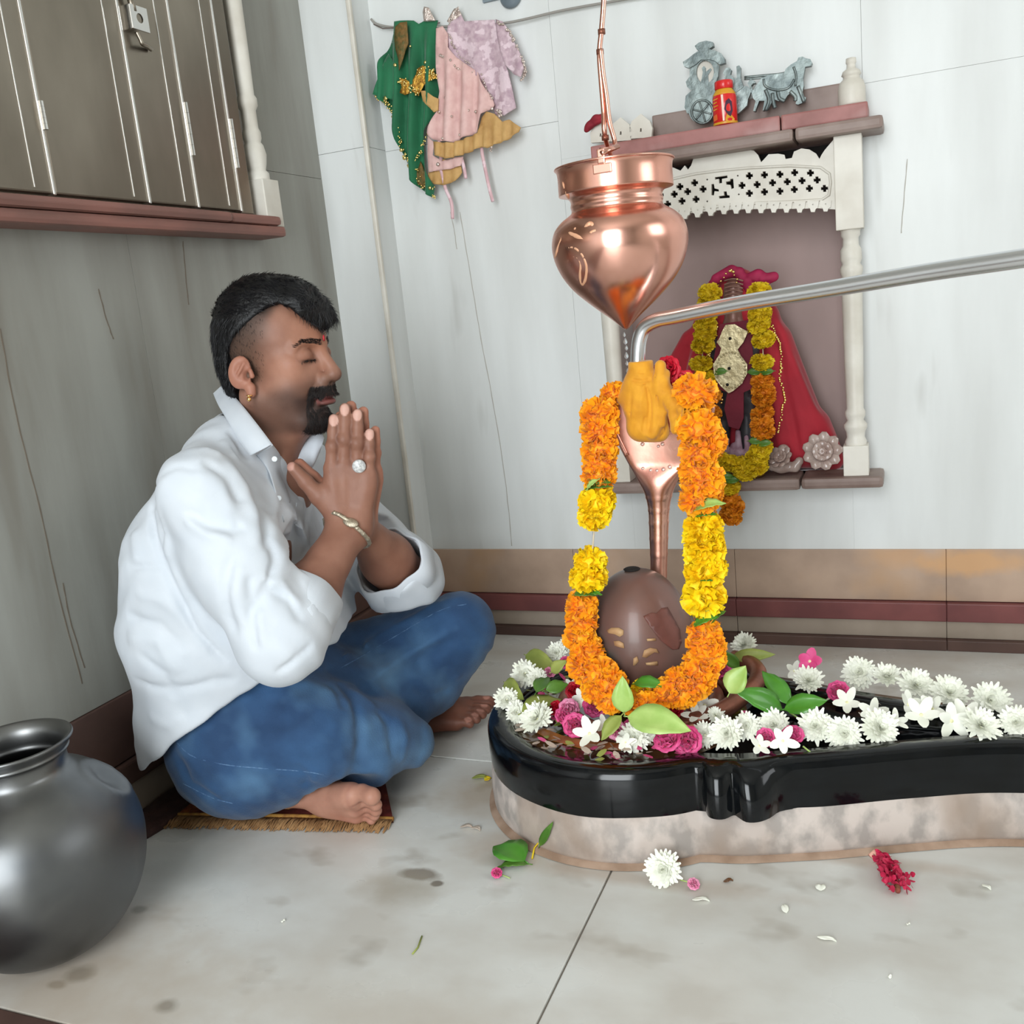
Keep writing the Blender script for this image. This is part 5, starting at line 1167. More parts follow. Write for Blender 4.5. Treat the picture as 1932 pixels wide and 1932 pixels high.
for a, b, r0, r1 in (((1110, 240), (1125, 226), .006, .008), ((1125, 226), (1145, 221), .008, .006), ((1140, 220), (1150, 228), .006, .004), ((1106, 246), (1112, 236), .004, .006)): f.cap(onY(*a, yq), onY(*b, yq), r0, r1, .006)
f.fold([onY(1110, 236, yq-.007), onY(1130, 226, yq-.007), onY(1146, 222, yq-.007)], .0025, -.0018)
vs, Q = f.mesh(1); tag(npmesh('red_rag', vs, Q, mat('dark_red_cloth', (150, 34, 48), (120, 24, 38), .8, scale=60)), 'dark red cloth scrap lying over the left marble crest', 'cloth')

# ================================================================== CABLE AND HANGING CLOTHES
Yw = YW-.012
cab = [onY(*p) for p in ((700, 36, Yw), (712, 46, Yw), (750, 52, Yw), (840, 50, Yw-.006), (950, 44, Yw-.006), (1060, 20, Yw), (1160, 2, Yw), (1300, -22, Yw))]
tag(tube('grey_cable', [V(*p) for p in spline([tuple(c) for c in cab], 6)]+[cab[-1]+(cab[-1]-cab[-2])*((1.99-cab[-1].x)/(cab[-1].x-cab[-2].x))], .0024, mat('cable_grey', (150, 146, 140), rough=.6), None, 8), 'thin grey cable strung along the top of the back wall', 'cable')
tag(tube('thin_wire', [onY(705, 46, Yw), onY(722, 54, Yw-.002), onY(745, 52, Yw-.004), onY(800, 46, Yw-.006), onY(830, 43, Yw-.006)], .0011, mat('wire_dark', (110, 96, 90), rough=.6), None, 6), 'thin dark wire holding up the green cloth', 'wire')
vs, fs = lathe([(.0001, 0), (.020, 0), (.022, .006), (.018, .014), (.0001, .016)], 28, (0, 0, 0)); o = pyobj('wall_fixture', [V(v.x, -v.z, v.y) for v in vs], fs, mat('fixture_grey', (130, 142, 150), (110, 122, 130), .4, scale=20)); p = onY(965, -6, YW); o.location = p
tag(o, 'grey round fixture at the top edge of the back wall', 'fixture'); boxobj('bracket', (onY(912, 0, YW).x, YW-.006, onY(925, 4, YW).z), (onY(945, 0, YW).x, YW+.001, onY(925, -8, YW).z), mat('fixture_grey', (1, 1, 1)), o, .001)
zr_ = lambda x, y: (680+x/4.6, y/4.6)
def cloth(name, pts, Y, m, par, fold=.006, freq=.16, th=.0016, ph=0.0, step=6, slope=0.0, holes=()):
    P = [zr_(*p) for p in pts]
    y0 = min(p[1] for p in P)
    def disp(u_, v):
        t = min(1, (v-y0)/90); return -(.004+fold*t*(1+math.sin(u_*freq+.35*math.sin(v*.03)+ph))+slope*(v-y0))
    def fm(u_, v, w): p = onY(u_, v, Y); return V(p.x, Y+w, p.z)
    vs, fs = plate(P, [], step, fm, th, disp); me = bpy.data.meshes.new(name); me.from_pydata([tuple(v) for v in vs], [], fs); b = BM(); b.from_mesh(me); bpy.data.meshes.remove(me)
    return obj(name, b, m, par, True)
M_green = mat('green_cloth', (24, 112, 72), (16, 92, 58), .7, scale=12, bump=.15, bscale=120, sheen=.3)
M_gold = mat('gold_trim', (214, 166, 70), (150, 104, 40), .35, .7, scale=160, bump=.5, bscale=300)
M_brocade = mat('brown_gold_brocade', (130, 96, 50), (84, 84, 44), .6, .3, scale=120, bump=.4, bscale=200)
M_tan = mat('tan_ruffle', (204, 164, 104), (176, 134, 78), .7, scale=30, bump=.2)
M_pinkc = mat('pink_cloth', (222, 186, 190), (206, 166, 172), .75, scale=40, bump=.2, bscale=160, c3=(232, 204, 210), s3=60, lo3=.5, hi3=.6)
M_lace = mat('lilac_lace', (206, 182, 190), (180, 152, 164), .75, scale=90, bump=.4, bscale=160, c3=(222, 200, 208), s3=50, lo3=.52, hi3=.58)
M_peach = mat('peach_cloth', (226, 190, 184), (212, 170, 166), .75, scale=50, bump=.2)
M_silver = mat('silver_trim', (226, 214, 206), (190, 170, 160), .3, .6, scale=200, bump=.5, bscale=300)
pg = onY(780, 60, Yw); gc = thing('green_cloth', 'dark green cloth with gold sequin trim hanging from the cable', 'cloth', (pg.x, Yw, pg.z))
cloth('drape', [(300, 190), (350, 182), (420, 180), (470, 182), (515, 212), (560, 185), (680, 180), (664, 260), (670, 420), (690, 640), (690, 800), (688, 970), (620, 1120), (560, 1240), (590, 1420), (670, 1620), (665, 1720), (560, 1660), (470, 1560), (410, 1400), (350, 1220), (310, 1060), (240, 900), (135, 830), (150, 760), (190, 590), (250, 460), (300, 300)], Yw-.004, M_green, gc, .013, .21, step=4)
cloth('side_fold', [(250, 470), (310, 560), (320, 700), (312, 880), (230, 850), (135, 830), (150, 760), (190, 590)], Yw-.022, M_green, gc, .006, .25)
cloth('brocade_panel', [(310, 235), (350, 200), (410, 190), (415, 260), (425, 380), (400, 440), (375, 560), (352, 620), (340, 520), (310, 430), (300, 330)], Yw-.024, M_brocade, gc, .003, .3)
cloth('gold_bow', [(345, 680), (400, 690), (450, 720), (490, 650), (500, 600), (550, 570), (600, 600), (650, 630), (670, 680), (620, 700), (560, 740), (540, 790), (510, 840), (470, 800), (400, 830), (355, 810), (370, 760)], Yw-.026, M_gold, gc, .003, .5, step=4)
cloth('gold_tail', [(530, 790), (570, 790), (640, 840), (685, 860), (682, 960), (650, 980), (600, 930), (550, 880)], Yw-.028, M_tan, gc, .003, .4, step=5)
bmq = BM(); bmd = BM()
def seq(path, n, jit, sz, bm_, Y):
    S = spline(path, 12)
    for i in range(n):
        x, y = S[int(random.random()*(len(S)-1))][:2]; x += random.uniform(-jit, jit); y += random.uniform(-jit, jit)
        c = onY(*zr_(x, y), Y+random.uniform(-.003, .003)); bmesh.ops.create_icosphere(bm_, subdivisions=1, radius=sz*random.uniform(.6, 1.2), matrix=Matrix.Translation(c) @ Matrix.Diagonal((1, .4, 1, 1)))
M_seq = mat('gold_sequin', (250, 222, 140), rough=.12, metal=1.0)
seq([(140, 840), (230, 900), (290, 1020), (330, 1180), (370, 1320), (440, 1470), (520, 1600), (650, 1710)], 150, 16, .0022, bmq, Yw-.022)
seq([(660, 1000), (610, 1110), (550, 1230), (520, 1330), (460, 1420), (560, 1580), (640, 1640)], 70, 12, .0020, bmq, Yw-.024)
seq([(350, 690), (420, 760), (500, 800)], 50, 30, .0024, bmq, Yw-.032); seq([(500, 640), (580, 600), (650, 680)], 50, 30, .0024, bmq, Yw-.032)
for x, y, s in ((560, 540, .0044), (300, 565, .0040), (510, 1325, .0046), (600, 1080, .0036), (678, 972, .0036), (350, 1300, .0036), (220, 850, .0045), (380, 1370, .0044), (600, 1630, .0042), (430, 400, .003)):
    seq([(x, y), (x+2, y+2)], 1, 1, s, bmq, Yw-.032)
tag(obj('sequins', bmq, M_seq, gc), None, None, None, 'stuff')
cloth('trim', [(470, 1560), (500, 1490), (530, 1400), (560, 1480), (610, 1600), (560, 1640)], Yw-.016, M_brocade, gc, .002, .4)
cloth('knot', [(560, 190), (548, 110), (560, 60), (600, 70), (640, 150), (660, 185)], Yw-.012, M_silver, gc, .002, .4)
pp = onY(890, 60, Yw); pd = thing('pink_dress', 'small pink lace dress with a tan ruffle hem hanging from the cable', 'dress', (pp.x, Yw, pp.z))
cloth('bodice', [(770, 230), (800, 190), (850, 160), (880, 130), (910, 190), (960, 185), (1060, 180), (1170, 175), (1200, 300), (1230, 440), (1300, 620), (1330, 760), (1360, 940), (1270, 1010), (1180, 1000), (1120, 830), (1060, 700), (980, 620), (860, 600), (780, 560), (680, 480), (680, 400), (760, 300)], Yw-.012, M_lace, pd, .005, .12)
cloth('skirt', [(665, 250), (720, 230), (770, 300), (780, 420), (840, 500), (960, 580), (1040, 640), (1100, 760), (1180, 920), (1080, 1000), (1040, 1150), (900, 1210), (820, 1240), (660, 1220), (600, 1160), (640, 1080), (680, 980), (700, 800), (680, 600), (670, 420)], Yw-.020, M_peach, pd, .009, .2, ph=1)
cloth('sleeve', [(1180, 170), (1240, 190), (1290, 260), (1330, 350), (1400, 470), (1430, 600), (1410, 680), (1340, 650), (1270, 570), (1220, 430), (1190, 300)], Yw-.022, M_lace, pd, .004, .2)
cloth('ruffle', [(640, 1230), (720, 1240), (820, 1240), (900, 1215), (1030, 1160), (1060, 1020), (1100, 970), (1170, 990), (1240, 1060), (1300, 1040), (1400, 1110), (1380, 1150), (1290, 1220), (1180, 1260), (1120, 1290), (1060, 1280), (960, 1330), (900, 1350), (820, 1370), (760, 1385), (700, 1360), (650, 1350)], Yw-.026, M_tan, pd, .008, .35, step=5)
cloth('under_ruffle', [(600, 1400), (700, 1380), (780, 1390), (880, 1440), (890, 1500), (840, 1570), (740, 1610), (650, 1600), (600, 1560)], Yw-.018, M_tan, pd, .006, .35, step=5, ph=2)
cloth('hem_fold', [(590, 1180), (650, 1240), (640, 1350), (720, 1400), (830, 1370), (900, 1360), (880, 1440), (790, 1470), (700, 1480), (600, 1500), (590, 1350)], Yw-.022, M_peach, pd, .004, .3, step=5)
for P in ([(640, 1390), (700, 1480), (740, 1640), (790, 1760), (800, 1900)], [(1050, 1270), (1060, 1350), (1090, 1500), (1120, 1640), (1150, 1750)], [(880, 1380), (900, 1460), (915, 1550)], [(1040, 1230), (1050, 1280)], [(680, 1200), (690, 1300), (700, 1400)]):
    tube('ribbon_tie', [V(*p) for p in spline([tuple(onY(*zr_(*q_), Yw-.022)) for q_ in P], 5)], .0036, M_pinkc, pd, 8)
bms = BM()
seq([(1190, 190), (1290, 270), (1350, 400), (1410, 520), (1430, 620), (1400, 690)], 70, 9, .0026, bms, Yw-.030); seq([(690, 480), (760, 520), (850, 600), (980, 630)], 50, 8, .0024, bms, Yw-.028)
seq([(770, 280), (800, 390), (880, 500), (960, 570)], 30, 8, .0018, bms, Yw-.026); seq([(1050, 640), (1090, 770), (1150, 860)], 26, 8, .0022, bms, Yw-.026); seq([(1190, 960), (1230, 1010)], 14, 18, .003, bms, Yw-.032); seq([(1150, 1220), (1130, 1330)], 14, 10, .0022, bms, Yw-.032)
seq([(770, 200), (830, 110), (850, 70)], 24, 14, .0020, bms, Yw-.016)
for x, y, s in ((740, 845, .0046), (1000, 968, .0046), (790, 1008, .004), (770, 1095, .0036), (680, 970, .0034), (935, 955, .0026), (1140, 940, .0036), (710, 1200, .003), (860, 1170, .003), (670, 1425, .004), (780, 520, .003)): seq([(x, y), (x+2, y+2)], 1, 1, s, bms, Yw-.034)
tag(obj('silver_sequins', bms, M_silver, pd), None, None, None, 'stuff')
cloth('bodice_knot', [(760, 190), (790, 130), (820, 80), (850, 70), (870, 100), (885, 130), (900, 190), (850, 200), (800, 220)], Yw-.010, M_silver, pd, .002, .5, step=4)

# ================================================================== DEITY IN THE NICHE
YD = YW-.02
M_robe = mat('crimson_robe', (186, 32, 50), (160, 24, 42), .75, scale=10, bump=.1, bscale=120, sheen=.3)
M_mar = mat('maroon_cloth', (130, 30, 52), (108, 22, 42), .7, scale=14, bump=.15, bscale=120)
M_idol = mat('dark_idol', (70, 68, 72), (50, 46, 50), .25, .5, scale=40, bump=.3, bscale=60)
M_face = mat('idol_face', (150, 112, 96), (120, 82, 72), .45, scale=50, bump=.2)
M_gown = mat('silver_plate', (208, 196, 158), (176, 162, 124), .35, .5, scale=70, bump=.6, bscale=90)
Dp = onY(1385, 880, YD); idl = thing('shrine_idol', 'small crowned idol draped in a red robe inside the wall niche', 'idol', (Dp.x, YD, NZB))
f = Field((onY(1215, 700, YD).x, YD-.075, NZB-.002), (NXR+.012, YW+.10, onY(1380, 500, YD).z+.01), .0028)
P_ = lambda x, y, Y=YD: onY(x, y, Y)
# robe: shoulders down to a spreading skirt on both sides
for a, b, r0, r1, k in (((1383, 530), (1383, 600), .022, .04, .02), ((1330, 610), (1290, 860), .022, .030, .03), ((1300, 640), (1262, 700), .016, .012, .02), ((1445, 600), (1510, 840), .020, .040, .03), ((1440, 600), (1470, 860), .022, .03, .03), ((1475, 640), (1545, 850), .016, .030, .03), ((1330, 700), (1320, 850), .035, .035, .03), ((1400, 560), (1385, 860), .045, .03, .03),
                         ((1545, 800), (1572, 868), .020, .020, .02)):
    f.cap(P_(*a, YD+.025), P_(*b, YD+.03), r0, r1, k)
f.cap(P_(1385, 620, YD-.045), P_(1385, 860, YD-.045), .036, .034, .012, 's')
for P in ([(1465, 600), (1500, 700), (1560, 860)], [(1455, 610), (1480, 720), (1510, 860)], [(1480, 650), (1530, 760), (1580, 850)], [(1300, 650), (1285, 740), (1275, 840)], [(1320, 620), (1305, 700)], [(1445, 620), (1460, 760), (1475, 860)]):
    h_ = f.hits(P)
    if len(h_) > 1: f.fold(h_, .007, random.choice((-.009, .010)))
vs, Q = f.mesh(2); npmesh('robe', vs, Q, M_robe, idl)
f = Field((P_(1320, 700, YD-.02).x, YD-.06, NZB), (P_(1450, 700, YD-.02).x, YD+.05, P_(1380, 495).z), .0022)
yd_ = YD-.012
f.cap(P_(1384, 545, yd_), P_(1384, 575, yd_), .018, .020, .006); f.cap(P_(1384, 600, yd_), P_(1384, 640, yd_), .017, .030, .01)
f.cap(P_(1352, 660, yd_), P_(1415, 660, yd_), .018, .018, .012); f.cap(P_(1384, 660, yd_), P_(1384, 760, yd_), .036, .032, .012)
f.cap(P_(1366, 760, yd_), P_(1362, 850, yd_), .016, .014, .008); f.cap(P_(1408, 760, yd_), P_(1410, 850, yd_), .016, .014, .008); f.cap(P_(1350, 860, yd_), P_(1425, 860, yd_), .014, .014, .008)
vs, Q = f.mesh(1); 
zf = P_(1384, 612, yd_).z; col = np.tile(np.array(srgb((60, 58, 62))), (len(vs), 1)); m_ = vs[:, 2] > zf; col[m_] = srgb((140, 100, 88))
npmesh('idol_body', vs, Q, mat('idol_paint', (255, 255, 255), rough=.35, metal=.15, attr=True, bump=.15, bscale=60), idl, col)
def rel(name, pts, th, Y, m, step=0):
    vs, fs = plate(pts, [], step, lambda a, b, w: V(onY(a, b, Y).x, Y-w, onY(a, b, Y).z), th); me = bpy.data.meshes.new(name); me.from_pydata([tuple(v) for v in vs], [], fs); b = BM(); b.from_mesh(me); bpy.data.meshes.remove(me); return obj(name, b, m, idl, False)
zd = lambda x, y: (1180+x/3.578, 480+y/3.578)
rel('front_cloth', [zd(*p) for p in ((640, 470), (850, 440), (860, 640), (870, 900), (800, 930), (800, 1100), (770, 1180), (700, 1160), (670, 1040), (690, 930), (610, 900), (600, 700))], .004, YD-.046, M_mar)
pl_ = rel('breast_plate', [zd(*p) for p in ((655, 520), (680, 475), (740, 470), (790, 500), (830, 520), (800, 590), (760, 640), (780, 680), (825, 740), (825, 800), (790, 870), (730, 920), (700, 935), (650, 890), (605, 830), (595, 740), (640, 670), (650, 630), (620, 590), (640, 560))], .006, YD-.056, M_gown)
b = BM()
for i in range(30):
    a = i/30*2*math.pi; x, y = zd(712+98*math.cos(a), 780+120*math.sin(a)); bmesh.ops.create_icosphere(b, subdivisions=1, radius=.0022, matrix=Matrix.Translation(onY(x, y, YD-.063)))
obj('plate_beads', b, M_gown, idl); b = BM()
for x, y in ((706, 568), (700, 770), (688, 880)): bmesh.ops.create_icosphere(b, subdivisions=2, radius=.0030, matrix=Matrix.Translation(onY(*zd(x, y), YD-.062)))
obj('dark_studs', b, M_black, idl)
b = BM()
for P, n in (([(990, 480), (1020, 560), (1050, 640), (1050, 740), (1040, 820), (1060, 900), (1070, 1000), (1050, 1100), (1035, 1200)], 60), ([(620, 490), (600, 560), (570, 640), (560, 690)], 26), ([(640, 180), (680, 130), (715, 105), (740, 140), (755, 190)], 14), ([(655, 980), (640, 1040), (645, 1180)], 6)):
    for i, q_ in enumerate(spline(P, max(2, n//len(P)))):
        bmesh.ops.create_icosphere(b, subdivisions=1, radius=random.uniform(.0016, .0034), matrix=Matrix.Translation(onY(*zd(q_[0]+random.uniform(-8, 8), q_[1]), YD-.052)))
obj('gold_beads', b, M_seq, idl)
f = Field((P_(1325, 540, YD).x, YD-.07, P_(1380, 560).z), (P_(1475, 540, YD).x, YD+.03, P_(1400, 498).z), .002)
for a, b_, r0, r1 in (((1350, 525), (1380, 512), .008, .012), ((1395, 514), (1402, 535), .010, .008), ((1410, 530), (1430, 522), .012, .014), ((1435, 530), (1460, 522), .012, .009), ((1415, 545), (1440, 540), .010, .008), ((1342, 535), (1352, 530), .006, .007)): f.cap(P_(*a, YD-.015), P_(*b_, YD-.015), r0, r1, .005)
for P in ([(1405, 520), (1425, 535), (1455, 530)], [(1430, 515), (1432, 540)]): 
    h_ = f.hits(P)
    if len(h_) > 1: f.fold(h_, .003, -.003)
vs, Q = f.mesh(1); npmesh('crown_cloth', vs, Q, mat('magenta_cloth', (178, 36, 84), (150, 28, 66), .7, scale=30, bump=.2), idl)
vs = []; fs = []
for k in range(5):
    q_ = [onY(x, y, YD-.034) for x, y in ((1366, 530+k*7), (1384, 526+k*7), (1402, 530+k*7))]; tube_data([V(*p) for p in spline(q_, 4)], .0016, 6, True, vs, fs)
pyobj('forehead_bands', vs, fs, M_face, idl)
f = Field((P_(1340, 800).x, YD-.06, NZB), (P_(1440, 800).x, YD+.0, P_(1380, 700).z), .002)
for x0, y0, x1, y1, r in ((1372, 830, 1365, 858, .008), (1392, 815, 1395, 858, .008), (1408, 825, 1412, 860, .007), (1360, 850, 1420, 860, .008), (1384, 840, 1382, 860, .009)): f.cap(P_(x0, y0, YD-.036), P_(x1, y1, YD-.036), r*.6, r, .004)
vs, Q = f.mesh(1); npmesh('lilac_scarf', vs, Q, mat('lilac_scarf', (178, 150, 164), (120, 76, 92), .6, scale=40, bump=.3), idl)
# the idol's own garland
g2 = thing('idol_garland', 'long yellow and orange marigold garland around the niche idol', 'garland', (Dp.x, YD-.05, NZB+.2))
G2 = [('Y', 1340, 552), ('Y', 1337, 572), ('Y', 1333, 597), ('Y', 1331, 615), ('Y', 1330, 632), ('Y', 1326, 652), ('Y', 1323, 686), ('Y', 1330, 712), ('O', 1340, 745), ('O', 1340, 778),
      ('Y', 1432, 548), ('Y', 1434, 570), ('Y', 1434, 592), ('Y', 1431, 612), ('Y', 1440, 640), ('Y', 1438, 683), ('O', 1438, 718), ('O', 1440, 738), ('O', 1441, 752), ('O', 1438, 780), ('O', 1437, 800), ('O', 1440, 815),
      ('Y', 1436, 847), ('Y', 1428, 862), ('Y', 1427, 882), ('Y', 1400, 880), ('Y', 1378, 874), ('Y', 1358, 868), ('Y', 1405, 890), ('Y', 1375, 918), ('O', 1376, 944), ('O', 1384, 958), ('O', 1378, 974), ('O', 1342, 830), ('O', 1344, 855), ('Y', 1352, 868)]
for c, px, py in G2:
    Y = YD-.060 if py < 800 else YS-.012
    inst('marigold', random.choice(MG[c]), orient(onY(px, py, Y), V(0, -.5, 1)+rvec()*.3, s=.92, sz=.7), g2)
tube('string', [V(*p) for p in spline([tuple(onY(x, y, YD-.056)) for x, y in ((1345, 540), (1333, 600), (1325, 690), (1340, 780), (1344, 850))]+[tuple(onY(x, y, YS-.01)) for x, y in ((1370, 874), (1400, 884), (1430, 865))]+[tuple(onY(x, y, YD-.056)) for x, y in ((1438, 800), (1440, 680), (1432, 545))], 5)], .001, M_string, g2, 5)
for px, py, dx in ((1410, 702, 1), (1460, 700, -1), (1412, 832, 1), (1455, 835, -1), (1358, 898, 1), (1395, 905, -1), (1372, 700, -1)):
    Y = YD-.062 if py < 800 else YS-.02; leaf('leaf', onY(px, py, Y), V(dx, 0, -.1), V(0, -1, .5), .028, .007, M_leaf, g2, stem=.003)
# crystal bowls and brass bits on the shelf
M_glass = mat('cut_glass', (216, 196, 186), (186, 160, 150), .14, scale=40, trans=.35, spec=.7, bump=.2)
def lotus(px, py, Y, R, lb, tilt):
    c = onY(px, py, Y); r = thing('glass_bowl', lb, 'bowl', c); vs = []; fs = []
    M_ = orient(c, tilt, .3)
    for ring, (n, l, el) in enumerate(((9, 1.0, .45), (8, .72, .8), (6, .45, 1.1))):
        for k in range(n):
            a = 2*math.pi*(k+.5*ring)/n; d = V(math.cos(a)*math.cos(el), math.sin(a)*math.cos(el), math.sin(el)); v0 = len(vs); v_ = []; strip_petal(v_, fs_ := [], V(0, 0, 0)+d*R*.1, d, V(-math.cos(a)*math.sin(el), -math.sin(a)*math.sin(el), math.cos(el)), R*l, R*.34, .4, 4, .5)
            vs += [M_ @ p for p in v_]; fs += [tuple(i+v0 for i in f_) for f_ in fs_]
    o_ = pyobj('petals', vs, fs, M_glass, r); s = o_.modifiers.new('s', 'SOLIDIFY'); s.thickness = .0022
    v_, f_ = dome(R*.22, R*.2, 12, 3); pyobj('hub', [M_ @ p for p in v_], f_, mat('hub_dark', (120, 96, 88), rough=.3), r)
lotus(1551, 853, YS+.028, .040, 'cut glass lotus bowl tipped up at the right of the niche shelf', V(.1, -1, .25))
lotus(1478, 868, YS+.030, .026, 'smaller cut glass piece left of the lotus bowl', V(-.3, -.8, .6))
f = Field((P_(1435, 870, YS+.03).x, YS, NZB-.002), (P_(1515, 870, YS+.03).x, YS+.06, P_(1480, 830, YS+.03).z), .002)
for a, b_, r0, r1 in (((1478, 850), (1474, 880), .012, .013), ((1455, 880), (1500, 882), .008, .009), ((1500, 880), (1508, 870), .006, .008)): f.cap(P_(*a, YS+.036), P_(*b_, YS+.036), r0, r1, .008)
vs, Q = f.mesh(1); tag(npmesh('glass_ornament', vs, Q, M_glass), 'lumpy clear ornament lying on the niche shelf left of the bowls', 'ornament')
M_brass = mat('brass', (200, 164, 96), (170, 130, 70), .3, .9, scale=20)
c = onY(1418, 899, YS+.03); vs, fs = lathe([(.0001, 0), (.022, 0), (.026, .004), (.027, .008), (.022, .007), (.0001, .004)], 28, (c.x, c.y, NZB+.0005)); tag(pyobj('brass_plate', vs, fs, M_brass), 'small brass saucer under the idol garland on the shelf', 'plate')
c = onY(1290, 890, YS+.03); vs, fs = lathe([(.0001, 0), (.014, 0), (.016, .006), (.013, .012), (.012, .04), (.015, .05), (.013, .055), (.0001, .055)], 24, (c.x, c.y, NZB+.0005)); tag(pyobj('brass_cup', vs, fs, M_brass), 'brass cup on the niche shelf behind the copper hood', 'cup')
# ================================================================== PERSON
per = thing('person', 'seated man in white shirt and blue jeans with palms pressed together and eyes closed', 'person', (-.90, 1.16, .01))
class Fr:
    def __init__(s, o, ex, ey, ez): s.o = Vector(o); s.e = [Vector(ex), Vector(ey), Vector(ez)]; s.R = np.array([list(v) for v in s.e])
    def __call__(s, x, y, z): return s.o+s.e[0]*x+s.e[1]*y+s.e[2]*z
M_skin = mat('skin', (255, 255, 255), (236, 230, 228), .50, scale=30, attr=True, sss=.12, bump=.06, bscale=220, spec=.4)
SK = np.array(srgb((150, 108, 90))); SKD = np.array(srgb((122, 78, 62))); SKL = np.array(srgb((200, 152, 132)))
def poly2(P):
    def fn(X, Y, Z):
        X, Z = np.broadcast_arrays(X, Z); d = np.full(X.shape, 1e9); s = np.ones(X.shape); n = len(P); j = n-1
        for i in range(n):
            xi, zi = P[i]; xj, zj = P[j]; ex, ez = xj-xi, zj-zi; wx, wz = X-xi, Z-zi
            t = np.clip((wx*ex+wz*ez)/(ex*ex+ez*ez), 0, 1); d = np.minimum(d, (wx-ex*t)**2+(wz-ez*t)**2)
            c1 = Z >= zi; c2 = Z < zj; c3 = ex*wz > ez*wx; fl = (c1 & c2 & c3) | (~c1 & ~c2 & ~c3); s = np.where(fl, -s, s); j = i
        return (s*np.sqrt(d)+0*Y)
    return fn
# ------------------------------------------------------------------ head
az = math.radians(5); pt_ = math.radians(-2); HS = .90
hf = V(math.cos(az)*math.cos(pt_), math.sin(az)*math.cos(pt_), math.sin(pt_)); hl = V(-math.sin(az), math.cos(az), 0); hu = hf.cross(hl)
HO = onY(514, 676, 1.165); HD = Fr(HO, hf*HS, hl*HS, hu*HS)
f = Field((-.15, -.115, -.235), (.14, .115, .15), .0019)
E_ = f.ell; C_ = f.cap
E_((-.004, 0, .040), (.082, .072, .080), k=.01); E_((.030, 0, .035), (.058, .062, .060), k=.02); E_((.028, 0, -.028), (.060, .058, .080), k=.02)
for s in (-1, 1):
    C_((-.012, s*.050, -.050), (.055, s*.022, -.096), .018, .018, .02)      # jaw line
    E_((.040, s*.034, -.040), (.034, .026, .036), k=.02)                    # cheek
    E_((.052, s*.046, -.008), (.020, .014, .014), k=.02)                    # cheekbone
    C_((.0855, s*.010, .018), (.068, s*.044, .017), .008, .008, .012)       # brow ridge
C_((.074, 0, -.096), (.070, 0, -.100), .018, .018, .018)
C_((-.012, 0, -.07), (-.042, 0, -.175), .050, .058, .03); C_((.035, 0, -.098), (.0, 0, -.125), .020, .030, .03)
C_((-.052, 0, -.175), (-.065, 0, -.235), .058, .072, .03)
for s in (-1, 1):
    E_((.088, s*.031, .006), (.016, .019, .012), k=.014, mode='s')
    E_((.0715, s*.0315, .003), (.0135, .0165, .0125), k=.004)
    C_((.0850, s*.020, -.004), (.0745, s*.046, -.004), .0016, .0014, .002)      # closed lid line, lashes sit on it
C_((.084, 0, .012), (.1045, 0, -.026), .0075, .0105, .010); E_((.1035, 0, -.0305), (.0120, .0115, .0100), k=.006)
for s in (-1, 1):
    E_((.0915, s*.0125, -.0345), (.0115, .0078, .0085), k=.006); E_((.0985, s*.0068, -.0425), (.006, .0034, .004), k=.002, mode='s')
E_((.086, 0, -.052), (.012, .026, .014), k=.012)
E_((.0895, 0, -.0600), (.0115, .0235, .0058), k=.005); E_((.0870, 0, -.0715), (.0125, .0205, .0068), k=.005)
E_((.101, 0, -.0655), (.0110, .0240, .0011), k=.003, mode='s'); E_((.088, 0, -.084), (.008, .018, .006), k=.008, mode='s')
for s in (-1, 1):
    Rr = np.array([[.96, s*-.28, 0], [s*.28, .96, 0], [0, 0, 1]])
    tl = math.radians(12); zo = -.011; Rt = np.array([[math.cos(tl), 0, -math.sin(tl)], [0, 1, 0], [math.sin(tl), 0, math.cos(tl)]])
    E_((-.012, s*.078, -.004+zo), (.0180, .0070, .0255), R=Rt@Rr, k=.005); C_((.0, s*.074, -.028+zo), (.001, s*.075, -.036+zo), .0085, .0075, .006)
    E_((-.007, s*.0865, -.000+zo), (.0115, .0072, .0165), R=Rt@Rr, k=.002, mode='s')
    C_((-.002, s*.0800, .010+zo), (-.014, s*.083, -.008+zo), .0028, .0024, .002); C_((.008, s*.0785, -.010+zo), (.006, s*.078, -.002+zo), .0042, .0035, .003)
    E_((-.001, s*.082, -.009+zo), (.0055, .010, .008), k=.002, mode='s')
# nasolabial crease and smile line
f.fold([(.088, -.022, -.036), (.078, -.034, -.052), (.070, -.036, -.066)], .004, -.0016); f.fold([(.088, .022, -.036), (.078, .034, -.052), (.070, .036, -.066)], .004, -.0016)
headF = f
hv, hQ = f.mesh(1)
x, y, z = hv.T
col = np.tile(SK, (len(hv), 1))
def blend(mask, c): 
    global col
    col = col*(1-mask[:, None])+np.array(c)*mask[:, None]
blend(.55*sstep(.05, .10, x)*sstep(-.02, .03, z), srgb((186, 128, 98)))
blend(.5*np.exp(-(((x-.06)/.03)**2+((z+.012)/.020)**2)), srgb((192, 140, 116)))
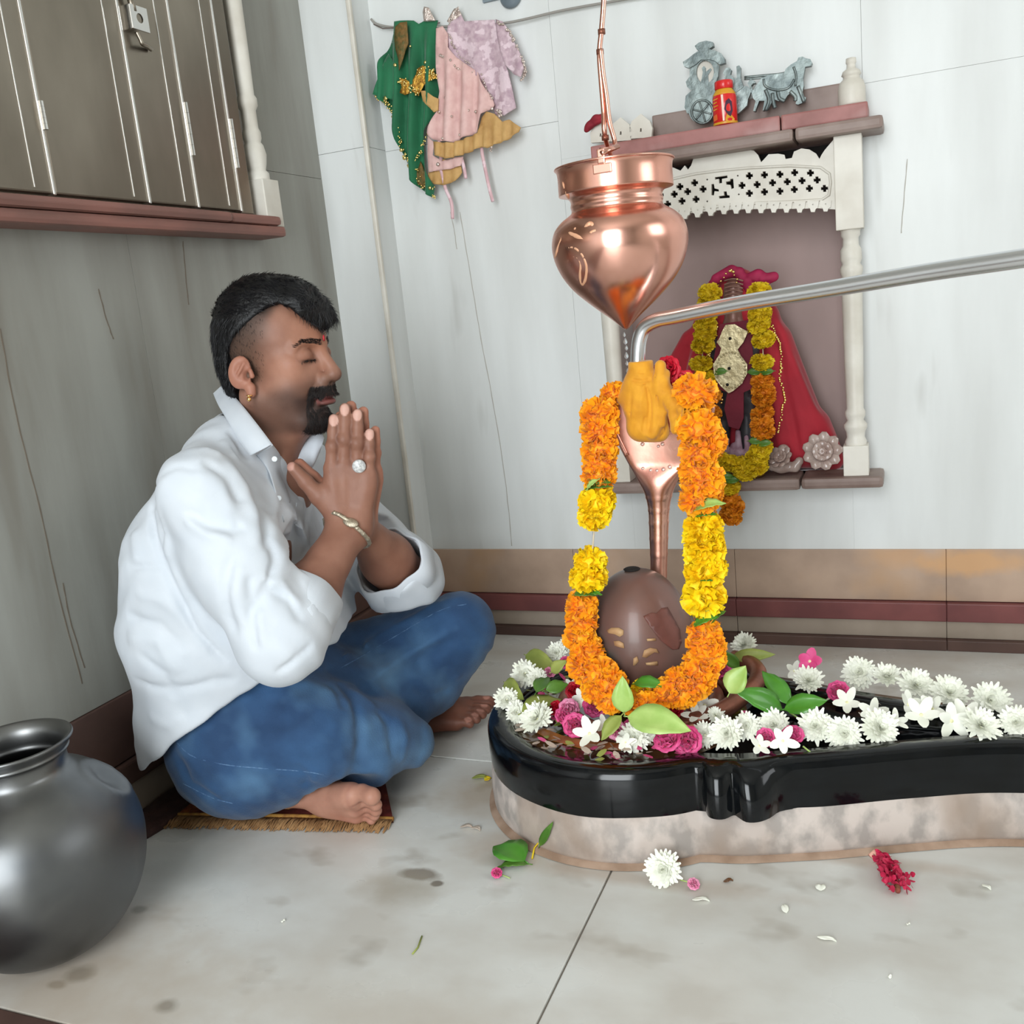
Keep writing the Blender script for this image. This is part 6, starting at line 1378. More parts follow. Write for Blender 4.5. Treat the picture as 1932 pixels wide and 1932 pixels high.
# stubble on jaw and sideburn, darker goatee zone
stub = sstep(-.030, -.060, z-.25*(x-.04))*sstep(-.03, .0, x)*sstep(-.125, -.105, z); blend(.66*stub, srgb((88, 66, 56)))
blend(.75*sstep(-.052, -.066, z)*sstep(.050, .066, x)*sstep(-.125, -.11, z)*(1-.0*z), srgb((52, 40, 38))); blend(.8*sstep(-.060, -.056, z)*sstep(-.044, -.048, z)*sstep(.066, .074, x)*(np.abs(y) < .030), srgb((40, 30, 28)))
blend(.5*np.exp(-((x-.052)/.020)**2)*sstep(-.035, -.060, z)*sstep(-.125, -.105, z), srgb((74, 56, 50)))
side = sstep(-.07, -.05, x)*sstep(.048, .006, x+.25*np.abs(z-.045))*sstep(-.050, -.02, z)*sstep(.12, .09, z)*(np.abs(y) > .03)*(np.abs(y) < .0755); blend(.78*side, srgb((98, 76, 62)))
scalp = sstep(.058, .080, z+.0*x)*sstep(.055, .035, x)+sstep(-.030, -.045, x)*sstep(-.10, -.085, z); blend(.85*np.clip(scalp, 0, 1)*(np.abs(y) < .080), srgb((62, 48, 40)))
lip = np.exp(-((np.abs(z+.0655)/.0085)**4))*np.exp(-((y/.024)**4))*(x > .078); blend(.85*lip, srgb((150, 88, 84)))
lash = np.exp(-(((z+.0045)/.0026)**2))*np.exp(-(((np.abs(y)-.032)/.015)**4))*(x > .06); blend(.85*lash, srgb((40, 28, 26)))
eyes = np.exp(-(((z-.004)/.012)**2+((np.abs(y)-.032)/.018)**2))*(x > .06); blend(.30*eyes, srgb((120, 80, 66)))
ear = (np.abs(y) > .074)*sstep(-.04, -.03, x)*1.0; blend(.35*ear, srgb((196, 132, 110)))
nost = np.exp(-(((x-.0985)/.006)**2+((np.abs(y)-.0068)/.004)**2+((z+.0425)/.0035)**2)); blend(.9*nost, srgb((50, 28, 24)))
HP = [(.092, .034), (.104, .052), (.100, .085), (.07, .13), (0, .15), (-.07, .14), (-.14, .08), (-.14, -.03), (-.12, -.105), (-.070, -.100), (-.044, -.060), (-.040, -.005), (-.036, .018), (-.022, .036), (-.002, .051), (.016, .065), (.034, .077), (.051, .083), (.068, .075), (.084, .056)]
dH = poly2(HP)(x, y, z); fadeH = np.exp(-(np.clip(dH, 0, 1)/.032)**1.5)*sstep(.050, .030, x)*(np.abs(y) > .025)*(np.abs(y) < .0745)*sstep(-.04, -.02, z); blend(.82*fadeH, srgb((58, 46, 40)))
hcol = col
hw_ = np.array(HO)+hv@HD.R
# ------------------------------------------------------------------ hands
paz = math.radians(27); tilt = math.radians(8)
pk = V(math.cos(paz), math.sin(paz), 0); wn = V(math.sin(paz), -math.cos(paz), 0)
hu_ = V(0, 0, 1)*math.cos(tilt)+pk*math.sin(tilt); hv_ = -pk*math.cos(tilt)+V(0, 0, 1)*math.sin(tilt)
WO = onY(662, 990, 1.155); HF = Fr(WO, hu_, hv_, wn)   # x along fingers, y towards thumb, z towards the camera side
f = Field(tuple(min(a, b) for a, b in zip((-.90, .90, .24), (-.9, .9, .24))), (-.60, 1.36, .64), .0021)
SC_ = 1.0
def hand(s, sh=(0, 0)):
    W_ = lambda x, y, w: HF(x+sh[0], y+sh[1], s*w)
    mcp = [(.082, .027), (.087, .0095), (.083, -.0085), (.074, -.0255)]; ln = [(.032, .020, .017), (.037, .023, .019), (.036, .022, .018), (.026, .017, .016)]; rad = [.0092, .0096, .0090, .0081]
    for (u, v), r in zip(mcp, rad):
        f.cap(W_(.004, v*.55, .0130), W_(u, v, .0125), .0125, .0112, .012)
    f.cap(W_(.02, .016, .012), W_(.06, .026, .012), .013, .011, .012); f.cap(W_(.01, -.012, .012), W_(.06, -.024, .012), .013, .011, .012)
    tips = []
    for i, ((u, v), L, r) in enumerate(zip(mcp, ln, rad)):
        sp = (-.06, -.01, .0, .0)[i]; p = [(u, v, .0115)]; 
        for j, l_ in enumerate(L): q_ = p[-1]; p.append((q_[0]+l_*math.cos(sp), q_[1]+l_*math.sin(sp)*(1-.3*j), .0115-.0012*j+(.0015 if j == 0 else 0)))
        for j in range(3): f.cap(W_(*p[j]), W_(*p[j+1]), r*(1-.06*j), r*(1-.06*(j+1)), .0035)
        f.ell(W_(p[1][0], p[1][1], p[1][2]+.003), (r*1.0, r*1.02, r*.95), HF.R, .004)
        tips.append((p[3], p[2], r))
    # thumb
    th = [(.018, .020, .013), (.042, .044, .012), (.062, .062, .011), (.082, .080, .010)]
    rr = [.0155, .0125, .0105, .0082]
    for j in range(3): f.cap(W_(*th[j]), W_(*th[j+1]), rr[j], rr[j+1], .010 if j == 0 else .004)
    f.cap(W_(.04, .026, .012), W_(.046, .042, .012), .009, .009, .012)   # web
    tips.append((th[3], th[2], .0085))
    return W_, tips, mcp
Wn, tn, mcp = hand(1); Wf, tf, _ = hand(-1, (.002, -.007))
wr1 = HF(-.004, 0, .014); wr2 = HF(-.002, -.006, -.014)
E1 = onY(530, 1205, .985); E2 = onY(762, 1092, 1.305)
f.cap(HF(-.012, .010, .014), HF(.012, .012, .013), .018, .016, .012); f.cap(HF(-.012, -.010, .014), HF(.012, -.012, .013), .017, .016, .012)
fm1 = wr1.lerp(E1, .62); f.cap(wr1, fm1, .0225, .038, .02); f.cap(fm1, E1, .038, .042, .02)
f.cap(wr1+hv_*.006, wr1.lerp(E1, .3)+hv_*.004, .020, .024, .015)
fm2 = wr2.lerp(E2, .62); f.cap(wr2, fm2, .0225, .038, .02); f.cap(fm2, E2, .038, .042, .02)
# knuckle and tendon relief on the visible back of the hand
for (u, v) in mcp:
    f.fold([Wn(.02, v*.6, .0235), Wn(u-.012, v*.96, .0235)], .0038, .0013)
for i, ((p3, p2, r)) in enumerate(tn[:4]):
    pass
armF = f
av, aQ = f.mesh(1)
acol = np.tile(SK*1.0, (len(av), 1))
L_ = (av-np.array(HF.o))@HF.R.T
col = acol
blend(.5*sstep(.0, -.10, L_[:, 0]), srgb((128, 84, 66)))
blend(.45*sstep(.0, -.004, L_[:, 2]*1.0)*sstep(-.01, .02, L_[:, 0]), srgb((206, 140, 116)))
for i, (u, v) in enumerate(mcp):
    k1 = np.exp(-(((L_[:, 0]-u-.038)/.010)**2+((L_[:, 1]-v)/.012)**2))*(L_[:, 2] > .012); blend(.35*k1, srgb((104, 66, 52)))
    k1 = np.exp(-(((L_[:, 0]-u)/.012)**2+((L_[:, 1]-v)/.010)**2))*(L_[:, 2] > .012); blend(.22*k1, srgb((110, 68, 54)))
for i in range(3):
    g_ = (mcp[i][1]+mcp[i+1][1])/2
    blend(.40*np.exp(-((L_[:, 1]-g_-(L_[:, 0]-.085)*(.03-.06*i)*.6)/.0022)**2)*sstep(.078, .095, L_[:, 0])*sstep(.160, .14, L_[:, 0]), srgb((84, 48, 40)))
for tps, sg in ((tn, 1),):
    for (p3, p2, r) in tps[:4]:
        c = np.array(p3)+np.array((-.001, 0, .008)); d = ((L_[:, 0]-c[0])/.0080)**2+((L_[:, 1]-c[1])/.0062)**2; blend(.85*sstep(1.25, .8, d)*(L_[:, 2] > .010), srgb((226, 184, 170)))
p3 = tn[4][0]; d = ((L_[:, 0]-p3[0]-.003)/.007)**2+((L_[:, 1]-p3[1]-.003)/.006)**2; blend(.7*sstep(1.3, .8, d)*(L_[:, 2] > .008), srgb((220, 172, 158)))
acol = col
# ------------------------------------------------------------------ feet
def foot(O, fwd, up, side, sgn, full):
    """local x toe direction, y towards big-toe side, z dorsal"""
    return Fr(O, fwd, side, up)
# near foot (left foot lying on its outer edge, sole towards the viewer)
a = onY(690, 1512, 1.05); b = onY(540, 1490, 1.05)
NF_o = onY(668, 1518, 1.055); nf = (onY(716, 1514, 1.052)-onY(560, 1494, 1.06)).normalized()
nu = V(-.36, .84, .42); nu = (nu-nf*nu.dot(nf)).normalized()     # dorsal direction, away from the viewer
ns = nu.cross(nf)*1.0
if ns.z < 0: ns = -ns
NFr = Fr(NF_o, nf, ns, nu)
f = Field((-.93, .98, -.002), (-.64, 1.16, .13), .0021)
def footprims(F, Fm, heel=True):
    # ball, arch, heel
    f.cap(Fm(.005, .022, 0), Fm(-.03, .010, .004), .019, .019, .012); f.cap(Fm(.0, -.002, .0), Fm(-.05, -.006, .006), .017, .020, .012); f.cap(Fm(-.008, -.024, 0), Fm(-.06, -.016, .004), .014, .017, .012)
    f.cap(Fm(-.05, .0, .010), Fm(-.13, -.002, .012), .022, .026, .02); f.cap(Fm(-.13, -.002, .012), Fm(-.145, 0, .010), .026, .024, .01)
    f.cap(Fm(-.10, .0, .03), Fm(-.115, .0, .085), .026, .030, .02)
    tz = [(.030, .030, .0135, .032), (.030, .010, .0095, .027), (.026, -.005, .0088, .022), (.019, -.018, .0082, .018), (.010, -.030, .0078, .014)]
    for i, (tx, ty, r, L) in enumerate(tz):
        f.cap(Fm(tx-.018, ty*.95, 0), Fm(tx-.004, ty, .003), r*.9, r*.80, .006); f.cap(Fm(tx-.004, ty, .003), Fm(tx+L*.45, ty*1.02, -.002), r*.80, r*.95, .004)
footprims(f, NFr)
nfv, nfQ = f.mesh(1); colN = np.tile(np.array(srgb((182, 134, 114))), (len(nfv), 1)); L2 = (nfv-np.array(NF_o))@NFr.R.T
col = colN; blend(.5*sstep(.0, .02, L2[:, 2]), SK); blend(.35*np.exp(-((L2[:, 0]-.012)/.004)**2), srgb((140, 92, 78))); blend(.4*np.exp(-(((L2[:, 0]+.005)/.03)**2+((L2[:, 1]+.02)/.02)**2)), srgb((206, 142, 124)))
for (ya, yb) in ((.030, .010), (.010, -.005), (-.005, -.018), (-.018, -.030)): blend(.5*np.exp(-((L2[:, 1]-(ya+yb)/2-.002)/.002)**2)*sstep(.008, .018, L2[:, 0]), srgb((110, 66, 54)))
colN = col
# far foot (right foot flat, pointing right)
FO = onZ(872, 1352, .022); ff = V(.93, .30, .06).normalized(); fu = V(0, -.15, 1); fu = (fu-ff*fu.dot(ff)).normalized(); fs_ = fu.cross(ff)
FFr = Fr(FO+V(0, 0, .004), ff, fs_, fu)
f = Field((-.90, 1.18, -.002), (-.60, 1.50, .16), .0021); footprims(f, FFr)
f.cap(FFr(-.02, .006, .022), FFr(-.09, .0, .05), .016, .026, .02)
ffv, ffQ = f.mesh(1); col = np.tile(SKD*1.05, (len(ffv), 1)); L3 = (ffv-np.array(FFr.o))@FFr.R.T
for (tx, ty, r) in ((.043, .030, .0135), (.040, .010, .0095), (.034, -.005, .0088), (.026, -.018, .008), (.015, -.030, .0078)):
    d = ((L3[:, 0]-tx)/.006)**2+((L3[:, 1]-ty)/.006)**2; blend(.8*sstep(1.3, .8, d)*(L3[:, 2] > .004), srgb((186, 132, 116)))
for (ya, yb) in ((.030, .010), (.010, -.005), (-.005, -.018), (-.018, -.030)): blend(.55*np.exp(-((L3[:, 1]-(ya+yb)/2-.002)/.002)**2)*sstep(.008, .018, L3[:, 0]), srgb((70, 42, 34)))
colF = col
# ------------------------------------------------------------------ hidden trunk and legs under the clothes
B20 = math.radians(20); bf = V(math.cos(B20), math.sin(B20), 0); bl_ = V(-math.sin(B20), math.cos(B20), 0)
BF = Fr(V(-.935, 1.15, 0), bf, bl_, V(0, 0, 1))
S1 = onY(378, 925, .985); S2 = BF(.02, .165, .525)
f = Field((-1.10, .88, .0), (-.58, 1.52, .64), .007)
f.cap(BF(-.01, -.07, .15), BF(-.01, .07, .15), .065, None, .03); f.cap(BF(0, -.05, .25), BF(0, .05, .25), .085, None, .04); f.cap(BF(.02, -.08, .40), BF(.02, .08, .40), .085, None, .04); f.cap(BF(.03, -.11, .50), BF(.03, .11, .50), .045, None, .03)
f.cap(BF(.045, 0, .50), HD(-.03, 0, -.12), .05, .045, .03)
f.cap(S1, E1, .038, .034, .03); f.cap(S2, E2, .038, .034, .03)
f.cap(BF(.08, 0, .49), BF(.06, 0, .42), .05, .05, .03)
tv, tQ = f.mesh(1); colT = np.tile(SK*.9, (len(tv), 1))
allv = [hw_, av, nfv, ffv, tv]; allq = [hQ, aQ, nfQ, ffQ, tQ]; off = 0; Qs = []
for v_, q_ in zip(allv, allq): Qs.append(q_+off); off += len(v_)
body = npmesh('body', np.concatenate(allv), np.concatenate(Qs), M_skin, per, np.concatenate([hcol, acol, colN, colF, colT]))
# ------------------------------------------------------------------ hair
f = Field((-.15, -.11, -.13), (.135, .11, .16), .0018)
f.ell((-.006, 0, .042), (.0855, .0770, .083), k=.01); f.ell((-.022, 0, .0), (.0660, .0735, .072), k=.015); f.ell((.035, 0, .066), (.062, .058, .050), k=.02); f.ell((.002, 0, .088), (.066, .058, .036), k=.02)
f.cap((.070, -.030, .080), (.094, .012, .048), .020, .008, .015); f.cap((.060, -.010, .095), (.092, .028, .060), .020, .012, .02); f.cap((-.040, 0, -.05), (-.048, 0, -.088), .042, .034, .02)
rng = np.random.RandomState(3)
def noise_d(X, Y, Z):
    a = 0
    for fx, fy, fz, am, ph in ((60, 230, 80, .0009, 0), (90, 310, 40, .0008, 1.3), (40, 160, 190, .0006, 2.1), (30, 90, 60, .0018, .7)): a = a+am*np.sin(X*fx+np.sin(Z*31+ph)*1.5+ph)*np.sin(Y*fy+X*60+ph)*np.cos(Z*fz*.6+Y*40)
    return a
f.op(noise_d, f.lo, f.lo+np.array(f.n)*f.h, 1e-4, 'a')
f.op(poly2(HP), f.lo, f.lo+np.array(f.n)*f.h, .006, 'i')
hairF = f
vv, Q = f.mesh(1)
M_hair = mat('hair', (10, 10, 12), (18, 18, 20), .38, scale=90, stretch=(1, 3, 1), bump=.35, bscale=260, spec=.35)
hair = npmesh('hair', np.array(HO)+vv@HD.R, Q, M_hair, per)
def strands(name, pts, nrm, comb, n, L, w, m, par, lift=.25, jit=.35, seg=3, curl=.5):
    vs = []; fs = []; idx = rng.choice(len(pts), n)
    for i in idx:
        p = Vector(pts[i]); nn = Vector(nrm[i]).normalized(); d = comb(p)+rvec()*jit; d = (d-nn*d.dot(nn)); 
        if d.length < .05: continue
        d = (d.normalized()+nn*lift*random.uniform(.2, 1.4)).normalized(); l_ = L*random.uniform(.6, 1.25); s = d.cross(nn).normalized(); b0 = len(vs); c = p-nn*.0006
        for k in range(seg+1):
            t = k/seg; ww = w*(1-t*.85); vs.append(c-s*ww); vs.append(c+s*ww); vs.append(c+nn*ww*1.2); c = c+d*l_/seg; d = (d-nn*curl*lift/seg+rvec()*.05).normalized()
        for k in range(seg):
            a = b0+3*k
            for q_ in range(3): fs.append((a+q_, a+(q_+1) % 3, a+3+(q_+1) % 3, a+3+q_))
    W2 = lambda v: HD(v.x, v.y, v.z)
    return pyobj(name, [W2(v) for v in vs], fs, m, par)
def grad(F, P, e=.002):
    out = []
    for p in P: out.append([(F.val((p[0]+e*(k == 0), p[1]+e*(k == 1), p[2]+e*(k == 2)))-F.val((p[0]-e*(k == 0), p[1]-e*(k == 1), p[2]-e*(k == 2)))) for k in range(3)])
    return np.array(out)
sel = vv[(vv[:, 2] > -.06)]; sel = sel[rng.choice(len(sel), 6500)]; g_ = grad(hairF, sel); ok = np.linalg.norm(g_, axis=1) > 1e-4
def comb_h(p): 
    if p.z > .07: return V(1, -.55, .05) if p.y < .02 else V(1, .3, 0)
    return V(-.25, 0, -1) if p.x < 0 else V(.2, 0, -1)
tag(strands('hair_strands', sel[ok], g_[ok], comb_h, 6000, .015, .00055, mat('hair_strand', (14, 14, 17), (24, 24, 28), .32, scale=60, spec=.6), hair, .20, .35), None, None, None, 'stuff')
# brows, moustache, beard: short strands rooted on the face
M_beard = mat('beard_hair', (26, 20, 20), (40, 32, 30), .5, scale=80)
gsel = grad(headF, hv[::1][:0]) if False else None
def region(mask, maxn=4000):
    P = hv[mask]; 
    if len(P) > maxn: P = P[rng.choice(len(P), maxn)]
    g = grad(headF, P); ok = np.linalg.norm(g, axis=1) > 1e-4; return P[ok], g[ok]
x, y, z = hv.T
bz_ = .0275-.55*(np.abs(y)-.026)**2*18+.006*np.clip((np.abs(y)-.01)/.02, 0, 1)
P, g = region((x > .055) & (np.abs(y) > .006) & (np.abs(y) < .052) & (np.abs(z-(.0205+.004*np.sin((np.abs(y)-.006)/.046*2.6)-.10*np.clip(np.abs(y)-.038, 0, 1)*4)) < .0042*(1.2-np.abs(y)/.06)))
strands('eyebrows', P, g, lambda p: V(-.4, 1 if p.y > 0 else -1, .25), 900, .0075, .00042, M_beard, per, .25, .25, 2)
P, g = region((x > .070) & (np.abs(y) < .033) & (z < -.044+.0*y) & (z > -.0575-.35*np.clip(np.abs(y)-.016, 0, 1)))
print('moust', len(P))
strands('moustache', P, g, lambda p: V(.1, (1 if p.y > 0 else -1)*(.4+abs(p.y)*20), -1), 2200, .0085, .00050, M_beard, per, .30, .25, 3)
P, g = region((x > .055) & (np.abs(y) < .034) & (z < -.060) & (z > -.122) & ((z < -.079) | (np.abs(y) > .0225)) & (np.random.RandomState(1).rand(len(x)) < .25+.75*sstep(.055, .072, x)))
strands('beard', P, g, lambda p: V(.2, p.y*8, -1), 2600, .0095, .00045, M_beard, per, .35, .35, 3)
P, g = region((x > -.012) & (x < .058) & (z < -.045-.0*x) & (z > -.112) & (np.abs(y) > .020))
strands('stubble', P, g, lambda p: V(.3, 0, -1), 1500, .0022, .00012, M_beard, per, .5, .4, 2)
P, g = region((x > -.04) & (x < .034-.25*np.abs(z-.045)) & (z < .085) & (z > -.030) & (np.abs(y) > .045) & (np.abs(y) < .076))
kk = np.random.RandomState(5).rand(len(P)) < np.clip((.034-P[:, 0])/.04, .02, 1); P = P[kk]; g = g[kk]
strands('sideburns', P, g, lambda p: V(.15, 0, -1), 3600, .0048, .00024, M_beard, per, .3, .3, 2)
P, g = region((x > .060) & (np.abs(z+.0045) < .0016) & (np.abs(np.abs(y)-.033) < .013))
if len(P): strands('eyelashes', P, g, lambda p: V(1, (1 if p.y > 0 else -1)*.5, -.9), 260, .0060, .00028, M_beard, per, .5, .2, 2)
# forehead mark, earring
vs, fs = lathe([(.0001, 0), (.0030, .0002), (.0034, .0008), (.0001, .0014)], 14, (0, 0, 0)); c = V(.0940, -.002, .027)
pyobj('forehead_mark', [HD(c.x+v.z, c.y+v.x, c.z+v.y*1.5) for v in vs], fs, mat('red_mark', (196, 48, 58), rough=.7), per)
b = BM(); bmesh.ops.create_icosphere(b, subdivisions=2, radius=.0032, matrix=Matrix.Translation(HD(.002, -.0845, -.055))); ep = []
for i in range(13): a = i/12*2*math.pi; ep.append(HD(.001+.004*math.cos(a), -.080+.005*math.sin(a), -.050))
er = obj('earring', b, mat('gold', (250, 206, 130), rough=.15, metal=1.0), per); vs, fs = tube_data(ep, .0010, 6, False); pyobj('hoop', vs, fs, mat('gold', (1, 1, 1)), er)
# ring and bracelet
rg = Wn(.084+.004, -.0120, .0225); vs, fs = lathe([(.0001, -.001), (.0090, -.001), (.0096, .001), (.0090, .0026), (.0072, .0036), (.0001, .0040)], 24, (0, 0, 0))
M_silv = mat('ring_silver', (238, 236, 232), rough=.2, metal=.85); ring = pyobj('ring', [rg+hu_*v.x+hv_*v.y+wn*v.z for v in vs], fs, mat('ring_stone', (206, 206, 204), (170, 170, 170), .25, scale=300, coat=.3, lo=.45, hi=.55), per)
vs, fs = tube_data([Wn(.088, -.0120, .0115)+(hv_*math.cos(a)+wn*math.sin(a))*.0108 for a in [k*math.pi/12 for k in range(25)]], .0018, 8, False); pyobj('band', vs, fs, M_silv, ring)
axw = (wr1-E1).normalized(); wc = wr1-axw*.006+hu_*.0; e1 = (hv_-axw*hv_.dot(axw)).normalized(); e2 = axw.cross(e1)
bp = []
for k in range(33):
    a = 2*math.pi*k/32; dd_ = e1*math.cos(a)+e2*math.sin(a); rr_ = .012
    while rr_ < .05 and armF.val(wc+dd_*rr_) < 0: rr_ += .0006
    bp.append(wc+dd_*(min(rr_, .036)+.0014)+axw*.003*math.sin(a*2))
vs, fs = tube_data(bp, .0032, 8, False); br = pyobj('bracelet', vs, fs, mat('silver_bracelet', (206, 196, 176), (170, 160, 140), .35, .8, scale=200, bump=.3), per)
b = BM()
for k in range(32):
    bmesh.ops.create_icosphere(b, subdivisions=1, radius=.0040 if k % 2 else .0034, matrix=Matrix.Translation(bp[k]))
cs = max(bp, key=lambda p: p.dot(-cfwd)); bmesh.ops.create_icosphere(b, subdivisions=2, radius=1.0, matrix=Matrix.Translation(cs) @ Matrix((e1*.012, axw*.0078, e1.cross(axw)*.004)).transposed().to_4x4())
obj('bracelet_beads', b, mat('silver_bracelet', (1, 1, 1)), br)
# ------------------------------------------------------------------ jeans
M_jean = mat('denim', (46, 82, 122), (32, 62, 98), .85, scale=14, bump=.25, bscale=420, c3=(84, 122, 156), s3=8, lo3=.50, hi3=.72, sheen=.15)
f = Field((-1.10, .90, .004), (-.56, 1.56, .34), .0036)
J = lambda px, py, Y: onY(px, py, Y)
f.cap(BF(-.02, -.085, .115), BF(-.02, .085, .115), .100, None, .03); f.cap(BF(.0, -.075, .175), BF(.0, .075, .175), .092, None, .03); f.cap(BF(.05, -.06, .18), BF(.05, .06, .18), .075, None, .03)
hipN = BF(.01, -.10, .105); hipF = BF(.01, .10, .115)
kN = J(715, 1392, 1.15); kF = J(868, 1178, 1.385)
mN = J(600, 1385, 1.085)
f.cap(hipN, mN, .090, .074, .03); f.cap(mN, kN, .072, .052, .03)
f.cap(J(400, 1450, 1.065), J(560, 1440, 1.07), .050, .045, .03)
f.cap(hipF, kF, .088, .050, .03)
f.cap(kF, J(800, 1290, 1.345), .050, .040, .025); f.cap(J(880, 1200, 1.39), J(830, 1300, 1.37), .046, .034, .02)
f.cap(kN, J(770, 1400, 1.19), .048, .040, .02); f.cap(J(730, 1370, 1.19), J(690, 1440, 1.11), .042, .036, .02)     # tucked shins
f.cap(J(800, 1300, 1.34), J(700, 1400, 1.2), .044, .044, .03); f.cap(J(640, 1300, 1.2), J(760, 1290, 1.3), .055, .045, .04)
f.cap(J(560, 1455, 1.09), J(700, 1440, 1.10), .034, .030, .02)
for P, w_, a_ in (([(330, 1400), (400, 1440), (520, 1455), (620, 1460)], .006, .0022), ([(395, 1432), (500, 1450), (610, 1460)], .004, -.0020), ([(640, 1290), (668, 1320), (680, 1380), (672, 1440)], .010, -.007), ([(655, 1300), (700, 1330), (720, 1390)], .008, .005),
                  ([(640, 1290), (665, 1296), (672, 1330)], .006, .006), ([(700, 1330), (735, 1370), (740, 1430)], .007, -.004), ([(745, 1350), (765, 1390), (755, 1440)], .007, .004), ([(600, 1265), (700, 1210), (820, 1140), (880, 1130)], .006, .0035),
                  ([(610, 1280), (720, 1230), (840, 1160)], .009, -.004), ([(680, 1300), (760, 1240), (850, 1190)], .010, .004), ([(720, 1300), (790, 1250), (870, 1200)], .010, -.004), ([(620, 1290), (640, 1310), (650, 1340)], .006, -.004),
                  ([(560, 1440), (580, 1470), (572, 1485)], .006, -.004), ([(600, 1450), (590, 1475)], .006, .004), ([(400, 1330), (470, 1320), (560, 1300)], .010, .003), ([(420, 1380), (500, 1360), (560, 1370)], .012, -.003), ([(340, 1430), (360, 1480), (420, 1510)], .008, -.004),
                  ([(500, 1290), (580, 1290), (630, 1310)], .008, .003), ([(640, 1400), (650, 1450), (640, 1470)], .007, .003), ([(780, 1300), (820, 1310), (850, 1300)], .006, -.003), ([(820, 1240), (850, 1260), (870, 1280)], .008, .003), ([(330, 1380), (345, 1420), (380, 1460)], .006, .002)):
    h_ = f.hits(P)
    if len(h_) > 1: f.fold(h_, w_*.9, a_*1.7)
f.op(lambda X, Y, Z: (XL+.018-X)+0*Y+0*Z, f.lo, f.lo+np.array(f.n)*f.h, .006, 'i')
# openings where the feet come out
f.cap(NFr(-.055, 0, .006), NFr(.03, 0, .0), .034, .045, .006, 's'); f.cap(FFr(-.045, 0, .02), FFr(.05, 0, .0), .038, .05, .006, 's')
f.op(lambda X, Y, Z: .0012*np.sin(X*80+np.sin(Z*60+Y*30)*2)*np.sin(Z*70+Y*60)+.0005*np.sin(X*190+Y*120+Z*150), f.lo, f.lo+np.array(f.n)*f.h, 1e-4, 'a')
jeansF = f
vs, Q = f.mesh(1); jeans = npmesh('jeans', vs, Q, M_jean, per)
M_stitch = mat('jean_stitch', (96, 128, 162), (60, 90, 130), .9, scale=300)
for P in ([(330, 1396), (360, 1425), (420, 1442), (500, 1450), (570, 1455), (612, 1462)], [(640, 1262), (700, 1228), (760, 1192), (830, 1152), (880, 1140)], [(345, 1478), (400, 1505), (440, 1516)]):
    h_ = [f.hit(x_, y_) for x_, y_ in [q_[:2] for q_ in spline(P, 6)]]; h_ = [q_ for q_ in h_ if q_ is not None]
    if len(h_) > 2: tube('seam', h_, .0009, M_stitch, jeans, 5)
# ------------------------------------------------------------------ shirt
M_shirt = mat('white_cotton', (207, 213, 220), (201, 208, 216), .8, scale=20, bump=.05, bscale=500, sheen=.1)
f = Field((-1.12, .86, .05), (-.58, 1.44, .66), .0034)
f.cap(BF(-.045, -.075, .16), BF(-.045, .075, .16), .112, None, .03); f.cap(BF(-.01, -.07, .25), BF(-.01, .07, .25), .112, None, .04)
f.cap(BF(.01, -.085, .34), BF(.01, .085, .34), .108, None, .04); f.cap(BF(.02, -.09, .42), BF(.02, .09, .42), .104, None, .04)
f.cap(BF(.015, -.115, .50), BF(.015, .115, .50), .064, None, .04); f.cap(BF(.03, -.05, .54), BF(.03, .05, .54), .052, None, .04)
f.cap(BF(.04, 0, .53), HD(-.045, 0, -.14), .056, .060, .03)
f.cap(BF(-.08, -.075, .10), BF(-.02, -.09, .14), .085, .09, .03)
f.cap(J(300, 1400, 1.04), J(330, 1330, 1.04), .022, .05, .03)          # shirt tail
f.cap(BF(-.045, -.085, .30), BF(-.045, .085, .30), .112, None, .04); f.cap(BF(-.03, -.10, .40), BF(-.03, .085, .40), .096, None, .04); f.cap(BF(.06, -.05, .27), BF(.06, .05, .27), .088, None, .04); f.cap(BF(.07, -.06, .20), BF(.07, .06, .20), .085, None, .04)
f.cap(S1, S1.lerp(E1, .5), .056, .056, .035); f.cap(S1.lerp(E1, .5), E1, .060, .056, .03)
C1 = E1.lerp(wr1, .30); f.cap(E1, C1, .056, .050, .02)
f.cap(S2, E2, .064, .060, .03); C2 = E2.lerp(wr2, .22); f.cap(E2, C2, .060, .058, .02)
# hem plane rising to the front
h0 = onY(285, 1432, 1.03); h1 = onY(440, 1300, 1.04); h2 = onY(600, 1213, 1.12)
n_ = (h2-h0).cross(bl_).normalized()
if n_.z > 0: n_ = -n_
def below(X, Y, Z):
    t = (X-h0.x)*bf.x+(Y-h0.y)*bf.y; hh = [onY(285, 1432, 1.03), onY(380, 1348, 1.02), onY(500, 1272, 1.05), onY(600, 1216, 1.12)]; tt = [(q_.x-h0.x)*bf.x+(q_.y-h0.y)*bf.y for q_ in hh]
    zz_ = np.interp(t, [-.1]+tt+[.5], [hh[0].z]+[q_.z for q_ in hh]+[hh[-1].z+.01]); return (zz_-Z)*.85
f.op(below, f.lo, f.lo+np.array(f.n)*f.h, .006, 'i')
f.op(lambda X, Y, Z: (XL+.010-X)+0*Y+0*Z, f.lo, f.lo+np.array(f.n)*f.h, .006, 'i')
def cloth_noise(X, Y, Z): return .0011*np.sin(X*70+np.sin(Z*42+Y*20)*2.2)*np.sin(Z*55+Y*48+np.sin(X*30)*2)+.0006*np.sin(Y*150+Z*90+np.sin(X*80))
f.op(cloth_noise, f.lo, f.lo+np.array(f.n)*f.h, 1e-4, 'a')
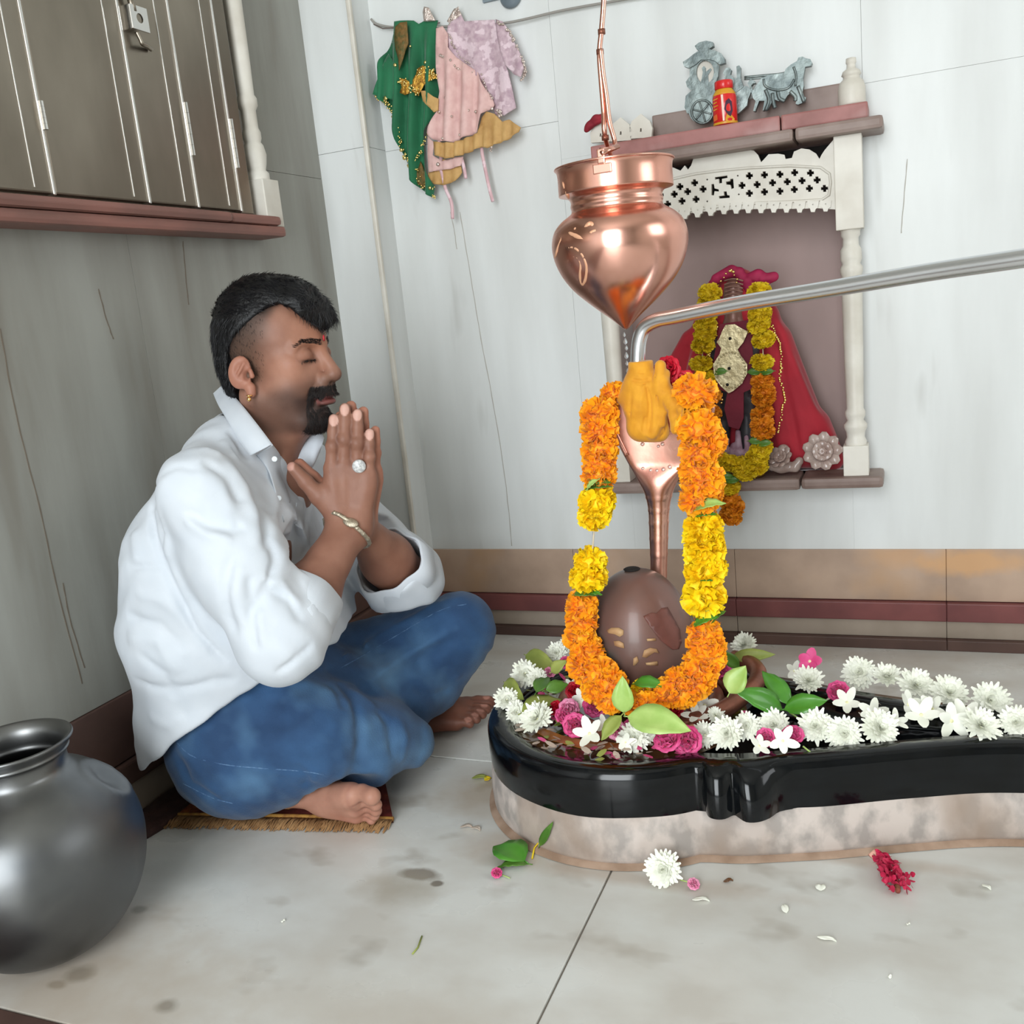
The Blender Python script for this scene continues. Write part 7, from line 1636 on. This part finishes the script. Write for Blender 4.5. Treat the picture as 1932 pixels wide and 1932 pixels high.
# cuffs: flat ends and openings
a1 = (wr1-E1).normalized(); a2 = (wr2-E2).normalized()
def cut_end(P0, ax, r, pull):
    def fn(X, Y, Z):
        d = (X-P0.x)*ax.x+(Y-P0.y)*ax.y+(Z-P0.z)*ax.z
        px_, py_, pz_ = X-P0.x-ax.x*d, Y-P0.y-ax.y*d, Z-P0.z-ax.z*d
        return np.maximum(-d, np.maximum(np.sqrt(px_**2+py_**2+pz_**2)-r, d-.09))
    f.op(fn, [v-r-.1 for v in P0], [v+r+.1 for v in P0], .003, 's')
cut_end(C1+a1*.018, a1, .075, 0); cut_end(C2+a2*.018, a2, .080, 0)
f.cap(C1-a1*.03, C1+a1*.06, .043, .047, .003, 's'); f.cap(C2-a2*.04, C2+a2*.06, .046, .054, .003, 's')
# open neck: wedge along the front, and the neck hole
f.cap(HD(-.03, 0, -.12), HD(-.02, 0, -.04), .057, .060, .004, 's')
vA = onY(557, 955, 1.10)
nk = [onY(533, 868, 1.075), onY(545, 915, 1.075)]
vin = [(BF(.085, -.012, .545), .034), (BF(.105, -.008, .50), .026), (BF(.122, -.006, .46), .010)]
for (p0, r0), (p1, r1) in zip(vin[:-1], vin[1:]): f.cap(p0, p1, r0, r1, .004, 's')
FOLDS = [([(470, 1170), (500, 1110), (520, 1060), (505, 1010)], .008, -.006), ([(300, 900), (340, 880), (400, 900)], .006, -.002), ([(300, 905), (285, 960), (300, 1040), (330, 1110), (370, 1190), (430, 1250)], .006, -.007), ([(315, 900), (300, 960), (316, 1040), (350, 1120), (400, 1200)], .008, .003),
         ([(350, 960), (390, 990), (440, 1000), (460, 990)], .009, -.006), ([(345, 975), (390, 1008), (440, 1018)], .009, .005), ([(440, 870), (480, 920), (500, 980), (500, 1040)], .009, -.006), ([(425, 870), (462, 920), (480, 975), (480, 1030)], .010, .006), ([(455, 860), (510, 900), (520, 960), (515, 1010)], .009, .005), ([(380, 870), (430, 900), (455, 950)], .010, -.005), ([(365, 890), (420, 925), (440, 970)], .010, .004),
         ([(560, 970), (555, 1020), (540, 1060)], .010, -.005), ([(575, 975), (572, 1020), (560, 1060)], .009, .004), ([(440, 1040), (425, 1100), (430, 1160), (445, 1200)], .009, -.005), ([(455, 1060), (445, 1120), (455, 1180)], .009, .004), ([(470, 1085), (475, 1130), (500, 1150)], .007, -.005), ([(490, 1090), (530, 1100), (570, 1150)], .008, .004), ([(500, 1110), (545, 1130), (570, 1175)], .006, -.004), ([(470, 1140), (478, 1190), (486, 1230)], .006, -.004), ([(486, 1130), (494, 1180), (498, 1220)], .006, .003),
         ([(240, 1070), (290, 1070), (330, 1060)], .008, -.003), ([(240, 1160), (300, 1180), (350, 1230)], .012, -.004), ([(240, 1200), (300, 1210), (340, 1270)], .012, .004), ([(250, 1280), (320, 1300), (400, 1285), (450, 1280)], .010, -.003), ([(255, 1120), (300, 1130), (345, 1150)], .010, .003), ([(260, 1230), (310, 1270), (330, 1320)], .010, -.003),
         ([(470, 800), (500, 830), (520, 870)], .006, -.003), ([(390, 780), (430, 810), (470, 870)], .007, -.004), ([(380, 800), (420, 830), (445, 870)], .008, .004), ([(330, 850), (380, 845), (420, 860)], .008, .003), ([(520, 1270), (560, 1240), (590, 1215)], .006, -.004), ([(590, 1050), (575, 1100), (595, 1160)], .007, .003), ([(280, 1350), (320, 1370), (350, 1350)], .010, .003),
         ([(265, 950), (255, 1000), (262, 1060)], .012, .004), ([(300, 1120), (350, 1170), (400, 1230)], .012, .003), ([(590, 900), (580, 960), (575, 1000)], .007, -.004), ([(540, 960), (545, 1000), (535, 1050)], .008, .004)]
for P, w_, a_ in FOLDS:
    h_ = f.hits(P)
    if len(h_) > 1: f.fold(h_, w_*.85, a_*1.55)
shirtF = f
vs, Q = f.mesh(1); shirt = npmesh('shirt', vs, Q, M_shirt, per)
# rolled cuffs
def ringband(name, C0, ax, r0, r1, L, th, wob_, par):
    e1_ = ax.orthogonal().normalized(); e2_ = ax.cross(e1_); vs = []; fs = []; n = 48
    prof_ = [(r0, 0), (r0+th, -.001), (r1+th, -L), (r1+th*.4, -L-.003), (r1-th*.2, -L), (r0-th*.2, -.001)]
    for j, (r, d) in enumerate(prof_):
        for k in range(n):
            a = 2*math.pi*k/n; rr = r*(1+wob_*math.sin(3*a+1)+wob_*.6*math.sin(7*a)); vs.append(C0+ax*d*(1+.25*math.sin(a*2))+(e1_*math.cos(a)+e2_*math.sin(a))*rr)
    m_ = len(prof_)
    for j in range(m_):
        for k in range(n): fs.append((j*n+k, j*n+(k+1) % n, ((j+1) % m_)*n+(k+1) % n, ((j+1) % m_)*n+k))
    return pyobj(name, vs, fs, M_shirt, par)
ringband('cuff', C1+a1*.022, a1, .047, .052, .045, .0030, .035, shirt); ringband('cuff', C2+a2*.026, a2, .053, .060, .045, .0035, .07, shirt)
# collar flaps
def band(name, A, B_, bulge, th, par, m=None, n=8):
    A = [V(*p) for p in spline([tuple(p) for p in A], 6)]; B_ = [V(*p) for p in spline([tuple(p) for p in B_], 6)]; k = min(len(A), len(B_)); vs = []; fs = []
    for lay in (0, 1):
        for i in range(k):
            for j in range(n+1):
                t = j/n; p = A[i].lerp(B_[i], t); dn = (CAMP-p).normalized(); vs.append(p+dn*(bulge*math.sin(math.pi*t)+(-th if lay else 0)))
    N_ = k*(n+1)
    for i in range(k-1):
        for j in range(n): a = i*(n+1)+j; fs.append((a, a+1, a+n+2, a+n+1)); fs.append((a+N_, a+N_+n+1, a+N_+n+2, a+N_+1))
    for i in range(k-1):
        for j in (0, n): a = i*(n+1)+j; fs.append((a, a+n+1, a+n+1+N_, a+N_))
    for j in range(n):
        for i in (0, k-1): a = i*(n+1)+j; fs.append((a, a+1, a+1+N_, a+N_))
    me = bpy.data.meshes.new(name); me.from_pydata([tuple(v) for v in vs], [], fs); b = BM(); b.from_mesh(me); return obj(name, b, m or M_shirt, par, True)
band('collar', [onY(424, 722, 1.17), onY(436, 740, 1.135), onY(460, 768, 1.105), onY(490, 806, 1.085), onY(514, 838, 1.075)], [onY(402, 742, 1.17), onY(412, 765, 1.125), onY(430, 795, 1.09), onY(450, 830, 1.070), onY(472, 860, 1.062)], .006, .0025, shirt)
band('collar', [onY(560, 838, 1.18), onY(580, 822, 1.185), onY(600, 812, 1.19), onY(612, 826, 1.195)], [onY(558, 880, 1.165), onY(566, 892, 1.165), onY(588, 884, 1.17), onY(604, 852, 1.185)], .006, .0025, shirt)
# placket edges of the open front
def onS(px, py, Y, lift=.002):
    q_ = f.hit(px, py); p_ = onY(px, py, Y)
    if q_ is None or abs(q_.y-Y) > .05: q_ = p_
    return q_+(CAMP-q_).normalized()*lift
band('placket', [onS(514, 838, 1.075), onS(530, 862, 1.085), onS(534, 895, 1.10), onS(548, 945, 1.11)], [onS(484, 858, 1.07), onS(504, 885, 1.07), onS(518, 925, 1.08), onS(536, 985, 1.09)], .002, .0022, shirt)
band('placket', [onS(560, 885, 1.16), onS(561, 915, 1.16), onS(559, 950, 1.15), onS(555, 990, 1.14)], [onS(586, 888, 1.17), onS(584, 915, 1.17), onS(580, 955, 1.16), onS(572, 1000, 1.15)], .002, .0022, shirt)
for px, py, Y in ((518, 866, 1.075), (526, 940, 1.085)):
    c = onY(px, py, Y); dn = (CAMP-c).normalized(); e_ = dn.orthogonal().normalized(); e2_ = dn.cross(e_)
    q_ = f.hit(px, py); c = c if q_ is None or (q_-CAMP).length > (c-CAMP).length else q_
    vs, fs = lathe([(.0001, 0), (.0036, 0), (.0038, .001), (.0030, .0014), (.0001, .0010)], 16, (0, 0, 0)); pyobj('button', [c+e_*v.x+e2_*v.y+dn*(v.z+.0008) for v in vs], fs, mat('button', (220, 226, 230), rough=.3), shirt)
